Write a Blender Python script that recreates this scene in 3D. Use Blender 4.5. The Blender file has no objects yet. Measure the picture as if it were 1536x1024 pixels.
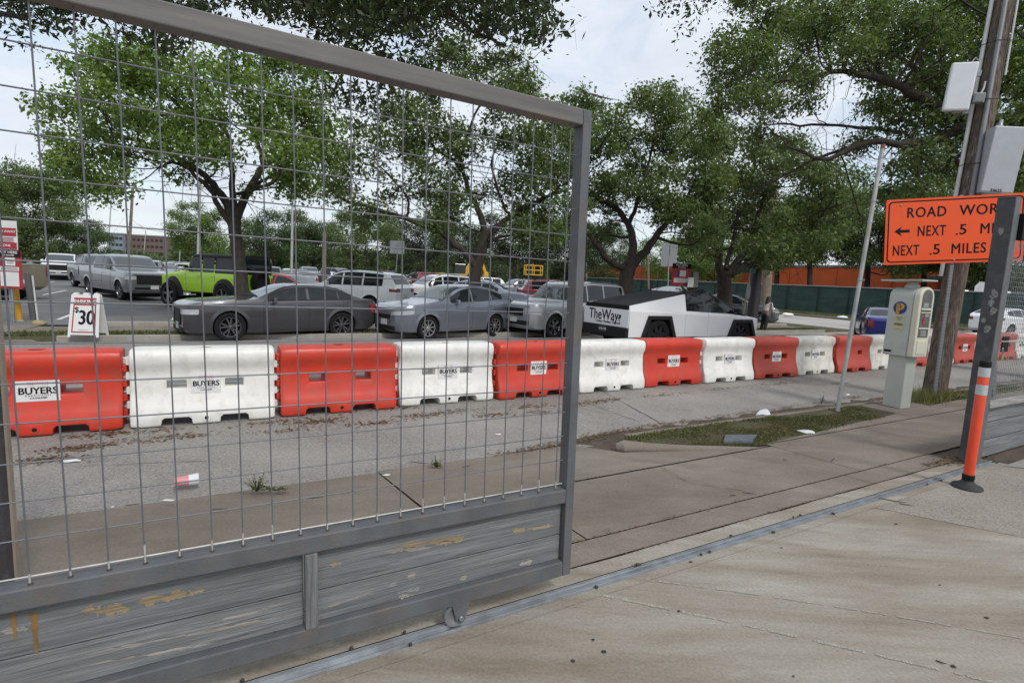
import bpy, bmesh, math, random
import numpy as np
from mathutils import Vector, Matrix
random.seed(7); RNG = np.random.default_rng(7)
scene = bpy.context.scene
COL = scene.collection
R_ = math.radians
PI = math.pi
# ------------------------------------------------------------------ camera model
F = 800.0; HOR = 418.0; ROLL = 0.050
CAM = np.array([0.0, 0.0, 1.7])
PITCH = math.atan((512 - HOR) * math.cos(ROLL) / F)
def ray(px, py):
    a = (px - 768) / F; b = (py - 512) / F; c, s = math.cos(ROLL), math.sin(ROLL)
    a, b = c * a + s * b, -s * a + c * b
    return np.array([a, math.cos(PITCH) - b * math.sin(PITCH), -b * math.cos(PITCH) - math.sin(PITCH)])
def gnd(px, py, z=0.0):
    r = ray(px, py); return CAM + r * ((z - CAM[2]) / r[2])
FW = np.array([0, math.cos(PITCH), -math.sin(PITCH)])
def at(px, py, d):
    """point seen at px,py at forward distance d"""
    return CAM + ray(px, py) * d
def like(px, py, P):
    return at(px, py, float((np.asarray(P) - CAM) @ FW))
def onplane(px, py, P0, n):
    r = ray(px, py); return CAM + r * (((np.asarray(P0) - CAM) @ n) / (r @ n))
TH = 0.525
Sx = np.array([math.cos(TH), math.sin(TH), 0]); Tx = np.array([-math.sin(TH), math.cos(TH), 0])
def W(s, t, z=0.0): return s * Sx + t * Tx + np.array([0, 0, z])
def st(P): return float(P @ Sx), float(P @ Tx)
cam_d = bpy.data.cameras.new('camera'); cam = bpy.data.objects.new('camera', cam_d); COL.objects.link(cam)
c_, s_ = math.cos(ROLL), math.sin(ROLL); cp, sp = math.cos(PITCH), math.sin(PITCH)
rt = Vector((c_, s_ * sp, s_ * cp)); up = Vector((-s_, c_ * sp, c_ * cp)); fw = Vector((0, cp, -sp))
M4 = Matrix(((rt.x, up.x, -fw.x, 0), (rt.y, up.y, -fw.y, 0), (rt.z, up.z, -fw.z, 0), (0, 0, 0, 1)))
M4.translation = Vector(CAM); cam.matrix_world = M4
cam_d.sensor_width = 36; cam_d.lens = F / 1536 * 36; cam_d.clip_start = 0.05; cam_d.clip_end = 4000
scene.camera = cam
# ------------------------------------------------------------------ materials
def nodes(name):
    m = bpy.data.materials.new(name); m.use_nodes = True
    nt = m.node_tree; b = nt.nodes['Principled BSDF']
    return m, nt, b
def L(nt, a, b): nt.links.new(a, b)
def tc(nt, kind='Object', scale=(1, 1, 1), rot=(0, 0, 0)):
    t = nt.nodes.new('ShaderNodeTexCoord'); mp = nt.nodes.new('ShaderNodeMapping')
    mp.inputs['Scale'].default_value = scale; mp.inputs['Rotation'].default_value = rot
    L(nt, t.outputs[kind], mp.inputs[0]); return mp.outputs[0]
def noise(nt, vec, scale=5, detail=4, rough=.55, dist=0):
    n = nt.nodes.new('ShaderNodeTexNoise'); n.inputs['Scale'].default_value = scale
    n.inputs['Detail'].default_value = detail; n.inputs['Roughness'].default_value = rough
    n.inputs['Distortion'].default_value = dist; L(nt, vec, n.inputs['Vector']); return n.outputs['Fac']
def ramp(nt, fac, stops):
    r = nt.nodes.new('ShaderNodeValToRGB'); e = r.color_ramp.elements
    while len(e) > 1: e.remove(e[-1])
    e[0].position = stops[0][0]; e[0].color = (*stops[0][1], 1) if not isinstance(stops[0][1], (int, float)) else (stops[0][1],) * 3 + (1,)
    for p, c in stops[1:]:
        k = e.new(p); k.color = (*c, 1) if not isinstance(c, (int, float)) else (c, c, c, 1)
    L(nt, fac, r.inputs[0]); return r.outputs['Color']
def mix(nt, fac, a, b, mode='MIX'):
    n = nt.nodes.new('ShaderNodeMix'); n.data_type = 'RGBA'; n.blend_type = mode
    for s_in, v in ((0, fac), (6, a), (7, b)):
        if hasattr(v, 'links') or hasattr(v, 'is_linked'): L(nt, v, n.inputs[s_in])
        else: n.inputs[s_in].default_value = v if s_in == 0 else ((*v, 1) if len(v) == 3 else v)
    return n.outputs[2]
def bump(nt, b, h, strength=.3, dist=.01):
    n = nt.nodes.new('ShaderNodeBump'); n.inputs['Strength'].default_value = strength; n.inputs['Distance'].default_value = dist
    L(nt, h, n.inputs['Height']); L(nt, n.outputs[0], b.inputs['Normal'])
MATS = {}
def mat(name, col, rough=.6, metal=0., var=.15, scale=6, bmp=0., bscale=40, coat=0., spec=.5, dirt=None, dirt_scale=2.5, dirt_amt=.5, rnd=False):
    if name in MATS: return MATS[name]
    m, nt, b = nodes(name); v = tc(nt)
    if rnd:
        oi = nt.nodes.new('ShaderNodeObjectInfo'); va = nt.nodes.new('ShaderNodeVectorMath'); va.operation = 'SCALE'; va.inputs[0].default_value = (31, 17, 23); L(nt, oi.outputs['Random'], va.inputs['Scale'])
        vb_ = nt.nodes.new('ShaderNodeVectorMath'); vb_.operation = 'ADD'; L(nt, v, vb_.inputs[0]); L(nt, va.outputs[0], vb_.inputs[1]); v = vb_.outputs[0]
    f = noise(nt, v, scale, 5)
    lo = tuple(c * (1 - var) for c in col); hi = tuple(min(1, c * (1 + var)) for c in col)
    c = ramp(nt, f, [(.3, lo), (.7, hi)])
    if dirt is not None:
        d = noise(nt, v, dirt_scale, 8, .7)
        df = ramp(nt, d, [(.48, 0), (.72, dirt_amt)])
        c = mix(nt, df, c, dirt)
    L(nt, c, b.inputs['Base Color'])
    b.inputs['Roughness'].default_value = rough; b.inputs['Metallic'].default_value = metal
    b.inputs['Coat Weight'].default_value = coat; b.inputs['Coat Roughness'].default_value = .08
    b.inputs['Specular IOR Level'].default_value = spec
    if bmp: bump(nt, b, noise(nt, v, bscale, 6), bmp, .01)
    MATS[name] = m; return m
# ------------------------------------------------------------------ mesh builder
def axes(P, d, up=(0, 0, 1)):
    d = np.asarray(d, float); d = d / (np.linalg.norm(d) + 1e-12); u = np.asarray(up, float)
    if abs(d @ u) > .97: u = np.array([1., 0, 0])
    a = np.cross(u, d); a /= np.linalg.norm(a); return a, np.cross(d, a)
class MB:
    def __init__(s): s.v = []; s.f = []; s.m = []; s.n = 0
    def add(s, v, f, m=0):
        v = np.asarray(v, float).reshape(-1, 3); s.v.append(v)
        for q in f: s.f.append([i + s.n for i in q]); s.m.append(m)
        s.n += len(v); return s
    def box(s, c, d, rz=0, m=0, mtx=None, taper=1.0):
        hx, hy, hz = d[0] / 2, d[1] / 2, d[2] / 2
        v = np.array([[x * (1 if z < 0 else taper), y * (1 if z < 0 else taper), z] for z in (-hz, hz) for x, y in ((-hx, -hy), (hx, -hy), (hx, hy), (-hx, hy))])
        cz, sz = math.cos(rz), math.sin(rz)
        v = v @ np.array([[cz, sz, 0], [-sz, cz, 0], [0, 0, 1]])
        if mtx is not None: v = v @ np.asarray(mtx).T
        return s.add(v + np.asarray(c, float), [(0, 3, 2, 1), (4, 5, 6, 7), (0, 1, 5, 4), (1, 2, 6, 5), (2, 3, 7, 6), (3, 0, 4, 7)], m)
    def tube(s, pts, r, n=8, m=0, cap=True):
        pts = [np.asarray(p, float) for p in pts]; k = len(pts)
        rr = r if hasattr(r, '__len__') else [r] * k
        V = []; a0 = None
        for i, p in enumerate(pts):
            d = pts[min(i + 1, k - 1)] - pts[max(i - 1, 0)]
            a, b = axes(p, d)
            if a0 is not None:
                dn = d / (np.linalg.norm(d) + 1e-12); a = a0 - (a0 @ dn) * dn; a /= np.linalg.norm(a) + 1e-12; b = np.cross(dn, a)
            a0 = a
            for j in range(n):
                t = 2 * PI * j / n; V.append(p + rr[i] * (a * math.cos(t) + b * math.sin(t)))
        Fc = []
        for i in range(k - 1):
            for j in range(n):
                q = (j + 1) % n; Fc.append((i * n + j, i * n + q, (i + 1) * n + q, (i + 1) * n + j))
        if cap: Fc.append(tuple(range(n - 1, -1, -1))); Fc.append(tuple((k - 1) * n + j for j in range(n)))
        return s.add(V, Fc, m)
    def prism(s, poly, d, o=(0, 0, 0), ux=(1, 0, 0), uy=(0, 0, 1), m=0, side_m=None):
        """flat polygon in plane (ux,uy) at o, extruded by vector d"""
        o = np.asarray(o, float); ux = np.asarray(ux, float); uy = np.asarray(uy, float); d = np.asarray(d, float); n = len(poly)
        A = [o + ux * x + uy * y for x, y in poly]; B = [p + d for p in A]
        s.add(A + B, [tuple(range(n)), tuple(range(2 * n - 1, n - 1, -1))], m)
        s.n -= 2 * n; 
        for i in range(n):
            j = (i + 1) % n; s.f.append([s.n + i, s.n + i + n, s.n + j + n, s.n + j]); s.m.append(m if side_m is None else side_m)
        s.n += 2 * n; return s
    def lathe(s, prof, o=(0, 0, 0), ax=(0, 0, 1), n=24, m=0, cap=True):
        o = np.asarray(o, float); ax = np.asarray(ax, float); ax = ax / np.linalg.norm(ax); a, b = axes(o, ax)
        V = []; k = len(prof)
        for r, h in prof:
            for j in range(n):
                t = 2 * PI * j / n; V.append(o + ax * h + r * (a * math.cos(t) + b * math.sin(t)))
        Fc = [(i * n + j, i * n + (j + 1) % n, (i + 1) * n + (j + 1) % n, (i + 1) * n + j) for i in range(k - 1) for j in range(n)]
        if cap and prof[0][0] > 1e-6: Fc.append(tuple(range(n - 1, -1, -1)))
        if cap and prof[-1][0] > 1e-6: Fc.append(tuple((k - 1) * n + j for j in range(n)))
        return s.add(V, Fc, m)
    def grid(s, P, m=0):
        P = np.asarray(P, float); a, b = P.shape[:2]
        return s.add(P.reshape(-1, 3), [(i * b + j, i * b + j + 1, (i + 1) * b + j + 1, (i + 1) * b + j) for i in range(a - 1) for j in range(b - 1)], m)
    def sheet(s, pts, m=0):
        return s.add(pts, [tuple(range(len(pts)))], m)
    def me(s, name, mats, smooth=False, sharp=35):
        me = bpy.data.meshes.new(name)
        V = np.concatenate(s.v) if s.v else np.zeros((0, 3))
        me.from_pydata(V.tolist(), [], s.f)
        for q in (mats if isinstance(mats, (list, tuple)) else [mats]): me.materials.append(q)
        me.polygons.foreach_set('material_index', s.m)
        me.update()
        if smooth:
            me.shade_smooth(); me.set_sharp_from_angle(angle=R_(sharp))
        return me
def newobj(name, me, parent=None, loc=None):
    o = bpy.data.objects.new(name, me); COL.objects.link(o)
    if parent is not None: o.parent = parent
    if loc is not None: o.location = loc
    return o
def bevel(o, w=.004, seg=2, ang=40):
    b = o.modifiers.new('bevel', 'BEVEL'); b.width = w; b.segments = seg; b.limit_method = 'ANGLE'; b.angle_limit = R_(ang); b.harden_normals = False
    return o
def part(name, mb, mats, parent=None, smooth=False, bev=0, sharp=35, world=False, label=None):
    if world and parent is not None:
        mw = parent.matrix_basis.copy(); q_ = parent.parent
        while q_ is not None: mw = q_.matrix_basis @ mw; q_ = q_.parent
        inv = np.array(mw.inverted())
        mb.v = [v @ inv[:3, :3].T + inv[:3, 3] for v in mb.v]
    o = newobj(name, mb.me(name, mats, smooth, sharp), parent)
    if bev: bevel(o, bev)
    if label: o['label'] = label
    return o
def root(name, loc, rz=0., label=None, cat=None, group=None):
    o = bpy.data.objects.new(name, None); COL.objects.link(o); o.location = Vector(loc); o.rotation_euler = (0, 0, rz)
    o.matrix_basis  # refresh
    o.empty_display_size = .2
    return tag(o, label, cat, group)
def tag(o, label=None, cat=None, group=None, kind=None):
    if label: o['label'] = label
    if cat: o['category'] = cat
    if group: o['group'] = group
    if kind: o['kind'] = kind
    return o
def struct(name, mb, mats, smooth=False):
    return tag(part(name, mb, mats, None, smooth), kind='structure')
def copy_tree(o, parent=None):
    c = o.copy(); COL.objects.link(c); c.parent = parent
    for ch in list(o.children): copy_tree(ch, c)
    return c
def text_mb(txt, size, m=0, ext=.001, bold=.0, align='CENTER', sx=1.0, spacing=1.0):
    """returns MB of a lettering mesh lying in the xz plane, facing -y"""
    cu = bpy.data.curves.new('t', 'FONT'); cu.body = txt; cu.size = size; cu.extrude = ext; cu.align_x = align; cu.align_y = 'CENTER'
    cu.space_character = spacing; cu.resolution_u = 3
    o = bpy.data.objects.new('t', cu); COL.objects.link(o)
    dg = bpy.context.evaluated_depsgraph_get(); me = o.evaluated_get(dg).to_mesh()
    V = np.array([v.co[:] for v in me.vertices]).reshape(-1, 3); Fc = [tuple(p.vertices) for p in me.polygons]
    bpy.data.objects.remove(o); bpy.data.curves.remove(cu)
    mb = MB()
    if len(V):
        for k_, (dx, dz) in enumerate(((0, 0),) if bold <= 0 else ((-bold, 0), (bold, 0), (0, bold * .6), (0, -bold * .6))):
            mb.add(np.stack([V[:, 0] * sx + dx, -V[:, 2] - k_ * ext * .15, V[:, 1] + dz], 1), Fc, m)
    return mb
def place(mb, o=(0, 0, 0), ux=(1, 0, 0), uy=(0, 1, 0), uz=(0, 0, 1)):
    A = np.array([ux, uy, uz], float); mb.v = [v @ A + np.asarray(o, float) for v in mb.v]; return mb
def merge(a, b):
    for v in b.v: a.v.append(v)
    a.f += [[i + a.n for i in q] for q in b.f]; a.m += b.m; a.n += b.n; return a
# ------------------------------------------------------------------ world
SUN_EL, SUN_AZ = R_(48), R_(-52)
wd = bpy.data.worlds.new('World'); scene.world = wd; wd.use_nodes = True; nt = wd.node_tree
bg = nt.nodes['Background']; sky = nt.nodes.new('ShaderNodeTexSky'); sky.sky_type = 'NISHITA'; sky.sun_disc = False
sky.sun_elevation = SUN_EL; sky.sun_rotation = PI / 2 - SUN_AZ; sky.air_density = 1.2; sky.dust_density = 1.5
v = tc(nt, 'Generated', (1, 1, 2.8))
n1 = noise(nt, v, 2.2, 9, .62, .6); f1 = ramp(nt, n1, [(.30, 0.40), (.50, .90), (.72, 1)])
n2 = noise(nt, v, 3.6, 7, .6, .4); cc = ramp(nt, n2, [(.3, (5.4, 5.8, 6.45)), (.55, (6.4, 6.75, 7.3)), (.78, (7.2, 7.45, 7.8))])
skyc = mix(nt, 1.0, sky.outputs[0], (1.3, 1.4, 1.45), 'MULTIPLY')
L(nt, mix(nt, f1, skyc, cc), bg.inputs[0]); bg.inputs[1].default_value = .1
sd = bpy.data.lights.new('sun', 'SUN'); sd.energy = 1.5; sd.angle = R_(12); sd.color = (1, .96, .9)
sun = bpy.data.objects.new('sun', sd); COL.objects.link(sun)
dv = Vector((math.cos(SUN_AZ) * math.cos(SUN_EL), math.sin(SUN_AZ) * math.cos(SUN_EL), math.sin(SUN_EL)))
sun.rotation_euler = dv.to_track_quat('Z', 'Y').to_euler()
scene.view_settings.view_transform = 'Standard'; scene.view_settings.look = 'None'; scene.view_settings.exposure = .42; scene.view_settings.gamma = 1
scene.render.engine = 'CYCLES'
# ------------------------------------------------------------------ ground materials
def ground_mat(name, stops, sc=1.2, fine=60, fa=.25, bm=.3, speck=None, rough=.85, stain=None, stretch=(1, 1, 1), rz=-TH):
    m, nt, b = nodes(name); v = tc(nt); vs = tc(nt, 'Object', stretch, (0, 0, rz))
    a = noise(nt, vs, sc, 9, .65, .3); c = ramp(nt, a, stops)
    if stain:
        s2 = noise(nt, vs, stain[1], 6, .6, .8); c = mix(nt, ramp(nt, s2, [(stain[2], 0), (stain[3], stain[4])]), c, stain[0])
    g = noise(nt, v, fine, 3, .7); c = mix(nt, fa, c, ramp(nt, g, [(.25, .0), (.75, 1.)]), 'OVERLAY')
    if speck:
        vo = nt.nodes.new('ShaderNodeTexVoronoi'); vo.inputs['Scale'].default_value = speck[1]; L(nt, v, vo.inputs['Vector'])
        sep = nt.nodes.new('ShaderNodeSeparateColor'); L(nt, vo.outputs['Color'], sep.inputs[0])
        c = mix(nt, ramp(nt, sep.outputs[0], [(.0, 0.), (1., speck[2])]), c, speck[0])
    L(nt, c, b.inputs['Base Color']); b.inputs['Roughness'].default_value = rough; b.inputs['Specular IOR Level'].default_value = .25
    bump(nt, b, g, bm, .006); return m
CONC_IN = ground_mat('inner_concrete', [(.25, (.145, .118, .088)), (.40, (.215, .182, .140)), (.50, (.270, .240, .196)), (.60, (.315, .293, .25)), (.72, (.385, .37, .335)), (.85, (.43, .42, .39))], 1.0, 60, .22, .12, stain=((.16, .12, .082), 1.7, .50, .72, .5), stretch=(.42, 2.3, 1), rz=-.30)
CONC_AG = ground_mat('aggregate_concrete', [(.3, (.145, .125, .10)), (.7, (.23, .205, .17))], 1.5, 90, .5, .5, speck=((.45, .42, .38), 110, .5))
CONC_SW = ground_mat('sidewalk_concrete', [(.25, (.138, .115, .091)), (.5, (.200, .171, .139)), (.75, (.272, .240, .20))], .8, 70, .25, .15, stain=((.095, .080, .064), 1.3, .5, .8, .55), stretch=(.7, 1.3, 1))
CONC_LT = ground_mat('pale_concrete', [(.3, (.25, .235, .205)), (.7, (.37, .35, .31))], 1.3, 60, .25, .2)
ROADM = ground_mat('worn_road', [(.28, (.125, .116, .107)), (.5, (.195, .182, .168)), (.75, (.28, .264, .245))], .5, 85, .55, .6, speck=((.42, .40, .37), 75, .55), stain=((.075, .065, .058), .9, .56, .78, .6))
LOTM = ground_mat('lot_asphalt', [(.3, (.10, .098, .098)), (.7, (.19, .187, .185))], .22, 60, .3, .3, stain=((.07, .07, .07), .35, .5, .75, .5))
CROSSM = ground_mat('cross_street_concrete', [(.3, (.30, .28, .255)), (.7, (.44, .42, .39))], .25, 40, .25, .2, stain=((.10, .085, .075), .16, .54, .66, .75))
DIRTM = ground_mat('dirt', [(.3, (.055, .042, .032)), (.7, (.13, .10, .078))], 3, 60, .4, .6)
GRASSM = ground_mat('grass_soil', [(.3, (.055, .046, .03)), (.5, (.075, .072, .038)), (.6, (.11, .088, .06)), (.8, (.13, .105, .078))], 1.4, 50, .4, .6)
PAINTW = mat('road_paint', (.62, .62, .6), .7, var=.3, scale=14)
WHITE_PLAIN = mat('white_plain', (.75, .75, .74), .5, var=.05)
BLACK = mat('black_plain', (.010, .010, .011), .6, var=.1, spec=.2)
BLACKINK = mat('black_ink', (.01, .01, .011), .6, var=.02, spec=.1)
# big terrain sheet, profile extruded along the street
mb = MB(); prof = [(-900, -.09), (2.0, -.09), (2.1, -.30), (4.72, -.30), (15.3, -.30), (15.45, -.10), (17, -.09), (1500, -.09)]
ss = [-900, -60, 0, 12, 29.9, 30, 43, 43.1, 60, 300, 1500]
P = [[W(s, t, (z if not (29.95 < s < 43.05) or t < 4.8 else -.3)) for t, z in prof] for s in ss]
mb.grid(P); struct('ground', mb, GRASSM)
def slab(mbx, q, z=None, m=0, thick=.0):
    """q: list of (s,t,z)"""
    mbx.sheet([W(*p) for p in q], m)
# street
mb = MB(); mb.grid([[W(s, t, -.2 + .0 * t) for t in np.linspace(4.66, 15.28, 8)] for s in (-120, -60, -20, 0, 10, 20, 30, 60, 400)]); struct('street', mb, ROADM)
mb = MB(); mb.grid([[W(s, t, -.194) for t in (-60, 3.6)] for s in (30, 43)]); mb.grid([[W(s, t, -.194) for t in (15.3, 25, 60, 300)] for s in (27.5, 43)]); struct('cross_street', mb, CROSSM)
mb = MB(); mb.sheet([W(21, 14.2, -.196), W(43, 10.6, -.196), W(43, 15.4, -.196), W(21, 15.4, -.196)]); struct('street_junction', mb, CROSSM)
# lot
mb = MB(); mb.grid([[W(s, t, -.05) for t in (17.55, 22, 30, 60, 260)] for s in (-160, -60, -20, 0, 10, 27.4)]); struct('parking_lot', mb, LOTM)
mb = MB()
for k in range(16):
    for t0 in (19.0, 31.0, 43):
        s = -9 + k * 2.7 - (t0 - 19) * .0; mb.sheet([W(s, t0, -.045), W(s + .11, t0, -.045), W(s + .11 - .0, t0 + 4.6, -.045), W(s, t0 + 4.6, -.045)])
struct('parking_lines', mb, PAINTW)
# far verge: curb, narrow walk along the lot, driveway at the far left
mb = MB()
for a, b in ((-60, -5.4), (-2.9, 27.0)):
    mb.box(W((a + b) / 2, 15.36, -.17), (b - a, .15, .2), TH); mb.box(W((a + b) / 2, 17.45, -.03), (b - a, .18, .16), TH)
o = struct('far_curb', mb, CONC_LT); bevel(o, .02)
mb = MB(); mb.sheet([W(-60, 16.15, -.066), W(27, 16.15, -.066), W(27, 17.36, -.066), W(-60, 17.36, -.066)]); struct('far_sidewalk', mb, CONC_SW)
mb = MB(); mb.sheet([W(-6.6, 15.25, -.19), W(-3.2, 15.25, -.19), W(-3.8, 15.9, -.075), W(-3.6, 17.5, -.046), W(-7.4, 17.5, -.046), W(-7, 15.9, -.075)]); struct('lot_driveway', mb, CONC_SW)
# median past the cross street
mb = MB(); mb.grid([[W(s, t, -.08) for t in (16.5, 30, 60, 160)] for s in (43.3, 56)]); struct('median_grass', mb, GRASSM)
mb = MB(); mb.box(W(43.2, 88, -.13), (.16, 144, .2), TH); struct('median_curb', mb, CONC_LT)
# ---- near side
def zside(t):
    return 0.0 if t < 2.4 else -.05 * (t - 2.4) / 1.2
mb = MB()
# inner slabs (towards the camera)
mb.sheet([W(-9, -9, 0), W(8.0, -9, 0), W(6.0, .05, 0), W(4.70, 2.10, 0), W(-9, 2.10, 0)])
struct('inner_driveway', mb, CONC_IN)
mb = MB(); mb.sheet([W(8.006, -9, 0), W(14, -9, 0), W(9.4, .3, .0), W(7.25, 2.10, 0), W(4.708, 2.10, 0), W(6.008, .05, 0)]); struct('inner_aggregate_pad', mb, CONC_AG)
mb = MB(); mb.sheet([W(14.006, -9, 0.002), W(30, -9, .002), W(30, 2.16, .002), W(7.27, 2.10, .002), W(9.408, .3, .002)]); struct('inner_pale_slab', mb, CONC_LT)
# bed under the joints
mb = MB(); mb.grid([[W(s, 2.05, -.02), W(s, 2.4, -.02), W(s, 3.6, -.065), W(s, 4.72, -.072 if s > 5.9 else -.185)] for s in (-30, -8, 3.7, 5.8, 6.0, 9, 40)]); struct('joint_soil', mb, DIRTM)
def swl(s0, s1, t0, t1, g=.008, z0=None, z1=None):
    za = zside(t0) if z0 is None else z0; zb = zside(t1) if z1 is None else z1
    return [W(s0 + g, t0 + g, za), W(s1 - g, t0 + g, za), W(s1 - g, t1 - g, zb), W(s0 + g, t1 - g, zb)]
mb = MB()
for a, b in ((-8, 0.6), (0.6, 5.3), (5.3, 7.0)):
    mb.sheet(swl(a, b, 2.398, 2.66, .005))
for a, b in ((-8, -3.2), (-3.2, -.6), (-.6, 2.2), (2.2, 5.6), (5.6, 7.6), (7.6, 30)):
    mb.sheet(swl(a, b, 2.66, 3.62 if a < 5 else 3.7, .006 if a < 5 else .004))
mb.sheet([W(5.55, 3.715, -.054), W(30, 3.715, -.054), W(30, 4.2, -.06), W(11.3, 4.12, -.058)])
struct('sidewalk', mb, CONC_SW)
mb = MB()
for a, b in ((-8, -2.6), (-2.6, 1.4), (1.4, 5.5)):
    b2 = 3.95 if b > 5 else b
    mb.sheet([W(a + .01, 3.635, -.05), W(b - .01, 3.635, -.05), W(b2 - .01, 4.25, -.12), W(b2 - .25 * (b > 5), 4.85, -.197), W(a + .01, 4.9, -.197)])
struct('driveway_apron', mb, CONC_SW)
# grass strip and its kerb
mb = MB()
gp = [(4.15, 4.3), (5.5, 3.72), (8, 3.84), (11.3, 4.13), (30, 4.22), (30, 4.62), (11, 4.55), (8.2, 4.55), (5.2, 4.6), (4.2, 4.55)]
mb.sheet([W(s, t, -.066) for s, t in gp]); struct('grass_strip', mb, GRASSM)
mb = MB()
mb.tube([W(5.45, 3.68, -.085), W(5.0, 3.84, -.085), W(4.6, 4.0, -.085), W(4.25, 4.18, -.09), W(4.02, 4.34, -.10), W(3.97, 4.40, -.11)], [.025, .04, .048, .062, .085, .05], 12)
struct('kerb_return', mb, CONC_SW, True)
mb = MB(); mb.box(W(17.15, 4.62, -.145), (25.7, .10, .165), TH)
o = struct('near_kerb', mb, CONC_SW); bevel(o, .02)
mb = MB(); mb.box(W(7.9 + 1.9, 4.14, -.1), (1.25, .72, .10), TH); o = struct('concrete_pad', mb, CONC_SW); bevel(o, .01)
# gutter dirt
mb = MB()
top = []; bot = []
for i in range(60):
    s = 2.7 + i * .28; w = (.14 + .12 * math.sin(i * 1.7) ** 2 + .1 * random.random()) * (1 if i > 6 else i / 6 + .02)
    top.append(W(s, 4.88 + w * (1 if s > 3.6 else .4), -.195)); bot.append(W(s, 4.60 if s > 4 else 4.88, -.195))
for i in range(59): mb.sheet([bot[i], bot[i + 1], top[i + 1], top[i]])
struct('gutter_dirt', mb, DIRTM)
# puddle and dark wet patch on the cross street
# tyre polished lines on the inner slab
TYREM = ground_mat('tyre_mark', [(.3, (.27, .25, .212)), (.7, (.40, .38, .335))], 30, 80, .4, .2)
mb = MB()
for (x0, y0, x1, y1, w, bend) in ((905, 893, 1560, 1040, .011, .02), (960, 868, 1560, 962, .007, .03)):
    A = gnd(x0, y0); B = gnd(x1, y1); n = np.array([-(B - A)[1], (B - A)[0], 0]); n /= np.linalg.norm(n)
    for k in range(130):
        if random.random() < .06 or math.sin(k * .31) > .85: continue
        a = A + (B - A) * (k / 130) + n * bend * math.sin(k / 130 * PI); b = A + (B - A) * ((k + .86) / 130) + n * bend * math.sin(k / 130 * PI)
        w2 = w * random.uniform(.6, 1.2); mb.sheet([a - n * w2 + [0, 0, .003], b - n * w2 + [0, 0, .003], b + n * w2 + [0, 0, .003], a + n * w2 + [0, 0, .003]])
struct('tyre_marks', mb, TYREM)
# ------------------------------------------------------------------ gate
STEEL = mat('grey_painted_steel', (.105, .113, .122), .55, .1, .16, 7, .2, 90, dirt=(.17, .12, .085), dirt_scale=6, dirt_amt=.5)
STEELD = mat('dark_painted_steel', (.05, .052, .058), .5, .1, .15, 5, .12, 60, dirt=(.16, .15, .14), dirt_scale=7, dirt_amt=.45)
m, nt, b = nodes('top_rail_steel'); v = tc(nt, 'Object', (.6, 1, 9)); 
c = ramp(nt, noise(nt, v, 3, 8, .6), [(.3, (.095, .093, .092)), (.6, (.145, .135, .125)), (.8, (.19, .145, .10))]); L(nt, c, b.inputs['Base Color']); b.inputs['Roughness'].default_value = .55; bump(nt, b, noise(nt, v, 40), .1, .004); STEELT = m
WIRE = mat('grey_wire', (.13, .138, .155), .5, .2, .1, 30)
WIREW = mat('bare_white_wire', (.44, .435, .42), .45, .2, .2, 20)
GALV = mat('galvanised_steel', (.30, .32, .34), .42, .6, .25, 8, dirt=(.16, .12, .09), dirt_amt=.4)
def wood_mat(name, base, light, peel, seed, thr=.66, vert=False):
    m, nt, b = nodes(name); v = tc(nt, 'Object', (7, 1, .45) if vert else (.45, 1, 7)); v2 = tc(nt, 'Object', (30, 1, .8) if vert else (.8, 1, 30)); v3 = tc(nt, 'Object', (1.0, 1, 3.2))
    for q in (v, v2, v3): q.node.inputs['Location'].default_value = (seed, 0, seed * .37)
    a = noise(nt, v, 2.4, 9, .65, .2); c = ramp(nt, a, [(.3, tuple(x * .72 for x in base)), (.5, base), (.72, light)])
    g = noise(nt, v2, 3.2, 8, .75, .5); c = mix(nt, .5, c, ramp(nt, g, [(.36, .15), (.5, .5), (.64, .85)]), 'OVERLAY')
    crk = ramp(nt, g, [(.31, .9), (.36, 0)]); c = mix(nt, crk, c, (.03, .03, .032))
    p = noise(nt, v3, 1.35, 9, .62, .25); pf = ramp(nt, p, [(thr, 0), (thr + .012, 1)])
    pc = ramp(nt, g, [(.3, tuple(x * .5 for x in peel)), (.6, peel)]); c = mix(nt, pf, c, pc)
    e = ramp(nt, p, [(thr - .035, 0), (thr - .01, .55), (thr, 0)]); c = mix(nt, e, c, (.36, .36, .35))
    L(nt, c, b.inputs['Base Color']); b.inputs['Roughness'].default_value = .75
    h = mix(nt, .5, g, pf, 'SUBTRACT'); bump(nt, b, h, .8, .008); return m
WOOD1 = wood_mat('weathered_grey_board', (.155, .163, .17), (.21, .217, .222), (.46, .33, .18), 1.3, .70)
WOOD2 = wood_mat('weathered_grey_board_worn', (.165, .172, .178), (.26, .262, .26), (.26, .235, .21), 5.1, .69)
WOOD3 = wood_mat('weathered_grey_board_plain', (.155, .163, .17), (.215, .22, .225), (.44, .32, .18), 9.7, .70)
WOODV = wood_mat('weathered_grey_batten', (.15, .152, .155), (.24, .235, .23), (.26, .235, .21), 7.1, .72, True)
CZ = .10556; RC = .130065; GX, GZ = W(1.5926, 2.2189, 0), .6303
LX, LY, SL = -.0183, .0042, -.0041
def gm(mb, extra=0):
    """local gate frame: x along from the last wire, y towards the street, z absolute height; small racking of the frame"""
    mb.v = [np.stack([v[:, 0] + LX * (v[:, 2] - GZ), v[:, 1] + LY * (v[:, 2] - GZ), v[:, 2] + SL * v[:, 0]], 1) for v in mb.v]; return mb
gate = root('sliding_gate', GX, TH, 'big grey steel sliding gate with wire mesh above peeling grey boards, in the foreground', 'gate')
XL = -3.75
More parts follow.
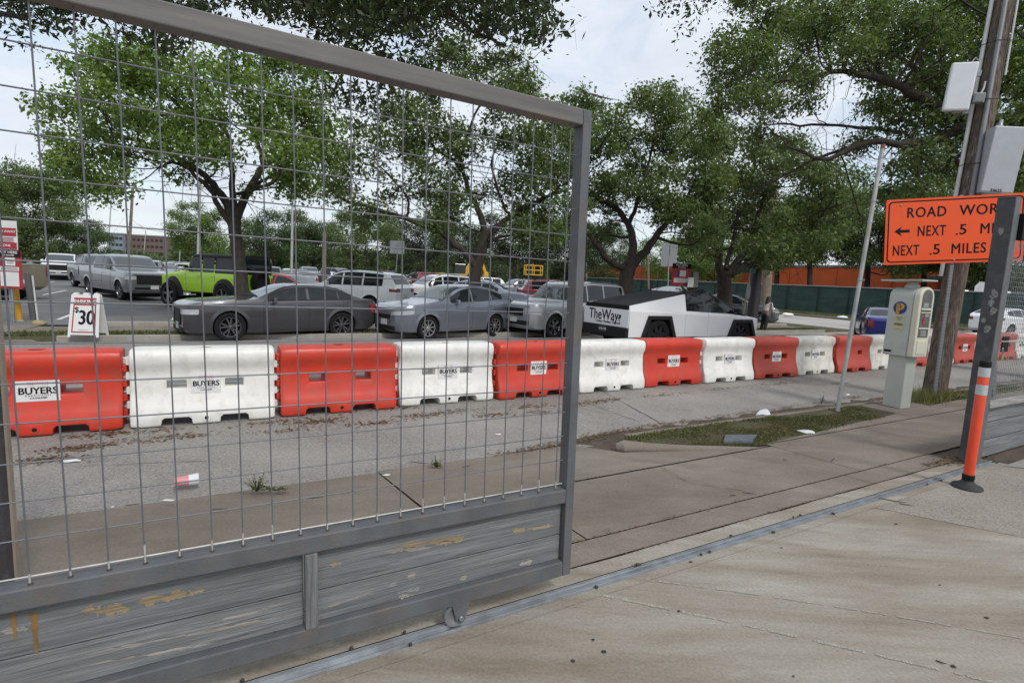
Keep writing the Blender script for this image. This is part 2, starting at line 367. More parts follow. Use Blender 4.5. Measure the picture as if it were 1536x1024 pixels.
def rail(name, z0, z1, x0, x1, mt, y0=-.03, y1=.045, bev=.006):
    mb = MB(); n = max(2, int(abs(x1 - x0) / .4))
    mb.box(((x0 + x1) / 2, (y0 + y1) / 2, (z0 + z1) / 2), (x1 - x0, y1 - y0, z1 - z0)); return part(name, gm(mb), mt, gate, bev=bev)
rail('top_rail', 2.46, 2.537, XL, .0535, STEELT)
rail('middle_rail', .531, .606, XL, .0535, STEEL)
rail('bottom_rail', .118, .200, XL, .0535, STEEL)
mb = MB(); mb.box((.080, .0075, (2.537 + .118) / 2), (.052, .075, 2.537 - .118)); part('end_post', gm(mb), STEEL, gate, bev=.005)
mb = MB(); mb.box((XL - .03, .0075, (2.537 + .118) / 2), (.058, .075, 2.537 - .118)); part('end_post', gm(mb), STEEL, gate, bev=.005)
mb = MB(); mb.box((-1.232, -.018, .365), (.05, .035, .33)); part('board_batten', gm(mb), WOODV, gate, bev=.003)
mb = MB(); mb.box((-3.0, -.018, .365), (.05, .035, .33)); part('board_batten', gm(mb), WOODV, gate, bev=.003)
for (x0, x1, z0, z1, mt) in ((-1.206, .052, .342, .530, WOOD3), (-1.206, .052, .201, .337, WOOD2), (-3.0, -1.258, .352, .530, WOOD1), (-3.0, -1.258, .201, .347, WOOD2)):
    mb = MB(); mb.box(((x0 + x1) / 2, .022, (z0 + z1) / 2), (x1 - x0, .024, z1 - z0)); part('board', gm(mb), mt, gate, bev=.003)
# bare patches where the paint has flaked, at their places on the boards
BARE = wood_mat('bare_flaked_wood', (.30, .23, .14), (.46, .38, .26), (.24, .17, .10), 2.2, .8); BAREG = wood_mat('bare_grey_wood', (.30, .27, .24), (.42, .39, .36), (.5, .4, .3), 4.2, .8)
RUST = mat('rust_run', (.20, .115, .04), .8, var=.35, scale=14)
def lpx(px, py): 
    P = onplane(px, py, W(0, 2.2189, 0), Tx); z = P[2]; return P @ Sx - 1.5926 + .0183 * (z - GZ), z
def flake(x0, y0, x1, y1, hpx, mt, name='flaked_patch', n=48, seed=0):
    hpx *= .78
    rg_ = random.Random(seed + int(x0)); up_, lo_ = [], []
    wa = wb_ = .7; sk = rg_.uniform(-.3, .3)
    for i in range(n + 1):
        t = i / n; x = x0 + (x1 - x0) * t; y = y0 + (y1 - y0) * t; e = min(1, math.sin(PI * t) * 1.7 + .03) * hpx * .5 * (1 + sk * math.cos(t * 9 + sk * 20))
        if rg_.random() < .35: wa = rg_.uniform(.25, 1.15)
        if rg_.random() < .35: wb_ = rg_.uniform(.25, 1.15)
        up_.append(lpx(x, y - e * (wa + rg_.uniform(-.08, .08)))); lo_.append(lpx(x, y + e * (wb_ + rg_.uniform(-.08, .08))))
    mb_ = MB()
    for i in range(n): mb_.add([(a[0], .0096, a[1]) for a in (lo_[i], lo_[i + 1], up_[i + 1], up_[i])], [(0, 1, 2, 3)])
    part(name, gm2(mb_), mt, gate)
def gm2(mb_): return gm(mb_)
for a in ((120, 922, 195, 918, 24, BARE), (203, 908, 285, 893, 20, BARE), (278, 895, 308, 888, 12, BARE), (0, 953, 42, 948, 14, BAREG), (575, 830, 650, 822, 11, BAREG), (600, 822, 700, 806, 12, BARE), (655, 818, 700, 810, 9, BARE), (770, 797, 790, 795, 12, BARE), (790, 795, 832, 788, 8, BARE), (494, 850, 514, 847, 7, BARE), (110, 990, 440, 925, 7, BAREG), (120, 1005, 320, 968, 6, BAREG), (310, 940, 440, 905, 6, BAREG), (598, 898, 622, 893, 8, BAREG), (612, 868, 624, 862, 15, BAREG), (690, 870, 702, 866, 9, BAREG), (780, 848, 800, 842, 10, BAREG), (455 + 30, 915, 560, 890, 5, BAREG)): flake(*a)
for x0, y0, x1, y1, w in ((50, 925, 54, 985, 12), (18, 922, 22, 965, 10)):
    mb_ = MB(); k = 14
    for i in range(k):
        t, t2 = i / k, (i + 1) / k; w1 = w * (1 - t * .5) * random.uniform(.7, 1.1); q_ = [lpx(x0 + (x1 - x0) * a_ + s_ * w1 / 2, y0 + (y1 - y0) * a_) for a_, s_ in ((t, -1), (t, 1), (t2, 1), (t2, -1))]
        mb_.add([(a[0], .0092, a[1]) for a in q_], [(0, 3, 2, 1)])
    part('rust_streak', gm(mb_), RUST, gate)
# wires : one child mesh for the mesh panel (verticals and horizontals are one welded sheet)
mb = MB(); rw = .0028
for i in range(-16, 21):
    x = (i - 20) * CZ; j = random.uniform(-.0015, .0015)
    mb.tube([(x + j, -.004, .607), (x, -.004, 1.2), (x - j, -.004, 1.9), (x, -.004, 2.459)], rw, 6, 0)
for j in range(1, 14):
    z = GZ + j * RC
    mb.tube([(-36.6 * CZ, .003, z), (-1.9, .003 + random.uniform(-.002, .002), z + random.uniform(-.002, .002)), (.045, .003, z)], rw, 6, 0)
mb.tube([(-36.6 * CZ, .003, GZ), (.045, .003, GZ)], .0032, 6, 1)
for i in range(-16, 21): mb.tube([((i - 20) * CZ, -.005, .609), ((i - 20) * CZ, -.005, .609 + random.uniform(.015, .07))], .0031, 6, 1)
part('wire_mesh', gm(mb), [WIRE, WIREW], gate, True, label='grey welded wire grid with a whitish bare bottom wire')
for i in range(-2, 21):
    mb = MB(); mb.lathe([(.009, 0), (.008, .003), (.004, .006)], ((i - 20) * CZ, -.004, .606), n=7); part('weld_bead', gm(mb), mat('dark_weld', (.05, .04, .035), .8), gate)
pass
# roller: two plates and a grooved wheel
mb = MB()
pl = [(-.045, .125), (.055, .125), (.036, .075)] + [(.0 + .027 * math.cos(t), .050 + .027 * math.sin(t)) for t in np.linspace(.3, -PI - .2, 9)]
for y in (-.030, .022): mb.prism(pl, (0, .005, 0), (-.548, y, 0))
part('roller_bracket', gm(mb), STEEL, gate, bev=.0015)
wh = MB(); wh.lathe([(.0, -.016), (.035, -.016), (.045, -.021), (.060, -.021), (.063, -.014), (.052, -.003), (.052, .003), (.063, .014), (.060, .018), (0, .018)], (-.566, .0, .064), (0, 1, 0), 32)
r_ = part('roller_wheel', gm(wh), GALV, gate, True)
mb = MB(); mb.lathe([(0, -.014), (.010, -.014), (.013, -.010), (.013, 0)], (-.548, -.030, .050), (0, 1, 0), 12); part('axle_bolt', gm(mb), GALV, gate, True)
# ---- track
mb = MB()
def rails(s0, s1, offs, z, w=.014, h=.014):
    for o in offs: mb.box(W((s0 + s1) / 2, 2.22 + o, z), (s1 - s0, w, h), TH)
rails(-6, 7.32, (0.0,), .004, .018, .018); rails(-6, 7.32, (-.036,), .0, .006, .010); rails(-6, 7.2, (.030,), -.001, .006, .008)
mb.box(W(.66, 2.217, -.006), (13.3, .085, .008), TH)
o = part('gate_track', mb, GALV, None, bev=.004); tag(o, 'low grey steel track the sliding gate rolls on, set in the driveway', 'gate track')
mb = MB()
k = 0
for i in range(14):
    s = random.uniform(.1, 6.5); mb.box(W(s, 2.22 + random.choice((.04, -.052)), .008), (random.uniform(.01, .022), .012, .012), random.random() * 3)
o = part('track_grit', mb, mat('grit', (.06, .05, .04), .9), None); tag(o, 'small dark clods and leaf bits lying along the gate track', 'grit', kind='stuff')
# concrete filler strip beside the track
mb = MB(); 
for i in range(60):
    s = -4 + i * .19; w0 = .012 * math.sin(i * 1.3); mb.sheet([W(s, 2.272, -.008), W(s + .19, 2.272, -.008), W(s + .19, 2.398 + .006 * math.sin((i + 1) * 1.3), -.006), W(s, 2.398 + w0 * .5, -.006)])
for i in range(60):
    s = -4 + i * .19; mb.sheet([W(s, 2.095, .0025), W(s + .19, 2.095, .0025), W(s + .19, 2.170, -.002), W(s, 2.170, -.002)])
struct('track_bed', mb, CONC_IN)
# ------------------------------------------------------------------ left fixed post
mb = MB(); q = root('gate_guide_post', W(-.99, 3.47, -.04), TH - .12, 'dark grey square steel post behind the left end of the sliding gate', 'post')
mb.box((0, 0, 1.12), (.24, .10, 2.25)); part('post', mb, STEELD, q, bev=.006)
mb = MB(); mb.box((.126, .03, 1.12), (.011, .04, 2.2)); part('edge_strip', mb, mat('raw_wood_edge', (.32, .27, .22), .8), q)
q.rotation_euler = (0, R_(-.4), TH - .12)
# ------------------------------------------------------------------ right gate post with fixed fence
fg = root('fixed_fence', W(6.95, 2.24, 0), TH, 'grey steel gate post at the right edge with weathered boards and wire mesh beyond', 'fence')
mb = MB(); mb.box((.065, .07, 1.37), (.13, .14, 2.74)); part('gate_post', mb, STEELD, fg, bev=.006, label='dark grey square steel post with scraped paint and glue patches')
mb = MB(); mb.box((.065, -.006, 1.37), (.134, .012, 2.742)); part('lit_front_skin', mb, STEEL, fg, bev=.003)  # thin plate whose lighter grey paints the sunlit front of the post
mb = MB(); mb.prism([(-.005, -.01), (.135, -.01), (.135, .14), (-.005, .14)], (0, 0, .012), (0, 0, 2.742), (1, 0, 0), (0, 1, 0)); part('post_cap', mb, STEEL, fg, bev=.004)
PATCH = mat('old_glue_patch', (.24, .24, .22), .85, var=.5, scale=60, dirt=(.05, .05, .055), dirt_scale=25, dirt_amt=.9)
for (y, z, r) in ((.07, 2.42, .026), (.05, 1.78, .035), (.06, 1.70, .028), (.035, 1.62, .03), (.06, 1.43, .03), (.10, 1.52, .02), (.05, 1.0, .02)):
    mb = MB(); pts = [(y + r * random.uniform(.6, 1.2) * math.cos(t), z + r * 1.5 * random.uniform(.6, 1.2) * math.sin(t)) for t in np.linspace(0, 2 * PI, 14)[:-1]]
    mb.prism(pts, (-.0015, 0, 0), (-.0005, 0, 0), (0, 1, 0), (0, 0, 1)); part('glue_patch', mb, PATCH, fg)
for z, w in ((.03, .19), (.225, .19), (.42, .17)):
    mb = MB(); mb.box((2.4, .07, z + w / 2), (4.54, .03, w - .006)); part('board', mb, WOOD2 if z != .225 else WOOD3, fg, bev=.003)
mb = MB(); mb.box((2.4, .03, .63), (4.54, .10, .05)); part('cap_rail', mb, wood_mat('worn_ledge', (.26, .25, .24), (.38, .36, .34), (.42, .36, .28), 3.3, .6), fg, bev=.006)
mb = MB()
for i in range(90): mb.tube([(.14 + .05 * i, .07, .66), (.14 + .05 * i, .07, 2.5)], .0022, 5)
for j in range(37): mb.tube([(.13, .076, .68 + .05 * j), (4.6, .076, .68 + .05 * j)], .0022, 5)
part('wire_mesh', mb, GALV, fg, True)
mb = MB(); mb.box((2.4, .06, 2.53), (4.54, .05, .06)); part('top_rail', mb, STEEL, fg, bev=.004)
mb = MB(); mb.box((.21, -.02, 2.47), (.12, .06, .26)); part('roller_guide', mb, BLACK, fg, bev=.004); mb = MB(); mb.box((.25, -.02, 1.28), (.16, .012, .16)); part('latch_plate', mb, BLACK, fg, bev=.004)
mb = MB(); mb.tube([(.15, -.035, 1.17), (.15, -.035, 1.23), (.165, -.035, 1.245), (.18, -.035, 1.23), (.18, -.035, 1.17)], .004, 8); mb.box((.165, -.035, 1.15), (.05, .022, .05), m=1); part('padlock', mb, [GALV, mat('brass', (.45, .36, .16), .4, .7)], fg, bev=.003)
mb = MB(); mb.tube([(.14, -.02, 1.31), (.8, -.02, 1.31)], .008, 8, 0); part('slide_bolt', mb, WIREW, fg, True)
# ------------------------------------------------------------------ delineator
P = gnd(1450, 731, 0); d = root('delineator_post', P, 0, 'orange flexible marker post with two white reflective bands on a round black base', 'marker post')
mb = MB(); mb.lathe([(0, 0), (.115, 0), (.12, .010), (.112, .024), (.08, .036), (.05, .06), (.045, .075), (0, .075)], n=40); part('base', mb, mat('black_rubber', (.02, .02, .022), .7, bmp=.3), d, True, sharp=50)
tx = .010
def pt(z): return (tx * z * 3, 0, z)
mb = MB(); mb.lathe([(.043, .075), (.047, .09), (.047, .125), (.043, .13)], n=24); part('collar', mb, BLACK, d, True)
ORN = mat('delineator_orange', (.72, .06, .015), .38, var=.06, coat=.3, dirt=(.35, .08, .04), dirt_amt=.25)
mb = MB(); mb.lathe([(.0, .13), (.040, .131), (.041, 1.14), (.038, 1.15), (0, 1.15)], n=28); part('tube', mb, ORN, d, True)
for z0, z1 in ((.875, .965), (1.04, 1.125)):
    mb = MB(); mb.lathe([(.0412, z0), (.0425, z0 + .001), (.0425, z1 - .001), (.0412, z1)], n=28); part('reflective_band', mb, mat('reflective_band', (.50, .52, .54), .35, .2, .1, 60), d, True)
mb = MB(); mb.lathe([(.043, 1.125), (.0435, 1.13), (.0435, 1.175), (.036, 1.185), (0, 1.186)], n=28); part('cap', mb, BLACK, d, True)
d.rotation_euler = (R_(.5), R_(-.6), 0)
# ------------------------------------------------------------------ water barriers
OR_B = mat('barrier_orange', (.57, .044, .022), .40, rnd=True, var=.10, scale=3, bmp=.04, dirt=(.30, .10, .07), dirt_scale=7, dirt_amt=.6)
WH_B = mat('barrier_white', (.78, .77, .73), .42, rnd=True, var=.05, scale=3, bmp=.04, dirt=(.38, .35, .28), dirt_scale=7, dirt_amt=.42)
WH_D = mat('barrier_white_dirty', (.64, .63, .57), .5, rnd=True, var=.08, scale=3, bmp=.04, dirt=(.20, .17, .13), dirt_scale=3.5, dirt_amt=.65)
OR_D = mat('barrier_faded_red', (.44, .055, .032), .5, rnd=True, var=.14, scale=3, bmp=.04, dirt=(.22, .08, .06), dirt_scale=3, dirt_amt=.55)
BL = 1.50; HALF = BL / 2
def barrier_mesh():
    prof = [(.225, 0), (.262, .012), (.27, .05), (.262, .15), (.225, .24), (.193, .33), (.174, .45), (.166, .58), (.172, .66), (.208, .715), (.219, .79), (.207, .855), (.178, .883), (.12, .893)]
    ring = prof + [(-y, z) for y, z in prof[::-1]]
    xs = [-HALF, -HALF + .012, -HALF + .05, -HALF + .10, -.45, 0, .45, HALF - .10, HALF - .05, HALF - .012, HALF]
    sc = [.90, .96, .985, 1, 1, 1, 1, 1, .985, .96, .90]
    V = []; n = len(ring)
    for x, k in zip(xs, sc):
        for y, z in ring: V.append((x, y * k, .446 + (z - .446) * (k + (1 - k) * .55)))
    Fc = [(i * n + j, i * n + (j + 1) % n, (i + 1) * n + (j + 1) % n, (i + 1) * n + j) for i in range(len(xs) - 1) for j in range(n)]
    Fc += [tuple(range(n - 1, -1, -1)), tuple((len(xs) - 1) * n + j for j in range(n))]
    mb = MB(); mb.add(V, Fc)
    o = newobj('tmp', mb.me('tmp', OR_B)); cut = MB()
    for x in (-.30, .30): cut.prism([(-.10, -.052), (.10, -.052), (.10, .052), (-.10, .052)], (0, .8, 0), (x, -.4, .475))
    for x in (-.30, .30): cut.prism([(-.17, -.1), (.17, -.1), (.15, .075), (.12, .10), (-.12, .10), (-.15, .075)], (0, .8, 0), (x, -.4, 0))
    cut.lathe([(0, -.02), (.075, -.02), (.075, .03), (0, .03)], (0, 0, .885), n=20)
    c = newobj('cut', cut.me('cut', OR_B)); bm_ = o.modifiers.new('b', 'BOOLEAN'); bm_.object = c; bm_.solver = 'EXACT'
    bv = o.modifiers.new('v', 'BEVEL'); bv.width = .012; bv.segments = 2; bv.limit_method = 'ANGLE'; bv.angle_limit = R_(50)
    dg = bpy.context.evaluated_depsgraph_get(); me = bpy.data.meshes.new_from_object(o.evaluated_get(dg)); me.name = 'barrier_shell'
    bpy.data.objects.remove(o); bpy.data.objects.remove(c); me.shade_smooth(); me.set_sharp_from_angle(angle=R_(38)); return me
bmesh_ = barrier_mesh()
def lug(side_, k):
    mb = MB(); z = (.16, .33, .50, .67)[k] if side_ > 0 else (.245, .415, .585, .75)[k]
    mb.box((side_ * (HALF + .005), 0, z), (.07, .22, .082)); mb.lathe([(.05, -.037), (.05, .037)], (side_ * (HALF + .035), 0, z), n=14); return mb
LUGS = {}
STK = mat('white_sticker', (.72, .72, .71), .5, var=.03); INK = mat('sticker_ink', (.014, .014, .018), .7, var=.02, spec=.1); REDI = mat('sticker_red', (.4, .03, .04), .6)
def sticker(parent, w, h, ox=0, oz=.47, y=-.192):
    mb = MB(); mb.prism([(-w / 2, -h / 2), (w / 2, -h / 2), (w / 2, h / 2), (-w / 2, h / 2)], (0, .012, 0), (ox, y, oz))
    s = part('sticker', mb, STK, parent)
    t = text_mb('BUYERS', .085 * w / .30, 0, .0006, .0032, sx=.92); place(t, (ox, y - .001, oz + .0))
    t2 = text_mb('BARRICADES', .022 * w / .30, 0, .0004, spacing=1.5); merge(t, place(t2, (ox, y - .001, oz - .044 * h / .2)))
    t3 = text_mb('210.546.8380', .022 * w / .30, 0, .0004, .0006); merge(t, place(t3, (ox, y - .001, oz - .068 * h / .2)))
    part('lettering', t, INK, s)
    dm = MB()
    for r in range(4):
        for c in range(9):
            if abs(c - 4) < 2 and 0 < r < 3: continue
            dm.box((ox + (c - 4) * .0165 * w / .3, y - .001, oz + (.048 + r * .0125) * h / .2), (.008, .001, .005))
    part('emblem', dm, REDI, s)
def make_barrier(i, first=None):
    s0 = -2.36 + i * 1.572; s = s0 + .786; white = i % 2 == 1
    o = newobj('water_barrier', bmesh_); o.location = Vector(W(s, 7.44 + (.03 if i % 3 == 0 else -.02) * (i > 0), -.197)); o.rotation_euler = (0, 0, TH + random.uniform(-.02, .02))
    mt = (WH_D if i in (9, 11, 15, 17) else WH_B) if white else (OR_D if i in (8, 10, 12, 14, 16, 18) else OR_B)
    o.material_slots[0].link = 'OBJECT'; o.material_slots[0].material = mt
    if i < 12:
        for sd_ in (-1, 1):
            for k in range(4):
                key = (sd_, k)
                if key not in LUGS: LUGS[key] = lug(sd_, k).me('interlock_lug', OR_B)
                q_ = newobj('interlock_lug', LUGS[key], o); bevel(q_, .006); q_.material_slots[0].link = 'OBJECT'; q_.material_slots[0].material = mt
    mb = MB(); mb.lathe([(.0, 0), (.040, 0), (.045, .008), (.045, .02)], (0, -.274, .078), (0, 1, 0), 18); mb.lathe([(0, 0), (.020, 0), (.022, .006)], (0, -.279, .078), (0, 1, 0), 12, 1)
    part('drain_plug', mb, [mt, BLACK], o, True)
    mb = MB(); mb.lathe([(0, 0), (.062, 0), (.066, .008), (.06, .014), (0, .012)], (0, 0, .868), n=20); part('fill_cap', mb, BLACK, o, True)
    if i in (0,): sticker(o, .36, .22, .03, .475)
    elif i not in (2, 10, 12): sticker(o, .31, .22, 0.0, .475)
    return o
labs = {0: 'orange water filled barrier at the far left, cut by the gate guide post', 1: 'long dirty white water barrier second from the left, nearest white one',
 2: 'orange water barrier without a sticker, third from the left', 3: 'white water barrier in front of the blue grey crossover',
 4: 'orange water barrier with white sticker directly left of the gate end post', 5: 'white water barrier directly right of the gate end post, below the lettered truck tailgate',
 6: 'orange water barrier below the rear wheel of the white wedge truck', 7: 'white water barrier below the front wheel of the white wedge truck',
 8: 'orange water barrier between the wedge truck and the leaning pipe', 9: 'dirty white water barrier crossed by the leaning grey pipe post',
 10: 'faded red water barrier under the blue sedan, left of the pay station', 11: 'dirty white water barrier hidden mostly behind the parking pay station'}
for i in range(0, 20):
    o = make_barrier(i); w_ = 'dirty white' if i % 2 else 'faded red'
    far = ['behind the utility pole', 'just right of the utility pole', 'left part hidden by the steel gate post', 'behind the steel gate post', 'seen through the fence mesh, nearer', 'seen through the fence mesh', 'at the right edge through the fence mesh', 'beyond the right edge of the view']
    tag(o, labs.get(i, '%s water barrier far down the street, %s' % (w_, far[(i - 12) % 8])), 'barrier', 'water filled barriers set end to end along the street')
# ------------------------------------------------------------------ parking pay station
MG = mat('meter_grey', (.44, .465, .42), .42, var=.05, bmp=.03, dirt=(.26, .26, .22), dirt_amt=.3); MC = mat('meter_cream', (.60, .58, .46), .42, var=.05)
P = gnd(1351, 612.5, -.05); ps = root('parking_pay_station', P + np.array([.03, .12, 0]), R_(-66), 'grey green parking pay station with blue and gold P emblem and flat solar panel', 'pay station')
# local x: width of the side face (towards image right), y depth, facing side is -y ; service front is +x
mb = MB(); mb.box((-.02, 0, .44), (.28, .26, .88)); part('pedestal', mb, MG, ps, bev=.012)
def arch(w, z0, z1, n=12):
    r = w / 2; return [(-r, z0), (r, z0)] + [(r * math.cos(t), z1 - r * .9 + r * .9 * math.sin(t)) for t in np.linspace(0, PI, n)]
mb = MB(); mb.prism(arch(.36, .84, 1.93), (.36, 0, 0), (-.235, 0, 0), (0, 1, 0), (0, 0, 1)); part('housing', mb, MG, ps, smooth=True, bev=.012)
mb = MB(); mb.prism(arch(.37, .845, 1.94), (.09, 0, 0), (.130, 0, 0), (0, 1, 0), (0, 0, 1)); part('front_door', mb, MC, ps, smooth=True, bev=.014)
mb = MB(); mb.prism(arch(.25, 1.16, 1.90), (.004, 0, 0), (.2215, 0, 0), (0, 1, 0), (0, 0, 1)); fp = part('front_panel', mb, mat('panel_dark', (.10, .10, .095), .4, var=.3, scale=20), ps)
mb = MB()
for z, h in ((1.60, .03), (1.545, .015), (1.30, .02)): mb.box((.228, 0, z), (.012, .25, h))
part('cross_bar', mb, MC, ps, bev=.003)
mb = MB(); mb.box((.228, -.03, 1.66), (.01, .13, .07)); mb.box((.228, .03, 1.50), (.01, .10, .05)); part('screen', mb, mat('lcd', (.25, .30, .28), .2, var=.1), ps, bev=.002)
mb = MB()
for r in range(3):
    for c in range(4): mb.lathe([(0, .008), (.011, .008), (.012, 0)], (.226, -.06 + c * .035, 1.25 - r * .03), (1, 0, 0), 10)
part('keypad', mb, mat('buttons', (.45, .45, .42), .4), ps)
mb = MB(); mb.box((.228, -.03, 1.42), (.008, .05, .1)); part('red_notice', mb, mat('notice_red', (.38, .03, .03), .5), ps)
mb = MB(); mb.box((.2235, 0, 1.0), (.012, .23, .22)); part('lower_door', mb, MC, ps, bev=.008)
mb = MB(); mb.lathe([(.10, 0), (.10, .03), (.07, .075), (.07, .09)], (-.02, 0, 1.915), n=24); part('panel_mount', mb, MG, ps, True)
mb = MB(); mb.box((-.03, 0, 2.035), (.62, .40, .022), mtx=np.array([[1, 0, .0], [0, 1, 0], [0.0, 0, 1]])); o = part('solar_panel', mb, [MG], ps, bev=.004)
o.rotation_euler = (0, R_(-1.5), 0)
BLU = mat('emblem_blue', (.02, .03, .17), .45); GLD = mat('emblem_gold', (.62, .38, .06), .45)
mb = MB(); mb.lathe([(0, 0), (.100, 0), (.100, .004)], (-.052, -.181, 1.60), (0, -1, 0), 36); e = part('emblem', mb, BLU, ps)
mb = MB()
for k, r in enumerate((.0, .018, .036)):
    x0 = -.096 + r; zt = 1.665 - r * .8
    pts = [(x0, -.187, 1.505), (x0, -.187, zt)] + [(-.05 + (.036 + (.036 - r)) * math.sin(t) * .72 + .008, -.187, 1.618 + (zt - 1.618) * math.cos(t)) for t in np.linspace(0, PI, 9)] + [(x0 + .045 - r * .6, -.187, 1.618 - (zt - 1.618))]
    mb.tube(pts, .0062, 6)
part('letter_P', mb, GLD, e)
mb = MB(); mb.prism([(-.075, -.13), (.075, -.13), (.075, .11), (.07, .125), (.03, .118), (.0, .13), (-.03, .118), (-.075, .12)], (0, .004, 0), (-.045, -.183, 1.37)); pl = part('number_plate', mb, mat('plate_yellow', (.50, .47, .28), .5, var=.1), ps)
t = text_mb('47003', .052, 0, .0006, .0012); place(t, (-.045, -.1845, 1.335)); 
for k in range(4): t.box((-.045 + .01 * (k % 2), -.1845, 1.455 - k * .016), (.10 - .015 * k, .001, .004))
t.box((-.045, -.1845, 1.262), (.07, .001, .004)); part('lettering', t, INK, pl)
mb = MB(); mb.box((-.155, -.184, .905), (.105, .006, .034)); part('maker_plate', mb, BLACK, ps)
# ------------------------------------------------------------------ bare leaning pipe post
Pp = gnd(1256, 617, -.06); Pt = like(1324, 222, Pp)
o = root('bare_pipe_post', Pp, 0, 'bare leaning galvanised pipe post standing in the grass strip', 'post')
PIPE = mat('pipe_steel', (.34, .35, .34), .5, .35, .2, 4, dirt=(.22, .16, .1), dirt_scale=5, dirt_amt=.5)
mb = MB(); mb.tube([(0, 0, 0), Pt - Pp], .031, 16); part('pipe', mb, PIPE, o, True)
for k in (.50, .72, .80, .965):
    q = (Pt - Pp) * k; dd = (Pt - Pp) / np.linalg.norm(Pt - Pp); mb = MB(); mb.tube([q - dd * .02, q + dd * .02], .037, 16); mb.box(q + np.array([.04, -.02, 0]), (.02, .03, .02)); part('pipe_clamp', mb, GALV, o, True)
mb = MB(); mb.tube([(Pt - Pp) * .995, (Pt - Pp) * 1.012], .033, 14); part('pipe_cap', mb, mat('rust', (.20, .09, .05), .8, var=.4), o, True)
# ------------------------------------------------------------------ utility pole
Pb = gnd(1410, 596, -.08) + np.array([.02, .18, 0]); Pq = like(1507, 0, Pb); dirp = (Pq - Pb); Pq2 = Pb + dirp * 1.35
m, nt, b = nodes('pole_wood'); v = tc(nt, 'Object', (26, 26, .7)); v2 = tc(nt, 'Object', (3, 3, .8))
c = ramp(nt, noise(nt, v, 1.5, 9, .7, .4), [(.34, (.025, .018, .013)), (.46, (.085, .062, .045)), (.56, (.15, .118, .09)), (.68, (.26, .215, .17))]); c = mix(nt, ramp(nt, noise(nt, v2, 1.6, 5), [(.45, 0), (.68, .75)]), c, (.065, .045, .034))
L(nt, c, b.inputs['Base Color']); b.inputs['Roughness'].default_value = .85; bump(nt, b, noise(nt, v, 2, 9, .75), .9, .02); POLEW = m
up_ = root('utility_pole', Pb, 0, 'thick brown wooden utility pole behind the orange road work sign with conduits and boxes', 'utility pole')
def lp(k, dx=0, dy=0): return dirp * k + np.array([dx, dy, 0])
mb = MB(); mb.tube([lp(k) + np.array([0, 0, -.05 if k == 0 else 0]) for k in np.linspace(0, 1.35, 9)], [.190 - .03 * k for k in np.linspace(0, 1.35, 9)], 24); part('pole', mb, POLEW, up_, True, sharp=60)
CND = mat('conduit_white', (.50, .51, .50), .5, var=.1, dirt=(.3, .28, .25), dirt_amt=.4); CNG = mat('conduit_grey', (.19, .19, .2), .5, .2, var=.12)
pr = np.array([.8, -.6, 0]); pn = np.array([-.6, -.8, 0])   # right / towards the camera as seen here
def side(k, r, n): p = dirp * k + pr * r + pn * n; return p
mb = MB(); mb.tube([side(.30, -.21, .10), side(1.35, -.175, .1)], .035, 12); part('conduit', mb, CND, up_, True, label='pale grey conduit on the left side of the pole')
mb = MB(); mb.tube([side(.42, .02, .215), side(1.35, .0, .185)], .040, 14); part('conduit', mb, CNG, up_, True, label='thick dark grey conduit up the middle of the pole')
mb = MB(); mb.tube([side(.80, .195, .10), side(1.35, .165, .10)], .018, 10); part('conduit', mb, CND, up_, True, label='thin white cable pipe on the right side of the pole')
mb = MB(); mb.tube([side(1.02, .11, .17), side(1.35, .09, .16)], .02, 10); part('conduit', mb, CNG, up_, True)
mb = MB()
for k in (.58, .74, .885, 1.02): mb.tube([side(k, -.25, .13), side(k, 0, .27), side(k, .25, .1)], .006, 6)
part('strap', mb, BLACK, up_, True)
def boxat(name, px, py, w, h, dpt, mt, P0, rz, label=None, off=0., cat=None):
    """box whose near face centre is seen at px,py, standing off the pole"""
    pass
# white panel box (top left), grey cabinet (right), junction box
cen = like(1440, 131, Pb + Pq * 0 + np.array([0, -.12, 0])) - Pb
wb = root('antenna_box', Pb + cen, R_(-26), 'white rectangular equipment panel hung on the left of the utility pole', 'equipment box')
mb = MB(); mb.box((0, 0, 0), (.40, .12, .86)); part('shell', mb, mat('box_white', (.66, .68, .70), .35, var=.03), wb, bev=.03)
mb = MB(); mb.box((.02, .03, -.44), (.12, .08, .05)); mb.box((-.12, .02, -.44), (.05, .05, .03)); mb.box((.16, .02, -.445), (.09, .08, .07)); part('cable_glands', mb, CNG, wb, bev=.006)
mb = MB(); mb.tube([(.21, .05, .46), (.14, .02, .52), (.10, .0, .45)], .012, 8); mb.box((.24, .06, -.2), (.08, .05, .10)); mb.box((.24, .06, .25), (.08, .05, .10)); part('mount_bracket', mb, GALV, wb, True)
wb.rotation_euler = (R_(-1), R_(4), R_(-26))
cen = like(1499, 243, Pb + np.array([.1, -.34, 0])) - Pb
gb = root('equipment_cabinet', Pb + cen, R_(-20), 'light grey metal cabinet on the right side of the utility pole above the sign', 'cabinet')
mb = MB(); mb.box((0, 0, 0), (.50, .30, 1.16)); GC_ = mat('cabinet_grey', (.40, .42, .44), .4, .1, .06, dirt=(.3, .3, .3), dirt_amt=.3); part('cabinet', mb, GC_, gb, bev=.008)
mb = MB(); mb.box((-.0, -.156, 0.005), (.485, .012, 1.12)); part('door', mb, GC_, gb, bev=.004)
mb = MB(); mb.box((.255, -.05, -.12), (.02, .10, .16)); mb.tube([(.27, -.08, -.17), (.285, -.08, -.12), (.27, -.08, -.07)], .008, 6); part('hasp', mb, GALV, gb, bev=.003)
t = text_mb('54625', .07, 0, .001, .002); place(t, (-.02, -.1635, -.535)); part('lettering', t, INK, gb)
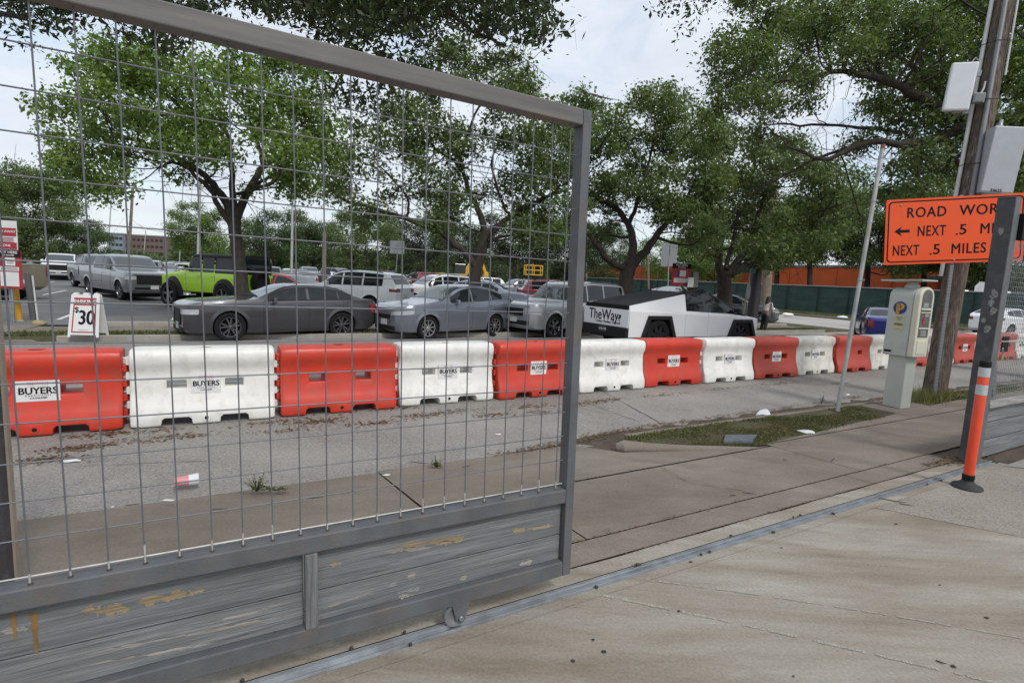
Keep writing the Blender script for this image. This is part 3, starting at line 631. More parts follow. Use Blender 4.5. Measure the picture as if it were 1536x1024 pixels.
mb = MB(); mb.lathe([(.05, 0), (.05, .05), (.035, .07), (.03, .16), (0, .16)], (-.12, 0, .57), n=14); part('conduit_hub', mb, GALV, gb, True)
gb.rotation_euler = (0, R_(4.5), R_(-16))
cen = like(1467, 148, Pb + np.array([.05, -.22, 0])) - Pb
jb = root('junction_box', Pb + cen, R_(-20), 'small grey junction box strapped to the middle of the utility pole', 'junction box')
mb = MB(); mb.box((0, 0, 0), (.17, .12, .17)); part('body', mb, GALV, jb, bev=.006)
mb = MB(); mb.box((0, -.066, 0), (.14, .012, .14)); part('cover', mb, CNG, jb, bev=.003)
mb = MB(); mb.tube([(.02, -.02, .08), (.03, -.02, .13), (.05, .0, .18), (.05, .0, .30)], .014, 8); part('elbow', mb, CND, jb, True)
jb.rotation_euler = (0, R_(4.5), R_(-20))
# ------------------------------------------------------------------ road work sign
Ps = gnd(1402, 598, -.07); nn = np.array([math.sin(R_(-11.6)), -math.cos(R_(-11.6)), 0]); nn = -nn if nn[1] > 0 else nn
Psf = Ps + nn * .05
TL = onplane(1334.5, 300, Psf, nn); BLp = onplane(1325.8, 397.5, Psf, nn); BR = onplane(1487, 392.4, Psf, nn)
ux = (BR - BLp); ux /= np.linalg.norm(ux); uy = np.cross(ux, np.cross(ux, TL - BLp)); uy = -uy / np.linalg.norm(uy); 
if uy[2] < 0: uy = -uy
SH = float((TL - BLp) @ uy); TR = onplane(1541, 289.5, Psf, nn); SW = float((TR - BLp) @ ux)
sn = np.cross(ux, uy)   # towards the camera
if sn @ (CAM - Ps) < 0: sn = -sn
rs = root('road_work_sign', Ps, 0, 'orange road work sign with black lettering and left arrow on perforated steel posts', 'road sign')
def S2(x, y, o=0.): return BLp + ux * x + uy * y + sn * o
def rrect(w, h, r, o=0, n=5):
    pts = []
    for cx, cy, a0 in ((w - r, r, -PI / 2), (w - r, h - r, 0), (r, h - r, PI / 2), (r, r, PI)):
        for k in range(n): t = a0 + PI / 2 * k / (n - 1); pts.append((cx + r * math.cos(t) + o, cy + r * math.sin(t) + o))
    return pts
SORG = mat('sign_orange', (.80, .085, .008), .35, var=.02, scale=3); SED = mat('sign_edge', (.70, .12, .05), .4)
sgn = MB(); sgn.prism(rrect(SW, SH, .03), -sn * .012, BLp, ux, uy); panel = part('sign_panel', sgn, SORG, rs, world=True)
bw = .022; o1 = rrect(SW - .07, SH - .07, .07, .035); o2 = rrect(SW - .07 - 2 * bw, SH - .07 - 2 * bw, .055, .035 + bw)
mb = MB(); V = [S2(x, y, .0015) for x, y in o1] + [S2(x, y, .0015) for x, y in o2]; n = len(o1)
mb.add(V, [(i, (i + 1) % n, n + (i + 1) % n, n + i) for i in range(n)]); part('border', mb, INK, panel, world=True)
let = MB()
def line(txt, x0, x1, v, h=.157, e0=48, e1=1552):
    """lettering fitted between x0..x1 (fractions of the panel) with cap height h"""
    t = text_mb(txt, 1, 0, .0008 / .2, .018, 'LEFT', 1, 1.12); A = np.concatenate(t.v); lo, hi = A.min(0), A.max(0)
    fx = ((x0 - e0) / (e1 - e0)) * SW, ((x1 - e0) / (e1 - e0)) * SW; hh = h * SH; top = .70
    for q in t.v: q[:, 0] = (q[:, 0] - lo[0]) / (hi[0] - lo[0]) * (fx[1] - fx[0]) + fx[0]; q[:, 2] = (q[:, 2] - (lo[2] + hi[2]) / 2) / (hi[2] - lo[2]) * hh + v * SH; q[:, 1] *= .1
    merge(let, place(t, S2(0, 0, .002), ux, -sn, uy))
line('ROAD', 330, 750, .79, .157, 98, 1571); line('WORK', 885, 1400, .79, .157, 98, 1571)
line('NEXT', 430, 735, .503, .157, 72, 1560); line('5', 880, 955, .503, .157, 72, 1560); line('MILES', 1100, 1480, .503, .157, 72, 1560)
line('NEXT', 142, 436, .217); line('5', 590, 665, .217); line('MILES', 790, 1160, .217)
for x, e0, e1, v in ((853, 72, 1560, .503), (563, 48, 1552, .217)): let.prism([(q[0] + (x - e0) / (e1 - e0) * SW, q[1] + (v - .07) * SH) for q in ((-.014, -.014), (.014, -.014), (.014, .014), (-.014, .014))], -sn * .001, S2(0, 0, .003), ux, uy)
ax0, ax1 = (172 - 72) / 1488 * SW, (342 - 72) / 1488 * SW; ay = .512 * SH; ah = .075 * SH; am = ax0 + (ax1 - ax0) * .5
arr = [(ax0, ay), (am, ay + ah), (am - .03, ay + ah * .30), (ax1, ay + ah * .30), (ax1, ay - ah * .30), (am - .03, ay - ah * .30), (am, ay - ah)]
let.prism(arr, -sn * .001, S2(0, 0, .003), ux, uy)
part('lettering', let, INK, panel, world=True)
mb = MB()
for x, y in ((.23, SH - .10), (.235 + .85, .05), (SW - .23, SH - .1)): mb.lathe([(.016, 0), (.016, .006), (.008, .012), (0, .012)], S2(x, y, .002), sn, 8)
part('bolt', mb, GALV, panel, world=True)
PERF, nt, b = nodes('perforated_post'); v = tc(nt, 'Object'); vo = nt.nodes.new('ShaderNodeTexWave'); vo.wave_type = 'BANDS'; vo.bands_direction = 'Z'; vo.inputs['Scale'].default_value = 12.4; L(nt, v, vo.inputs[0]) if False else None
L(nt, v, vo.inputs['Vector']); c = ramp(nt, vo.outputs['Fac'], [(.80, (.26, .27, .28)), (.88, (.05, .05, .05))]); L(nt, c, b.inputs['Base Color']); b.inputs['Roughness'].default_value = .5; b.inputs['Metallic'].default_value = .3
for px, py, ptx, pty in ((1402, 598, 1431, 372), (1465, 600, 1496, 372)):
    g = gnd(px, py, -.07) if px < 1450 else Ps + ux * 0.94 + np.array([0, 0, -.0]) * 0
    g = np.array([g[0], g[1], -.07]) - sn * .03
    t = onplane(ptx, pty, Psf - sn * .045, nn); t2 = t + (t - g) / (t - g)[2] * .9
    mb = MB(); a, b2 = ux, sn
    for (w0, d0, f0) in ((.05, .012, .0), (.012, .04, .02), ):
        pass
    corners = [(-.025, -.02), (.025, -.02), (.025, .02), (-.025, .02)]
    V = [p + a * x + b2 * y for p in (g, t2) for x, y in corners]
    mb.add(V, [(0, 1, 5, 4), (1, 2, 6, 5), (2, 3, 7, 6), (3, 0, 4, 7), (4, 5, 6, 7)]); part('sign_post', mb, PERF, rs, world=True)
# ------------------------------------------------------------------ vehicles
GLASS, nt, b = nodes('car_glass'); b.inputs['Base Color'].default_value = (.012, .016, .018, 1); b.inputs['Roughness'].default_value = .05; b.inputs['Specular IOR Level'].default_value = .45
GLASSC, nt, b = nodes('windshield_glass'); b.inputs['Base Color'].default_value = (.05, .065, .07, 1); b.inputs['Roughness'].default_value = .03; b.inputs['Specular IOR Level'].default_value = .8; b.inputs['IOR'].default_value = 1.55
TYRE = mat('tyre_rubber', (.014, .014, .015), .85, spec=.2, var=.2, bmp=.2); TRIM = mat('black_trim', (.013, .013, .014), .6, var=.1, spec=.25); WELL = mat('wheel_well', (.008, .008, .008), .9)
RIMS = mat('silver_rim', (.55, .56, .57), .25, .85, .05); RIMD = mat('dark_rim', (.16, .16, .17), .25, .8, .1); CHR = mat('chrome', (.65, .66, .68), .12, 1, .03)
LAMP, nt, b = nodes('headlamp'); b.inputs['Base Color'].default_value = (.42, .45, .47, 1); b.inputs['Roughness'].default_value = .08; b.inputs['Coat Weight'].default_value = 1
AMB = mat('amber_lens', (.55, .20, .04), .15, var=.2, scale=30, coat=1); TAIL = mat('tail_lens', (.22, .012, .012), .15, var=.2, scale=20, coat=1); PLATE = mat('licence_plate', (.5, .5, .48), .5, var=.2, scale=30)
def paint(name, c, metal=.35, rough=.32): 
    return mat('paint_' + name, c, rough, metal, .03, 2, 0, coat=.8)
def sm(pts, u, win=.10):
    a = np.array(pts, float); d = np.linspace(-win, win, 9); w = 1 - np.abs(d) / (win * 1.15); w /= w.sum()
    return sum(wi * np.interp(np.asarray(u) + di, a[:, 0], a[:, 1]) for di, wi in zip(d, w))
class Shell:
    def __init__(s, sp): s.sp = sp; s.L = sp['L']
    def ring(s, u):
        sp = s.sp; W2 = sp['W'] / 2; win = sp.get('win', .10)
        w = float(sm(sp['plan'], u, .05)) * W2; zl = float(sm(sp['low'], u, .05)); zb = float(sm(sp['belt'], u, .08)); zr = float(sm(sp['roof'], u, win)); zr = max(zr, zb + .012)
        g = min(1, max(0, (zr - zb - .06) / (.30)))
        rf = sp['rf']; y7 = w * ((1 - g) * .93 + g * rf); ze = zr - .055 * g - .012
        fl = sp.get('fl', .985)
        pts = [(0, zl), (w * .82, zl), (w * .95, zl + .05), (w * .995, zl + .32 * (zb - zl)), (w, zl + .55 * (zb - zl)), (w * .99, zl + .74 * (zb - zl)), (w * fl, zb - .05), (w * (fl - .022), zb)]
        y6 = w * (fl - .03)
        for t in (.05, .35, .68): pts.append((y6 + (y7 - y6) * t + .012 * g * math.sin(t * PI), zb + (ze - zb) * t))
        pts += [(y7, ze), (y7 * .94, zr - .024 * g - .004), (y7 * .62, zr - .007), (y7 * .3, zr - .002), (0, zr)]
        return np.array(pts)
    def X(s, u): return s.L / 2 - u
    def hw(s, u, z):
        r = s.ring(u)[2:12]; return float(np.interp(z, r[:, 1], r[:, 0]))
    def topz(s, u, y):
        r = s.ring(u)[9:][::-1]; return float(np.interp(abs(y), r[:, 0], r[:, 1]))
    def edge(s, u): r = s.ring(u); return r[7][1], r[11][1]
    def mesh(s, lod=False):
        L_ = s.L; us = np.unique(np.concatenate([[0, .02, .05, .1, .16, .24, L_ - .24, L_ - .16, L_ - .1, L_ - .05, L_ - .02, L_], np.linspace(.3, L_ - .3, 22 if lod else 60)]))
        V = []; n = None
        for u in us:
            r = s.ring(u); full = [(-y, z) for y, z in r[1:-1][::-1]]; ring = [(y, z) for y, z in r] + full; n = len(ring)
            V += [(s.X(u), y, z) for y, z in ring]
        k = len(us); Fc = [(i * n + j, (i + 1) * n + j, (i + 1) * n + (j + 1) % n, i * n + (j + 1) % n) for i in range(k - 1) for j in range(n)]
        Fc += [tuple(range(n)), tuple((k - 1) * n + j for j in range(n - 1, -1, -1))]
        mb = MB(); mb.add(V, Fc); return mb
    def side_patch(s, sgn, u0, u1, lo, hi, off=.005, nu=10, nz=4):
        """lo/hi: functions of u giving z"""
        P = []
        for u in np.linspace(u0, u1, nu):
            a, c = lo(u), hi(u); c = max(c, a + .001)
            P.append([(s.X(u), sgn * (s.hw(u, z) + off), z) for z in np.linspace(a, c, nz)])
        return P
    def perim(s, p, z, end, off=.006):
        uo = .0 if end == 0 else s.L
        w0 = s.hw(uo + (.004 if end == 0 else -.004), z); sg = 1 if p >= 0 else -1; q = abs(p)
        if q <= w0: return (s.X(uo) + (off if end == 0 else -off), p, z)
        u = (q - w0); uu = u if end == 0 else s.L - u
        return (s.X(uu) + (off * .6 if end == 0 else -off * .6), sg * (s.hw(uu, z) + off), z)
    def pp(s, end, p0, p1, z00, z01, z10, z11, n=14, nz=4, off=.014):
        P = []
        for i in range(n):
            t = i / (n - 1); p = p0 + (p1 - p0) * t; a = z00 + (z10 - z00) * t; c = z01 + (z11 - z01) * t
            P.append([s.perim(p, z, end, off) for z in np.linspace(a, c, nz)])
        return P
def solid(mb_, P, m=0):
    mb_.grid(P, m); return mb_
def wheel_parts(parent, x, y, Rw, Wd, rim, style, sgn, lod=False):
    t = MB(); ri = Rw * .68
    t.lathe([(ri, -Wd * .42), (Rw * .86, -Wd * .5), (Rw * .97, -Wd * .43), (Rw, -Wd * .3), (Rw, Wd * .3), (Rw * .97, Wd * .43), (Rw * .86, Wd * .5), (ri, Wd * .42), (ri * .98, 0), (ri, -Wd * .42)], (0, 0, 0), (0, 1, 0), 16 if lod else 36, 0, False)
    w = part('wheel', t, TYRE, parent, True); w.location = (x, y, Rw)
    r = MB(); r.lathe([(0, 0), (ri * .98, 0), (ri, sgn * Wd * .40)], (0, 0, 0), (0, 1, 0), 16 if lod else 32, 1, False)
    yo = sgn * Wd * .40
    if not lod:
        r.lathe([(ri * .90, yo - sgn * .03), (ri * .93, yo), (ri * .99, yo + sgn * .002), (ri, yo - sgn * .01)], (0, 0, 0), (0, 1, 0), 32, 0, False)
        ns, split, wd = style
        for k in range(ns):
            for dq in ((-split, split) if split else (0,)):
                a = 2 * PI * k / ns + .2; a2 = a + dq
                c0 = np.array([math.cos(a), 0, math.sin(a)]) * ri * .12; c1 = np.array([math.cos(a2), 0, math.sin(a2)]) * ri * .93
                d = c1 - c0; pz = np.cross(d, [0, 1, 0]); pz /= np.linalg.norm(pz)
                h0, h1 = wd * ri, wd * ri * .75
                V = [c0 - pz * h0, c0 + pz * h0, c1 + pz * h1, c1 - pz * h1]; A = [v + np.array([0, yo - sgn * .012, 0]) for v in V]; B = [v + np.array([0, yo - sgn * .05, 0]) for v in V]
                r.add(A + B, [(0, 1, 2, 3), (7, 6, 5, 4), (0, 4, 5, 1), (1, 5, 6, 2), (2, 6, 7, 3), (3, 7, 4, 0)], 0)
        r.lathe([(ri * .2, yo - sgn * .04), (ri * .19, yo - sgn * .004), (ri * .1, yo), (0, yo)], (0, 0, 0), (0, 1, 0), 16, 0)
    else: r.lathe([(ri * .2, yo - sgn * .03), (ri * .8, yo - sgn * .01), (ri * .9, yo - sgn * .02)], (0, 0, 0), (0, 1, 0), 14, 0, False)
    rr = part('rim', r, [rim, WELL], w, False)
    return w
def make_car(name, sp, P, head, label, cat, pnt, group=None, lod=False):
    sh = Shell(sp); Lc = sp['L']; r = root(name, P, R_(head), label, cat, group); X = sh.X
    fa, ra = sp['fa'], sp['fa'] + sp['wb']; Rw = sp['R']; W2 = sp['W'] / 2
    o = newobj('tmp', sh.mesh(lod).me('tmp', [pnt, WELL])); cut = MB()
    for u in (fa, ra):
        for sg in (-1, 1): cut.lathe([(0, 0), (Rw * sp.get('arch', 1.12), 0), (Rw * sp.get('arch', 1.12), .5), (0, .5)], (X(u), sg * (W2 - .30), Rw + .01), (0, sg, 0), 14 if lod else 36, 1)
    c = newobj('cut', cut.me('cut', [pnt, WELL])); bo = o.modifiers.new('b', 'BOOLEAN'); bo.object = c; bo.solver = 'EXACT'; bo.operation = 'DIFFERENCE'
    dg = bpy.context.evaluated_depsgraph_get(); me = bpy.data.meshes.new_from_object(o.evaluated_get(dg)); me.name = 'body'
    bpy.data.objects.remove(o); bpy.data.objects.remove(c); me.shade_smooth(); me.set_sharp_from_angle(angle=R_(30))
    body = newobj('body', me, r); body.material_slots[0].link = 'OBJECT'; body.material_slots[0].material = pnt
    r['_l'] = 0; del r['_l']
    # windows
    zb_ = lambda u: sh.edge(u)[0] + sp.get('wlo', .035); zt_ = lambda u: sh.edge(u)[1] - sp.get('whi', .03)
    fr = MB()
    for (u0, u1) in sp['side']:
        for sg in (-1, 1):
            w = MB(); solid(w, sh.side_patch(sg, u0, u1, zb_, zt_, sp.get('woff', .009), 12 if not lod else 5)); part('side_window', w, GLASS, r, True)
    if sp.get('chromeline') and not lod:
        for sg in (-1, 1):
            u0, u1 = sp['side'][0][0], sp['side'][-1][1]; us = np.linspace(u0, u1, 26)
            fr.tube([(X(u), sg * (sh.hw(u, zt_(u)) + .007), zt_(u)) for u in us if zt_(u) > zb_(u) + .01] , .008, 5)
            fr.tube([(X(u), sg * (sh.hw(u, zb_(u)) + .007), zb_(u)) for u in us], .007, 5)
        part('window_trim', fr, CHR if sp['chromeline'] == 1 else TRIM, r, True)
    for nm, key, g in (('windshield', 'ws', GLASSC), ('rear_window', 'rw', GLASS)):
        if key in sp:
            u0, u1, fy = sp[key]; P_ = []
            for u in np.linspace(u0, u1, 9):
                rg = sh.ring(u); ym = rg[11][0] * fy; P_.append([(X(u), y, sh.topz(u, y) + .009) for y in np.linspace(-ym, ym, 11)])
            w = MB(); w.grid(P_ if key == 'ws' else P_); part(nm, w, g, r, True)
    if 'vrw' in sp:   # upright rear glass on the tail face
        z0, z1, wy = sp['vrw']; w = MB(); w.grid(sh.pp(1, -W2 * wy, W2 * wy, z0, z1, z0, z1, 12, 4)); part('rear_window', w, GLASS, r, True)
    # lamps, grille
    for sg in (-1, 1):
        h = sp['hl']; w = MB(); w.grid(sh.pp(0, sg * h[0], sg * h[1], *h[2:6])); part('headlight', w, LAMP, r, True)
        if not lod and sp.get('amber', True):
            w = MB(); w.grid(sh.pp(0, sg * (h[1] - .09), sg * (h[1] + .01), h[4] + .005, h[5] - .01, h[4] + .01, h[5] - .015, 5, 3, .011)); part('turn_lamp', w, AMB, r, True)
        h = sp['tl']; w = MB(); w.grid(sh.pp(1, sg * h[0], sg * h[1], *h[2:6])); part('taillight', w, TAIL, r, True)
    gtm = MB(); g = sp['gr']; gtm.grid(sh.pp(0, -g[0], g[0], g[1], g[2], g[1], g[2], 14, 4, .009)); gr = part('grille', gtm, TRIM, r, True)
    if not lod and sp.get('grbar', 1):
        w = MB()
        for z in np.linspace(g[1], g[2], sp.get('ngb', 2)): w.tube([sh.perim(p, z, 0, .012) for p in np.linspace(-g[0], g[0], 14)], .011, 5)
        for p in (-g[0], g[0]): w.tube([sh.perim(p, z, 0, .012) for z in np.linspace(g[1], g[2], 4)], .011, 5)
        part('grille_surround', w, CHR if sp.get('grbar', 1) == 1 else TRIM, gr, True)
    w = MB(); b_ = sp.get('intake', (.62, .26, .36)); w.grid(sh.pp(0, -b_[0], b_[0], b_[1], b_[2], b_[1], b_[2], 14, 3, .008)); part('lower_intake', w, TRIM, r, True)
    lw = sp.get('lowtrim')
    if lw:
        w = MB()
        for sg in (-1, 1): w.grid(sh.side_patch(sg, .3, Lc - .3, lambda u: float(sm(sp['low'], u, .05)) + .03, lambda u: max(float(sm(sp['low'], u, .05)) + .04, lw[1] - .04), .006, 40, 3))
        part('lower_cladding', w, TRIM, r, True)
    if not lod:
        w = MB()
        for u in sp.get('seams', []):
            for sg in (-1, 1): w.tube([(X(u + sp.get('rake', 0) * (z - .6)), sg * (sh.hw(u, z) + .001), z) for z in np.linspace(float(sm(sp['low'], u, .05)) + .10, sh.edge(u)[0], 8)], .0045, 4)
        if len(sp.get('seams', [])) > 1:
            u0, u1 = sp['seams'][0], sp['seams'][-1]
            for sg in (-1, 1): w.tube([(X(u), sg * (sh.hw(u, .30) + .001), float(sm(sp['low'], u, .05)) + .10) for u in np.linspace(u0, u1, 8)], .004, 4)
        part('door_seams', w, WELL, r, True)
        w = MB()
        for u in sp.get('handles', []):
            for sg in (-1, 1): zz = sh.edge(u)[0] - .11; w.tube([(X(u), sg * (sh.hw(u, zz) + .02), zz), (X(u + .17), sg * (sh.hw(u + .17, zz) + .02), zz + .005)], .012, 6)
        part('door_handles', w, pnt if sp.get('hpaint', 1) else CHR, r, True)
        for u in (fa, ra):
            for sg in (-1, 1):
                w = MB(); ar = Rw * sp.get('arch', 1.12); fw_ = sp.get('flare', 0)
                a = np.linspace(-.10, PI + .10, 22); P_ = []
                for t in a:
                    row = []
                    for dr, oo in ((-.012, -.015), (.0, .012 + fw_), (.05 + fw_ * .4, .008 + fw_ * .7), (.075 + fw_, .0)):
                        x = X(u) + (ar + dr) * math.cos(t); z = Rw + .01 + (ar + dr) * math.sin(t); row.append((x, sg * (sh.hw(min(max(Lc / 2 - x, .02), Lc - .02), max(z, .2)) + oo), z))
                    P_.append(row)
                w.grid(P_ if sg > 0 else [q[::-1] for q in P_]); part('wheel_arch', w, TRIM if sp.get('flaret') else pnt, r, True)
    if sp.get('mir'):
        u, z = sp['mir']
        for sg in (-1, 1):
            w = MB(); y = sh.hw(u, z) ; w.box((X(u), sg * (y + .11), z + .02), (.09, .20, .15), 0, 0, taper=.85); w.box((X(u), sg * (y + .02), z - .03), (.06, .12, .04), m=1); q = part('wing_mirror', w, [TRIM if sp.get('mtrim') else pnt, TRIM], r, bev=.02)
    if sp.get('rails'):
        u0, u1 = sp['rails']
        w = MB()
        for sg in (-1, 1):
            us = np.linspace(u0, u1, 8); w.tube([(X(u), sg * sh.ring(u)[11][0] * .93, sh.topz(u, sh.ring(u)[11][0] * .93) + (.05 if 0 < i < 7 else .0)) for i, u in enumerate(us)], .017, 6)
        part('roof_rack', w, TRIM if sp.get('railt', 1) else CHR, r, True)
    w = MB(); zp = sp.get('pz', (.42, .72)); w.box((X(0) + .014, 0, zp[0]), (.01, .31, .155)); part('licence_plate', w, PLATE, r)
    w = MB(); w.box((X(Lc) - .014, 0, zp[1]), (.01, .31, .155)); part('licence_plate', w, PLATE, r)
    w = MB(); w.box((0, 0, .28), (Lc - 1.2, sp['W'] - .62, .24)); part('underbody', w, WELL, r)
    for u in (fa, ra):
        for sg in (-1, 1): wheel_parts(r, X(u), sg * (W2 - sp.get('tw', .24) / 2 - sp.get('inset', .025)), Rw, sp.get('tw', .24), sp.get('rim', RIMS), sp.get('style', (5, .22, .10)), sg, lod)
    return r, sh
def wheel_place(sp, head, px, py, z, which):
    """root position so that the contact of one wheel is seen at px,py. which: ('f'|'r', side sign)"""
    u = sp['fa'] + (0 if which[0] == 'f' else sp['wb']); x = sp['L'] / 2 - u; y = which[1] * (sp['W'] / 2 - .12); h = R_(head)
    g = gnd(px, py, z); return g - np.array([x * math.cos(h) - y * math.sin(h), x * math.sin(h) + y * math.cos(h), 0])
SEDAN = dict(L=4.95, W=1.90, R=.365, fa=.98, wb=2.86, rf=.74, arch=1.10, low=[(0, .30), (.1, .20), (.3, .17), (4.6, .19), (4.85, .28), (4.95, .36)], plan=[(0, .70), (.05, .80), (.16, .90), (.4, .965), (.9, .995), (3.9, 1.0), (4.5, .96), (4.8, .90), (4.91, .82), (4.95, .76)],
    belt=[(0, .84), (.05, .88), (.3, .92), (1.2, .98), (1.8, 1.0), (4.2, 1.06), (4.75, 1.04), (4.92, .98), (4.95, .86)], roof=[(0, .85), (.05, .91), (.3, .97), (1.4, 1.06), (1.62, 1.07), (2.28, 1.40), (2.55, 1.465), (3.0, 1.48), (3.5, 1.455), (3.8, 1.39), (4.4, 1.13), (4.75, 1.09), (4.93, 1.02), (4.95, .88)],
    side=[(1.86, 2.86), (2.93, 3.72), (3.76, 4.16)], ws=(1.68, 2.40, .93), rw=(3.78, 4.34, .86), hl=(.46, .98, .66, .78, .68, .80), tl=(.60, .98, .66, .96, .72, .96), gr=(.40, .40, .76), intake=(.60, .22, .34), seams=[1.75, 2.90, 3.86], handles=[2.62, 3.62], mir=(2.0, 1.02), rim=RIMD, style=(5, .24, .085), chromeline=2, grbar=2, win=.12, pz=(.36, .62), lowtrim=(.0, .24))
CROSS = dict(L=4.62, W=1.87, R=.355, fa=.92, wb=2.68, rf=.74, low=[(0, .34), (.12, .22), (.4, .20), (4.3, .21), (4.55, .34), (4.62, .42)], plan=[(0, .50), (.04, .66), (.16, .83), (.4, .94), (.9, .99), (3.5, 1), (4.2, .95), (4.5, .87), (4.6, .76), (4.62, .70)],
    belt=[(0, .86), (.06, .90), (.3, .95), (1.1, 1.0), (1.6, 1.05), (3.6, 1.15), (4.3, 1.19), (4.56, 1.16), (4.62, 1.02)], roof=[(0, .88), (.06, .93), (.3, 1.0), (1.2, 1.12), (1.42, 1.15), (2.12, 1.53), (2.45, 1.62), (2.9, 1.65), (3.4, 1.61), (3.85, 1.50), (4.30, 1.27), (4.52, 1.2), (4.62, 1.04)],
    side=[(1.74, 2.55), (2.62, 3.38), (3.43, 3.92)], ws=(1.50, 2.24, .93), rw=(3.85, 4.35, .85), hl=(.36, .92, .70, .79, .76, .88), tl=(.52, 1.05, .86, 1.04, .92, 1.06), gr=(.34, .60, .72), intake=(.50, .28, .40), seams=[1.62, 2.58, 3.5], handles=[2.32, 3.24], mir=(1.92, 1.10), rim=RIMS, style=(9, 0, .07), chromeline=1, win=.12, lowtrim=(.0, .28), pz=(.50, .72), amber=False)
BIGSUV = dict(L=5.25, W=2.0, R=.40, fa=.96, wb=3.13, rf=.82, low=[(0, .42), (.12, .30), (.4, .28), (4.9, .30), (5.2, .42), (5.25, .46)], plan=[(0, .72), (.04, .82), (.14, .92), (.4, .98), (.9, 1), (4.6, 1), (5.0, .96), (5.2, .90), (5.25, .86)],
    belt=[(0, 1.04), (.05, 1.08), (.3, 1.10), (1.3, 1.13), (1.7, 1.16), (5.0, 1.22), (5.25, 1.14)], roof=[(0, 1.06), (.05, 1.12), (.3, 1.16), (1.3, 1.21), (1.55, 1.23), (2.1, 1.74), (2.4, 1.86), (3.0, 1.91), (4.6, 1.88), (4.95, 1.82), (5.18, 1.2), (5.25, 1.16)],
    side=[(1.80, 2.60), (2.68, 3.55), (3.63, 4.75)], ws=(1.60, 2.22, .93), vrw=(1.22, 1.2, .0), hl=(.52, 1.06, .80, 1.0, .80, 1.0), tl=(.72, 1.06, .85, 1.3, .88, 1.3), gr=(.46, .74, .98), intake=(.7, .44, .58), seams=[1.7, 2.64, 3.62], handles=[2.36, 3.3], mir=(1.95, 1.25), rim=CHR, style=(6, .16, .10), rails=(2.3, 4.7), railt=0, win=.07, pz=(.60, .85), fl=.99)
SUV = dict(L=4.95, W=1.96, R=.385, fa=.92, wb=2.92, rf=.79, low=[(0, .38), (.12, .26), (.4, .24), (4.6, .26), (4.9, .38), (4.95, .42)], plan=[(0, .68), (.04, .78), (.14, .90), (.4, .975), (.9, 1), (4.2, 1), (4.7, .95), (4.9, .89), (4.95, .84)],
    belt=[(0, .97), (.05, 1.0), (.3, 1.03), (1.3, 1.08), (1.7, 1.12), (4.6, 1.17), (4.95, 1.10)], roof=[(0, .98), (.05, 1.03), (.3, 1.08), (1.3, 1.16), (1.5, 1.19), (2.1, 1.64), (2.4, 1.75), (3.0, 1.80), (4.2, 1.76), (4.55, 1.70), (4.86, 1.22), (4.95, 1.13)],
    side=[(1.76, 2.52), (2.60, 3.44), (3.52, 4.36)], ws=(1.56, 2.20, .93), rw=(4.58, 4.82, .86), hl=(.50, 1.0, .80, .94, .80, .94), tl=(.50, 1.10, .98, 1.10, .98, 1.10), gr=(.46, .74, .92), intake=(.65, .38, .52), seams=[1.66, 2.56, 3.5], handles=[2.28, 3.2], mir=(1.9, 1.2), rim=RIMS, style=(5, .2, .1), rails=(2.2, 4.3), win=.08, pz=(.55, .80), chromeline=2, lowtrim=(.0, .36), fl=.99)
PICK = dict(L=5.9, W=2.06, R=.42, fa=1.0, wb=3.67, rf=.80, low=[(0, .46), (.12, .34), (.4, .32), (5.6, .36), (5.85, .5), (5.9, .52)], plan=[(0, .80), (.04, .88), (.14, .95), (.4, .99), (.9, 1), (5.6, 1), (5.85, .96), (5.9, .94)],
    belt=[(0, 1.14), (.05, 1.17), (.3, 1.19), (1.4, 1.22), (1.75, 1.25), (4.1, 1.28), (4.2, 1.36), (5.8, 1.38), (5.9, 1.36)], roof=[(0, 1.16), (.05, 1.22), (.3, 1.26), (1.4, 1.34), (1.65, 1.36), (2.2, 1.80), (2.45, 1.93), (3.0, 1.97), (3.9, 1.95), (4.05, 1.90), (4.18, 1.40), (5.8, 1.40), (5.9, 1.38)],
    side=[(1.88, 2.78), (2.86, 3.88)], ws=(1.70, 2.30, .93), rw=(4.07, 4.14, .8), hl=(.68, 1.10, .92, 1.06, .92, 1.06), tl=(.86, 1.10, .92, 1.3, .92, 1.3), gr=(.66, .74, 1.10), intake=(.75, .50, .60), seams=[1.8, 2.82, 3.95], handles=[2.5, 3.6], mir=(2.02, 1.36), rim=RIMD, style=(6, 0, .12), win=.05, pz=(.60, .72), fl=.99, grbar=2)
JEEP = dict(woff=.024, L=4.6, W=1.72, R=.46, fa=.75, wb=2.95, rf=.88, low=[(0, .62), (.1, .56), (4.5, .56), (4.6, .62)], plan=[(0, .74), (.5, .80), (1.2, .92), (1.5, .98), (4.55, .98), (4.6, .97)],
    belt=[(0, 1.10), (.05, 1.16), (1.3, 1.28), (1.5, 1.30), (4.6, 1.30)], roof=[(0, 1.14), (.05, 1.20), (1.2, 1.34), (1.50, 1.36), (1.86, 1.90), (2.0, 1.97), (4.6, 1.97)],
    side=[(1.80, 2.45), (2.55, 3.15), (3.28, 4.30)], ws=(1.55, 1.82, .9), vrw=(1.36, 1.85, .72), hl=(.35, .55, .95, 1.12, .95, 1.12), tl=(.72, .86, .95, 1.2, .95, 1.2), gr=(.30, .85, 1.12), intake=(.6, .64, .7), seams=[1.62, 2.5, 3.2], handles=[2.28, 3.02], mir=(1.75, 1.42), mtrim=1, rim=RIMD, style=(5, 0, .16), win=.03, pz=(.72, .9), fl=1.0, tw=.32, arch=1.04, flare=.10, flaret=1, inset=-.13, grbar=0)
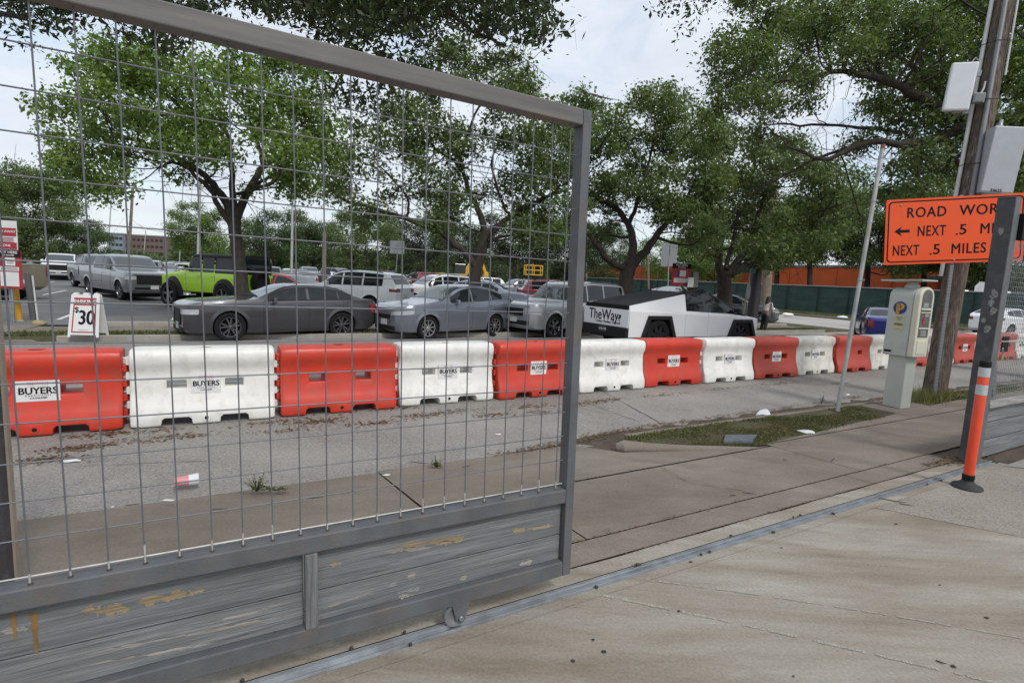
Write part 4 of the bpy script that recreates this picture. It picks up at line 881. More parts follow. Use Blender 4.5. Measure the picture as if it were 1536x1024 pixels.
LIME = paint('lime', (.36, .62, .02), .0, .3); CHAR = paint('charcoal', (.050, .050, .056), .4, .34); BLUG = paint('blue_grey', (.19, .205, .245), .55, .3); SILV = paint('silver', (.40, .41, .42), .55, .3)
WHT = paint('white', (.74, .75, .76), .0, .28); MAR = paint('maroon', (.20, .018, .03), .3, .3); REDP = paint('red', (.35, .03, .03), .2, .3); GREYP = paint('grey', (.16, .17, .18), .5, .3); NAVY = paint('navy', (.015, .02, .17), .4, .25); TAN = paint('tan', (.25, .22, .16), .3, .35); BLKP = paint('black', (.014, .014, .016), .2, .2); RAMG = paint('silver_grey', (.23, .24, .25), .55, .3); PALE = paint('pale_blue_grey', (.33, .36, .42), .4, .3)
STREET = 30.08
def put(name, sp, wp, head, label, cat, pnt, **k):
    px, py, z, which = wp; return make_car(name, sp, wheel_place(sp, head, px, py, z, which), head, label, cat, pnt, **k)
# street side, nearest row
put('parked_car', SEDAN, (345, 512, -.2, ('f', 1)), 221, 'charcoal grey four door saloon with black wheels parked at the kerb behind the barriers', 'car', CHAR)
put('parked_car', CROSS, (640, 510, -.2, ('f', 1)), 226, 'blue grey rounded crossover with silver spoke wheels parked between charcoal saloon and silver off-roader', 'car', BLUG)
put('parked_car', BIGSUV, (828, 508, -.2, ('f', 1)), 224, 'silver off-roader with chrome wheels and orange lamp, half hidden by the gate end post', 'car', SILV)
# lot
jr, js = put('parked_offroader', JEEP, (345, 466, -.05, ('r', 1)), 164, 'lime green boxy four door off-roader with black hard top behind the tree trunk', 'off-roader', LIME)
jr.scale = (.88, 1, 1.07)
sp_w = wheel_parts(jr, js.X(4.60) - .16, .0, .42, .28, RIMD, (5, 0, .16), -1); sp_w.rotation_euler = (0, 0, PI / 2); sp_w.location = (js.X(4.60) - .16, 0, 1.05); sp_w.name = 'spare_wheel'
mb = MB()
for u0, u1 in ((2.52, 4.597),):
    P_ = []
    for sg in (-1, 1):
        P_ = js.side_patch(sg, 3.22, 4.58, lambda u: js.edge(u)[0] + .01, lambda u: js.edge(u)[1], .014, 10); mb.grid(P_)
    for sg in (-1, 1): mb.grid(js.side_patch(sg, 1.96, 4.58, lambda u: js.edge(u)[1] - .06, lambda u: js.edge(u)[1] + .004, .03, 14))
    us = np.linspace(1.95, 4.58, 12); mb.grid([[(js.X(u), y, js.topz(u, y) + .02) for y in np.linspace(-.79, .79, 33)] for u in us])
mb.grid(js.pp(1, -1.05, 1.05, 1.31, 1.97, 1.31, 1.97, 24, 6, .012)); part('hard_top', mb, TRIM, jr, True)
put('parked_pickup', PICK, (182, 450, -.05, ('f', -1)), 325, 'large silver grey crew cab pickup truck facing right with black grille', 'pickup truck', RAMG)
put('parked_pickup', PICK, (66, 419, -.05, ('f', -1)), 306, 'white pickup truck facing the camera beyond the red pay sign', 'pickup truck', WHT)
put('parked_pickup', PICK, (112, 430, -.05, ('r', -1)), 322, 'dark grey pickup truck right behind the silver grey crew cab pickup', 'pickup truck', GREYP)
put('parked_pickup', PICK, (-44, 449, -.05, ('r', 1)), 174, 'tan pickup truck cut off at the left edge behind the pay sign', 'pickup truck', TAN)
put('parked_car', SEDAN, (103, 414, -.05, ('f', -1)), 160, 'small dark grey saloon between white pickup and dark grey pickup', 'car', GREYP, lod=True)
put('parked_car', SUV, (556, 472, -.05, ('r', 1)), 166, 'big white off-roader seen from behind with black rear glass, above the charcoal saloon', 'car', WHT)
put('parked_car', SEDAN, (470, 466, -.05, ('f', -1)), 345, 'red saloon with pale windshield beside the tree trunk behind the charcoal saloon', 'car', REDP, lod=True)
put('parked_pickup', PICK, (520, 436, -.05, ('f', -1)), 335, 'mid grey crew cab pickup with pale windshield above the white off-roader', 'pickup truck', GREYP)
put('parked_car', SUV, (618, 463, -.05, ('f', 1)), 212, 'white off-roader with black roof bars behind the blue grey crossover', 'car', WHT)
put('parked_car', BIGSUV, (640, 438, -.05, ('r', 1)), 165, 'dark grey long off-roader behind the white one with roof bars', 'car', GREYP, lod=True)
put('parked_car', SUV, (700, 441, -.05, ('f', 1)), 195, 'white off-roader partly hidden by the middle tree trunk', 'car', WHT, lod=True)
put('parked_car', SUV, (755, 450, -.05, ('f', 1)), 205, 'slate grey off-roader right of the middle tree trunk', 'car', GREYP, lod=True)
put('parked_car', CROSS, (770, 472, -.05, ('f', -1)), 350, 'silver blue hatchback with white lamp behind the tail of the blue grey crossover', 'car', PALE, lod=True)
put('parked_car', SUV, (800, 462, -.05, ('r', 1)), 10, 'maroon estate off-roader behind the silver off-roader', 'car', MAR)
put('parked_car', SUV, (838, 441, -.05, ('f', 1)), 200, 'white off-roader far back left of the gate end post', 'car', WHT, lod=True)
put('parked_van', BIGSUV, (900, 441, -.05, ('f', 1)), 195, 'white van roof far back right of the gate end post', 'van', WHT, lod=True)
# across, right
put('parked_car', CROSS, (1140, 487, -.2, ('f', -1)), 335, 'dark grey crossover with bright windshield behind the black pole and the standing person', 'car', GREYP)
put('parked_car', SEDAN, (1293, 511, -.2, ('r', 1)), 62, 'dark blue saloon seen from behind left of the pay station', 'car', NAVY)
put('parked_car', CROSS, (1464, 500, -.195, ('r', 1)), 20, 'white crossover between the utility pole and the steel gate post', 'car', WHT)
# rows of far cars : low detail copies
protos = []
for nm, sp, lb, pc in (('far_car', SEDAN, 'saloon', CHAR), ('far_car', SUV, 'off-roader', WHT), ('far_pickup', PICK, 'pickup', SILV), ('far_car', CROSS, 'crossover', BLUG)):
    r, s_h = make_car(nm, sp, (0, 0, 0), 0, None, 'car' if 'car' in nm else 'pickup truck', pc, None, True); protos.append((r, lb, False))
cols = [(WHT, 'white'), (SILV, 'silver'), (GREYP, 'grey'), (BLKP, 'black'), (WHT, 'white'), (PALE, 'pale blue'), (MAR, 'maroon'), (RAMG, 'light grey')]
used = [0, 0, 0, 0]; spots = []
rs_ = random.Random(5)
for row, (d0, n, x0, x1) in enumerate(((47, 13, -340, 300), (62, 17, -330, 420), (78, 21, 60, 560), (100, 24, 60, 700))):
    pass
far = []
for t, s0, s1 in ((50, -12, 24), (56, -14, 26), (66, -20, 26), (72, -22, 26), (84, -26, 26), (92, -28, 26)):
    s = s0
    while s < s1:
        if not (s < -6.5 and t < 60): far.append((s, t))
        s += rs_.choice((2.75, 2.75, 2.9, 5.6 if rs_.random() < .3 else 2.8))
for i, (s, t) in enumerate(far):
    k = rs_.randrange(4); src, lb, _ = protos[k]
    P = W(s, t, -.05); pxy = P - CAM; 
    o = src if used[k] == 0 else copy_tree(src); used[k] += 1
    o.location = Vector(P); o.rotation_euler = (0, 0, TH + PI / 2 + (PI if (int(t) // 6) % 2 else 0) + rs_.uniform(-.03, .03))
    pc, cn = cols[rs_.randrange(len(cols))]
    for ch in o.children:
        if ch.name.startswith('body'): ch.material_slots[0].link = 'OBJECT'; ch.material_slots[0].material = pc
    tag(o, '%s %s among the tightly parked cars in the far rows of the lot' % (cn, lb), None, '%s %ss in the far rows of the lot' % (cn, lb))
# ------------------------------------------------------------------ faceted wedge truck
WT_W = mat('wedge_white_wrap', (.78, .78, .79), .38, .05, .02, 2, coat=.2); WT_B = mat('wedge_black_plastic', (.014, .014, .015), .6, var=.1, spec=.25); WT_C = mat('wedge_bed_cover', (.035, .036, .04), .65, var=.08)
WG, nt, b = nodes('wedge_glass'); b.inputs['Base Color'].default_value = (.01, .012, .014, 1); b.inputs['Roughness'].default_value = .04; b.inputs['Specular IOR Level'].default_value = .5
HW = 30.08; CL = 5.68; wfa, wwb, wR = .86, 3.63, .445; w2 = 1.0
g = gnd(981, 528, -.2); h = R_(HW); xr = CL / 2 - wfa - wwb
Pw = g - np.array([xr * math.cos(h) + (w2 - .12) * -1 * -math.sin(h) * 1, xr * math.sin(h) + (w2 - .12) * -1 * math.cos(h), 0])
wt = root('wedge_pickup', Pw, h, 'angular white wedge shaped pickup truck with black arches and lettering on its tailgate', 'pickup truck')
def X(u): return CL / 2 - u
# half outline points (u, y, z)
A_ = dict(n0=(.10, .86, .52), n1=(.05, .86, .86), n2=(.30, .96, .93), ws0=(.55, .90, 1.02), r0=(2.55, .62, 1.79), sh_f=(1.15, 1.0, 1.06), bl_p=(3.35, .985, 1.18), t_top=(5.62, .96, 1.24), t_mid=(5.64, 1.0, 1.10), t_bot=(5.60, .93, .62))
def pan(name, quads, mt, parent=wt, th=.02, bev=.004, both=True, label=None):
    mb = MB()
    for q in quads:
        for sg in ((1, -1) if both else (1,)):
            V = [np.array([X(u), sg * y, z]) for u, y, z in q]
            n = np.cross(V[1] - V[0], V[2] - V[0]); n /= np.linalg.norm(n); c = sum(V) / len(V)
            if n @ (c - np.array([0, 0, .7])) < 0: n = -n
            k = len(V); mb.add(V + [v - n * th for v in V], [tuple(range(k)), tuple(range(2 * k - 1, k - 1, -1))] + [(i, i + k, (i + 1) % k + k, (i + 1) % k) for i in range(k)])
    return part(name, mb, mt, parent, bev=bev, label=label)
crease = lambda u: .93 + (1.10 - .93) * (u - .05) / 5.6          # shoulder crease height
yl = .995; yt = .955
def arch_poly(ua, top): return None
# upper wedge faces (lean in), from the crease to the window line / sail
roofp = lambda u: 1.02 + (1.79 - 1.02) * (u - .55) / 2.0 if u < 2.55 else 1.79 + (1.235 - 1.79) * (u - 2.55) / (5.60 - 2.55)
def yroof(u): return .90 + (.70 - .90) * (u - .55) / 2.0 if u < 2.55 else .70 + (.93 - .70) * (u - 2.55) / 3.05
pan('quarter_panel', [[(3.42, .985, crease(3.42) + .045), (3.30, yroof(3.3) + .01, roofp(3.3) - .055), (5.60, .93, 1.235), (5.63, .99, crease(5.63) + .0), (3.42, yl, crease(3.42))]], WT_W)
# lower side : front fender, two doors, rear fender
def low(u): return .40
def fender(u_c, u0, u1, name):
    r0, r1, hgt = .60, .38, (.84 if u_c < 2 else .92); zb = .42
    pts_f = [(u0, crease(u0)), (u1, crease(u1)), (u1, zb), (u_c + r0 + .02, zb), (u_c + r1, hgt), (u_c - r1, hgt), (u_c - r0 - .02, zb), (u0, zb)]
    pts_f = [p for p in pts_f if u0 - 1e-6 <= p[0] <= u1 + 1e-6]
    mb = MB()
    for sg in (1, -1): mb.prism([(X(u), z) for u, z in pts_f], (0, -sg * .03, 0), (0, sg * yl, 0), (1, 0, 0), (0, 0, 1))
    part(name, mb, WT_W, wt, bev=.004)
    for sg in (1, -1):
        mb = MB(); a = [(-r0 - .10, .36), (-r1 - .06, hgt + .07), (r1 + .06, hgt + .07), (r0 + .10, .36), (r0 - .03, .36), (r1 - .03, hgt - .03), (-r1 + .03, hgt - .03), (-r0 + .03, .36)]
        mb.prism([(X(u_c) - x, z) for x, z in a], (0, -sg * .12, 0), (0, sg * (yl + .055), 0)); part('wheel_arch', mb, WT_B, wt, bev=.012)
fender(wfa, .12, 1.42, 'front_fender'); fender(wfa + wwb, 3.44, 5.62, 'rear_fender')
for u0, u1 in ((1.43, 2.44), (2.45, 3.43)):
    for sg in (1, -1):
      mb = MB(); mb.prism([(X(u0), crease(u0)), (X(u1), crease(u1)), (X(u1), .42), (X(u0), .42)], (0, -sg * .03, 0), (0, sg * yl, 0)); d = part('door', mb, WT_W, wt, bev=.005)
      pan('door_upper', [[(u0, sg * yl, crease(u0)), (u0, sg * .965, crease(u0) + .10), (u1, sg * .965, crease(u1) + .10), (u1, sg * yl, crease(u1))]], WT_W, d, both=False)
pan('fender_upper', [[(.12, yl, crease(.12)), (.20, .93, .97), (1.42, .965, crease(1.42) + .10), (1.42, yl, crease(1.42))]], WT_W)
mb = MB(); mb.box((0, 0, .40), (CL - .5, 1.86, .16)); mb.box((-.2, 0, .62), (3.4, 1.84, .4)); part('sill', mb, WT_B, wt, bev=.01)
for u_ in (wfa, wfa + wwb): mb = MB(); mb.box((X(u_), 0, .64), (1.1, 1.40, .40)); part('wheel_well', mb, WELL, wt)
wt.scale = (1, 1, 1.07)
# glasshouse sides
pan('side_window', [[(1.05, .955, 1.09), (2.50, .735, 1.745), (2.60, .735, 1.74), (3.28, .80, 1.585), (3.40, .965, crease(3.4) + .09), (1.6, .97, crease(1.6) + .10)]], WG, th=.01, bev=0)
pan('cant_rail', [[(.62, .91, 1.035), (2.55, .70, 1.79), (2.55, .74, 1.745), (.95, .95, 1.08)], [(2.55, .70, 1.79), (3.33, .762, 1.648), (3.33, .80, 1.585), (2.55, .74, 1.745)]], WT_B, th=.02)
# windshield, roof glass, hood
def center(name, q, mt, th=.015): 
    mb = MB(); V = [np.array([X(u), y, z]) for u, y, z in q]; mb.add(V + [v - [0, 0, th] for v in V], [(0, 1, 2, 3), (7, 6, 5, 4), (0, 4, 5, 1), (1, 5, 6, 2), (2, 6, 7, 3), (3, 7, 4, 0)]); return part(name, mb, mt, wt, bev=.003)
center('windshield', [(.60, -.90, 1.03), (.60, .90, 1.03), (2.0, .755, 1.577), (2.0, -.755, 1.577)], WG)
center('roof_glass', [(2.01, -.75, 1.582), (2.01, .75, 1.582), (2.55, .70, 1.79), (2.55, -.70, 1.79)], WG)
center('roof_glass', [(2.55, -.70, 1.79), (2.55, .70, 1.79), (3.36, .765, 1.645), (3.36, -.765, 1.645)], WG)
center('bonnet', [(.14, -.90, .93), (.14, .90, .93), (.59, .905, 1.025), (.59, -.905, 1.025)], WT_W)
bc = center('bed_cover', [(3.38, -.76, 1.635), (3.38, .76, 1.635), (5.50, .90, 1.245), (5.50, -.90, 1.245)], WT_C)
mb = MB()
for i in range(16):
    t = (i + .5) / 16; u = 3.4 + t * 2.08; z = 1.64 - (1.64 - 1.25) * t + .006; mb.box((X(u), 0, z), (.012, 1.5 + .26 * t, .006))
part('cover_slats', mb, WT_B, bc)
# nose
pan('nose', [[(.05, .0, .60), (.05, .90, .60), (.10, .93, .93), (.10, 0, .93)]], WT_W)
mb = MB(); mb.box((X(.06) + .01, 0, .93), (.03, 1.78, .03)); part('light_bar', mb, LAMP, wt)
mb = MB(); mb.box((X(.12), 0, .50), (.25, 1.78, .26)); part('front_bumper', mb, WT_B, wt, bev=.02)
# tail
tg = MB(); tg.prism([(-.98, .66), (.98, .66), (1.0, 1.10), (.95, 1.125), (-.95, 1.125), (-1.0, 1.10)], (.03, 0, 0), (X(5.66), 0, 0), (0, 1, 0), (0, 0, 1)); tgo = part('tailgate', tg, WT_W, wt, bev=.006)
mb = MB(); mb.prism([(-.95, 1.128), (.95, 1.128), (.92, 1.24), (-.92, 1.24)], (.06, 0, 0), (X(5.655), 0, 0), (0, 1, 0), (0, 0, 1)); part('tail_light_bar', mb, BLACK, wt, bev=.004)
mb = MB(); mb.box((X(5.56), 0, .52), (.30, 1.96, .27)); part('rear_bumper', mb, WT_B, wt, bev=.02)
mb = MB(); mb.box((X(5.72), 0, .56), (.01, .32, .15)); pl = part('licence_plate', mb, mat('dark_plate', (.05, .05, .055), .5), wt)
t = text_mb('DTW 7905', .072, 0, .001, .001); place(t, (X(5.727), 0, .56), (0, -1, 0), (1, 0, 0), (0, 0, 1)); part('lettering', t, STK, pl)
t = text_mb('TheWay', .40, 0, .001, .006, 'RIGHT', .95, 1.0); place(t, (X(5.664), -.58, .93), (0, -1, 0), (1, 0, 0), (0, 0, 1))
t2 = text_mb('Cooling \u2022 Plumbing \u2022 Electrical', .088, 0, .001, .0015, 'RIGHT'); merge(t, place(t2, (X(5.664), -.66, .755), (0, -1, 0), (1, 0, 0), (0, 0, 1)))
bolt = [(-.60, .98), (-.70, .98), (-.66, .87), (-.615, .88), (-.68, .72), (-.56, .91), (-.61, .905)]
t.prism([(y, z) for y, z in bolt], (-.002, 0, 0), (X(5.664), 0, 0), (0, 1, 0), (0, 0, 1)); part('lettering', t, INK, tgo)
mb = MB()
for sg in (-1, 1): mb.box((X(1.25), sg * 1.08, 1.17), (.12, .2, .12)); mb.box((X(1.25), sg * .99, 1.13), (.05, .1, .03))
part('wing_mirrors', mb, WT_B, wt, bev=.015)
for u in (wfa, wfa + wwb):
    for sg in (-1, 1): wheel_parts(wt, X(u), sg * .87, wR, .28, WT_B, (7, 0, .20), sg)
# ------------------------------------------------------------------ street furniture and buildings further off
REDS = mat('sign_red', (.34, .02, .03), .45, var=.04); WHS = mat('sign_white', (.66, .66, .65), .45, var=.04); GRYS = mat('sign_back_grey', (.22, .23, .24), .5, .2, .06); YEL = mat('bollard_yellow', (.62, .33, .02), .5, var=.08, dirt=(.3, .18, .05), dirt_amt=.4)
CON_P = mat('pole_concrete', (.30, .28, .25), .8, var=.15); WOODP = mat('old_pole_wood', (.17, .135, .10), .85, var=.3, scale=3, bmp=.3)
# A-frame parking sign
g = gnd(133, 504, -.07); af = root('parking_a_frame_sign', g, R_(14), 'white folding A-frame sign reading PARKING $30 on the verge', 'a-frame sign')
Hh = .98; lean = .20
def af_face(sg):
    mb = MB(); wA, wB = .28, .28
    poly = [(-.30, 0), (-.25, 0), (-.245, .05), (.245, .05), (.25, 0), (.30, 0), (.275, Hh - .05), (.22, Hh), (.16, Hh), (.15, Hh - .045), (.06, Hh - .045), (.05, Hh), (-.05, Hh), (-.06, Hh - .045), (-.15, Hh - .045), (-.16, Hh), (-.22, Hh), (-.275, Hh - .05)]
    uy = np.array([0, -sg * lean / Hh, 1.]); mb.prism(poly, (0, .022 * sg, 0), (0, sg * (lean + .02), 0), (1, 0, 0), uy); return mb, uy
mb, uy = af_face(-1); fr = part('front_board', mb, WHS, af, bev=.004)
mb, uy2 = af_face(1); part('back_board', mb, WHS, af, bev=.004)
def on(x, z, o): return np.array([x, -(lean + .02) - .023 * 1.0 - o, 0]) + uy * z
q = [(-.232, .10), (.232, .10), (.215, .87), (-.215, .87)]; mb = MB(); mb.add([on(x, z, .002) for x, z in q], [(0, 1, 2, 3)]); part('red_border', mb, REDS, fr)
q = [(-.205, .128), (.205, .128), (.192, .70), (-.192, .70)]; mb = MB(); mb.add([on(x, z, .004) for x, z in q], [(0, 1, 2, 3)]); part('panel', mb, WHS, fr)
t = text_mb('PARKING', .145, 0, .001, .003, sx=.72); place(t, on(0, .775, .005), (1, 0, 0), (0, 1, 0), uy); part('lettering', t, WHS, fr)
t = text_mb('30', .44, 0, .001, .012, sx=.72); place(t, on(.045, .42, .006), (1, 0, 0), (0, 1, 0), uy); merge(t, place(text_mb('$', .17, 0, .001, .003), on(-.15, .60, .006), (1, 0, 0), (0, 1, 0), uy)); t.box(on(0, .165, .006), (.2, .001, .006)); part('lettering', t, INK, fr)
def panel_sign(name, g, rz, h0, h1, w, ph, pm, label, cat, draw=None, pmat=GALV, pr=.03, off=0.):
    r = root(name, g, rz, label, cat)
    mb = MB(); mb.tube([(0, .02, 0), (0, .02, h1 - .03)], pr, 8); part('sign_post', mb, pmat, r, True)
    mb = MB(); mb.box((off, -.02, (h0 + h1) / 2), (w, .012, h1 - h0)); p = part('sign_panel', mb, pm, r, bev=.004)
    if draw: draw(r, p)
    return r
# left pay signs + bollard
g = gnd(24, 484, -.06)
def dr(r, p):
    mb = MB(); mb.box((0, -.034, 2.30), (.5, .006, .20)); mb.box((0, -.034, 1.96), (.5, .006, .16)); part('red_band', mb, REDS, p)
    t = text_mb('TOW AWAY', .085, 0, .001, .002); place(t, (0, -.04, 2.31)); merge(t, place(text_mb('ZONE', .085, 0, .001, .002), (0, -.04, 1.96))); part('lettering', t, WHS, p)
    t = MB()
    for k in range(5): t.box((0, -.032, 2.16 - k * .028), (.40 - .05 * (k % 2), .004, .010))
    part('small_print', t, REDS, p)
panel_sign('tow_warning_sign', g + np.array([-.12, 0, 0]), R_(8), 1.86, 2.58, .54, 0, WHS, 'red and white towing warning sign above the red pay sign at the left edge', 'sign', dr)
def dr(r, p):
    mb = MB(); mb.box((0, -.034, 1.76), (.54, .006, .17)); part('black_header', mb, BLACK, p)
    t = text_mb('PAY HERE', .095, 0, .001, .002); place(t, (0, -.04, 1.79)); merge(t, place(text_mb('BY PHONE', .055, 0, .001, .001), (0, -.04, 1.715))); part('lettering', t, WHS, p)
    mb = MB(); mb.box((.03, -.032, 1.56), (.22, .006, .2)); mb.box((0, -.032, 1.38), (.44, .006, .10)); mb.box((0, -.032, 1.12), (.42, .006, .36)); part('white_fields', mb, WHS, p)
    mb = MB()
    for k in range(3): mb.box((.03, -.037, 1.61 - k * .045), (.15, .003, .012))
    for k in range(2): mb.box((0, -.037, 1.40 - k * .035), (.38, .003, .012))
    part('small_print', mb, INK, p); mb = MB(); mb.box((-.14, -.033, 1.56), (.05, .006, .2)); part('blue_field', mb, BLU, p)
panel_sign('pay_here_sign', g + np.array([.03, -.1, 0]), R_(8), .88, 1.85, .56, 0, REDS, 'red pay here by phone sign at the left edge above the yellow bollard', 'sign', dr)
bo = root('yellow_bollard', gnd(28, 482, -.06), 0, 'yellow steel bollard at the left edge under the pay here sign', 'bollard'); mb = MB(); mb.lathe([(.085, 0), (.085, 1.08), (.07, 1.13), (.03, 1.155), (0, 1.16)], n=20); part('pipe', mb, YEL, bo, True); bo.rotation_euler = (0, R_(-4), 0)
mb = MB(); mb.lathe([(.12, 0), (.11, .03), (.086, .05)], n=16); part('concrete_collar', mb, CONC_LT, bo, True)
gp_ = root('grey_guard_post', gnd(50, 480, -.06), 0, 'grey steel post with slim white pole beside the yellow bollard', 'post'); mb = MB(); mb.tube([(0, 0, 0), (-.10, 0, 1.25)], .07, 12); part('post', mb, STEEL, gp_, True); mb = MB(); mb.tube([(.12, 0, 0), (.04, 0, 1.2)], .02, 8); part('pole', mb, WHS, gp_, True)
def rock(name, px, py, z, r, mt, label, cat, fl=.55):
    P = gnd(px, py, z); bm = bmesh.new(); bmesh.ops.create_icosphere(bm, subdivisions=3, radius=r)
    rg = random.Random(px)
    ph = [rg.uniform(0, 6) for _ in range(4)]
    for v in bm.verts: k = 1 + .18 * math.sin(v.co.x / r * 3 + ph[0]) + .15 * math.sin(v.co.y / r * 4 + ph[1]); v.co = Vector((v.co.x * k * 1.35, v.co.y * k, v.co.z * fl * k))
    me = bpy.data.meshes.new(name); bm.to_mesh(me); bm.free(); me.materials.append(mt); me.shade_smooth(); o = newobj(name, me, None, Vector(P) + Vector((0, 0, r * fl * .5))); return tag(o, label, cat)
rock('stone', 60, 487, -.06, .13, mat('yellow_stone', (.34, .26, .14), .9, bmp=.4), 'small yellowish stone at the lot edge left of the A-frame sign', 'stone')
# middle : back of sign, pay here sign, parking meter like posts
def pole_obj(name, px, py, z, ptx, pty, r0, r1, mt, label, cat, arm=None, grp=None, dist=None):
    P = gnd(px, py, z) if dist is None else at(px, py, dist)
    if dist is not None: P = np.array([P[0], P[1], z])
    T_ = like(ptx, pty, P); r = root(name, P, 0, label, cat, grp)
    mb = MB(); D = T_ - P; mb.tube([D * k for k in np.linspace(0, 1, 5)], list(np.linspace(r0, r1, 5)), 12); part('pole', mb, mt, r, True)
    if arm:
        mb = MB(); mb.tube([D * .985, D * .99 + np.array([-arm, 0, .05])], .05, 6); mb.box(D * .99 + np.array([-arm, 0, .05]), (.7, .3, .12)); part('lamp_head', mb, GALV, r, bev=.01)
    return r, D
# square white sign sheet on pole (left of middle tree)
g = gnd(589, 470, -.05); r, D = pole_obj('square_sign', 589, 470, -.05, 598, 358, .03, .03, GALV, 'pale square blank sign back on a thin grey post behind the blue grey crossover', 'sign')
mb = MB(); c = like(596, 371, g) - g; mb.box(c + np.array([0, -.05, 0]), (.62, .012, .56), R_(4)); part('sign_panel', mb, mat('pale_sign', (.42, .43, .44), .5), r)
g = gnd(1001, 462, -.08); r, D = pole_obj('double_sign', 1001, 462, -.08, 1004, 366, .04, .04, GALV, 'two grey sign backs side by side on one post above the wedge truck roof', 'sign')
sc = float((g - CAM) @ FW) / 800
for dx in (-6.3, 6.3): mb = MB(); mb.box(like(1003.5 + dx, 383, g) - g + np.array([0, -.05, 0]), (11.2 * sc, .015, 33 * sc), R_(3)); part('sign_panel', mb, GRYS, r)
g = W(19.5, 17.9, -.06)
def mid_sign(name, px0, px1, py0, py1, P, mt, label, posts=True, draw=None):
    a = like(px0, py0, P); b2 = like(px1, py1, P); c = (a + b2) / 2; w = b2[0] - a[0]; h = a[2] - b2[2]
    r = root(name, np.array([c[0], c[1], -.06]), R_(2), label, 'sign')
    mb = MB(); mb.tube([(0, .03, 0), (0, .03, a[2])], .03, 8); part('sign_post', mb, GALV, r, True)
    mb = MB(); mb.box((0, 0, c[2] + .06), (w, .015, h)); p = part('sign_panel', mb, mt, r)
    if draw: draw(p, w, h, c[2] + .06)
    return r
def dr2(p, w, h, z):
    mb = MB(); mb.box((0, -.01, z + h * .40), (w * 1.0, .012, h * .22)); part('black_header', mb, BLACK, p)
    t = text_mb('PAY HERE', h * .13, 0, .001, .003, sx=.95); place(t, (0, -.02, z + h * .43)); merge(t, place(text_mb('BY PHONE', h * .07, 0, .001, .002), (0, -.02, z + h * .33))); part('lettering', t, WHS, p)
    mb = MB(); mb.box((w * .08, -.01, z + .06 * h), (w * .32, .012, h * .28)); mb.box((0, -.01, z - h * .26), (w * .76, .012, h * .2)); part('white_fields', mb, WHS, p)
    mb = MB(); mb.box((-w * .18, -.01, z + .06 * h), (w * .12, .012, h * .28)); part('blue_field', mb, BLU, p)
    t = text_mb('SCAN TO PAY', h * .075, 0, .001, .001); place(t, (0, -.018, z - .22 * h)); merge(t, place(text_mb('OR TEXT', h * .075, 0, .001, .001), (0, -.018, z - .30 * h))); part('lettering', t, REDS, p)
mid_sign('pay_here_sign', 1008.5, 1035, 395, 429, g, REDS, 'red pay here sign with black header above the roof of the wedge truck', draw=dr2)
mid_sign('notice_sign', 1032, 1040, 416, 432, g + np.array([.2, -.1, 0]), WHS, 'small white notice sign directly right of the red pay here sign above the truck roof')
mid_sign('grey_notice_sign', 1040, 1047, 407, 431, g + np.array([.4, .1, 0]), GRYS, 'narrow grey sign back standing right of the small white notice')
pole_obj('slim_post', 1070, 455, -.06, 1073, 392, .045, .045, BLACK, 'slim black post just left of the right hand oak trunk', 'post')
# light poles and wooden poles in the lot
LPM = mat('light_pole', (.36, .36, .35), .5, .3, .1)
for (px, pt, d, r0, mt, lb) in ((192, 283, 60, .17, WOODP, 'brown wooden pole behind the silver grey pickup'), (161, 250, 95, .10, LPM, 'slim grey light pole left of the brown wooden pole above the far building'),
        (437, 150, 36, .085, LPM, 'grey metal pole rising behind the red saloon'), (295, 80, 34, .075, LPM, 'tall grey light pole behind the lime off-roader'), (269, 258, 110, .10, LPM, 'distant thin light pole left of the lime off-roader roof'),
        (486, 348, 40, .17, WOODP, 'short speckled wooden pole above the grey crew cab pickup'), (881, 393, 90, .12, LPM, 'distant white light pole right of the gate end post'), (975, 378, 70, .16, WOODP, 'thin tan pole left of the double grey sign backs'),
        (215, 345, 150, .12, LPM, 'far white light pole in front of the brown block')):
    pole_obj('light_pole' if mt is LPM else 'wooden_pole', px, 430, -.06, px + (430 - pt) * (529 - px) / 7000 * 1.0, pt, r0, r0 * .8, mt, lb, 'light pole' if mt is LPM else 'pole', dist=d)
pole_obj('black_pole', 1127, 490, -.15, 1137, 385, .27, .25, mat('pole_black', (.02, .02, .022), .6), 'thick black round pole between the right hand oak and the grey weathered pole', 'pole')
pole_obj('weathered_pole', 1146, 478, -.1, 1163, 250, .32, .26, WOODP, 'thick grey weathered wooden pole right of the black pole', 'utility pole')
# stop sign seen edge-on, street name sign
g = gnd(1112, 490, -.1); r, D = pole_obj('stop_sign', 1112, 490, -.1, 1127, 396, .04, .04, mat('post_tan', (.35, .28, .2), .7), 'stop sign seen from its grey back with green street name blades on top', 'sign')
s_ = float((g - CAM) @ FW) / 800; c = like(1122, 437, g) - g
mb = MB(); mb.prism([(.40 * math.cos(a) , .40 * math.sin(a)) for a in np.linspace(PI / 8, 2 * PI + PI / 8, 9)[:-1]], (.006, .02, 0), c + np.array([0, -.05, 0]), np.array([math.cos(R_(52)), math.sin(R_(52)), 0])); part('octagon', mb, GRYS, r)
c = like(1123, 406, g) - g; mb = MB(); mb.box(c, (.75, .02, .24), R_(10)); bl = part('name_blade', mb, mat('street_green', (.02, .13, .08), .45), r)
mb = MB(); mb.box(c + np.array([0, 0, .25]), (.7, .02, .24), R_(60)); part('name_blade', mb, MATS['street_green'], r)
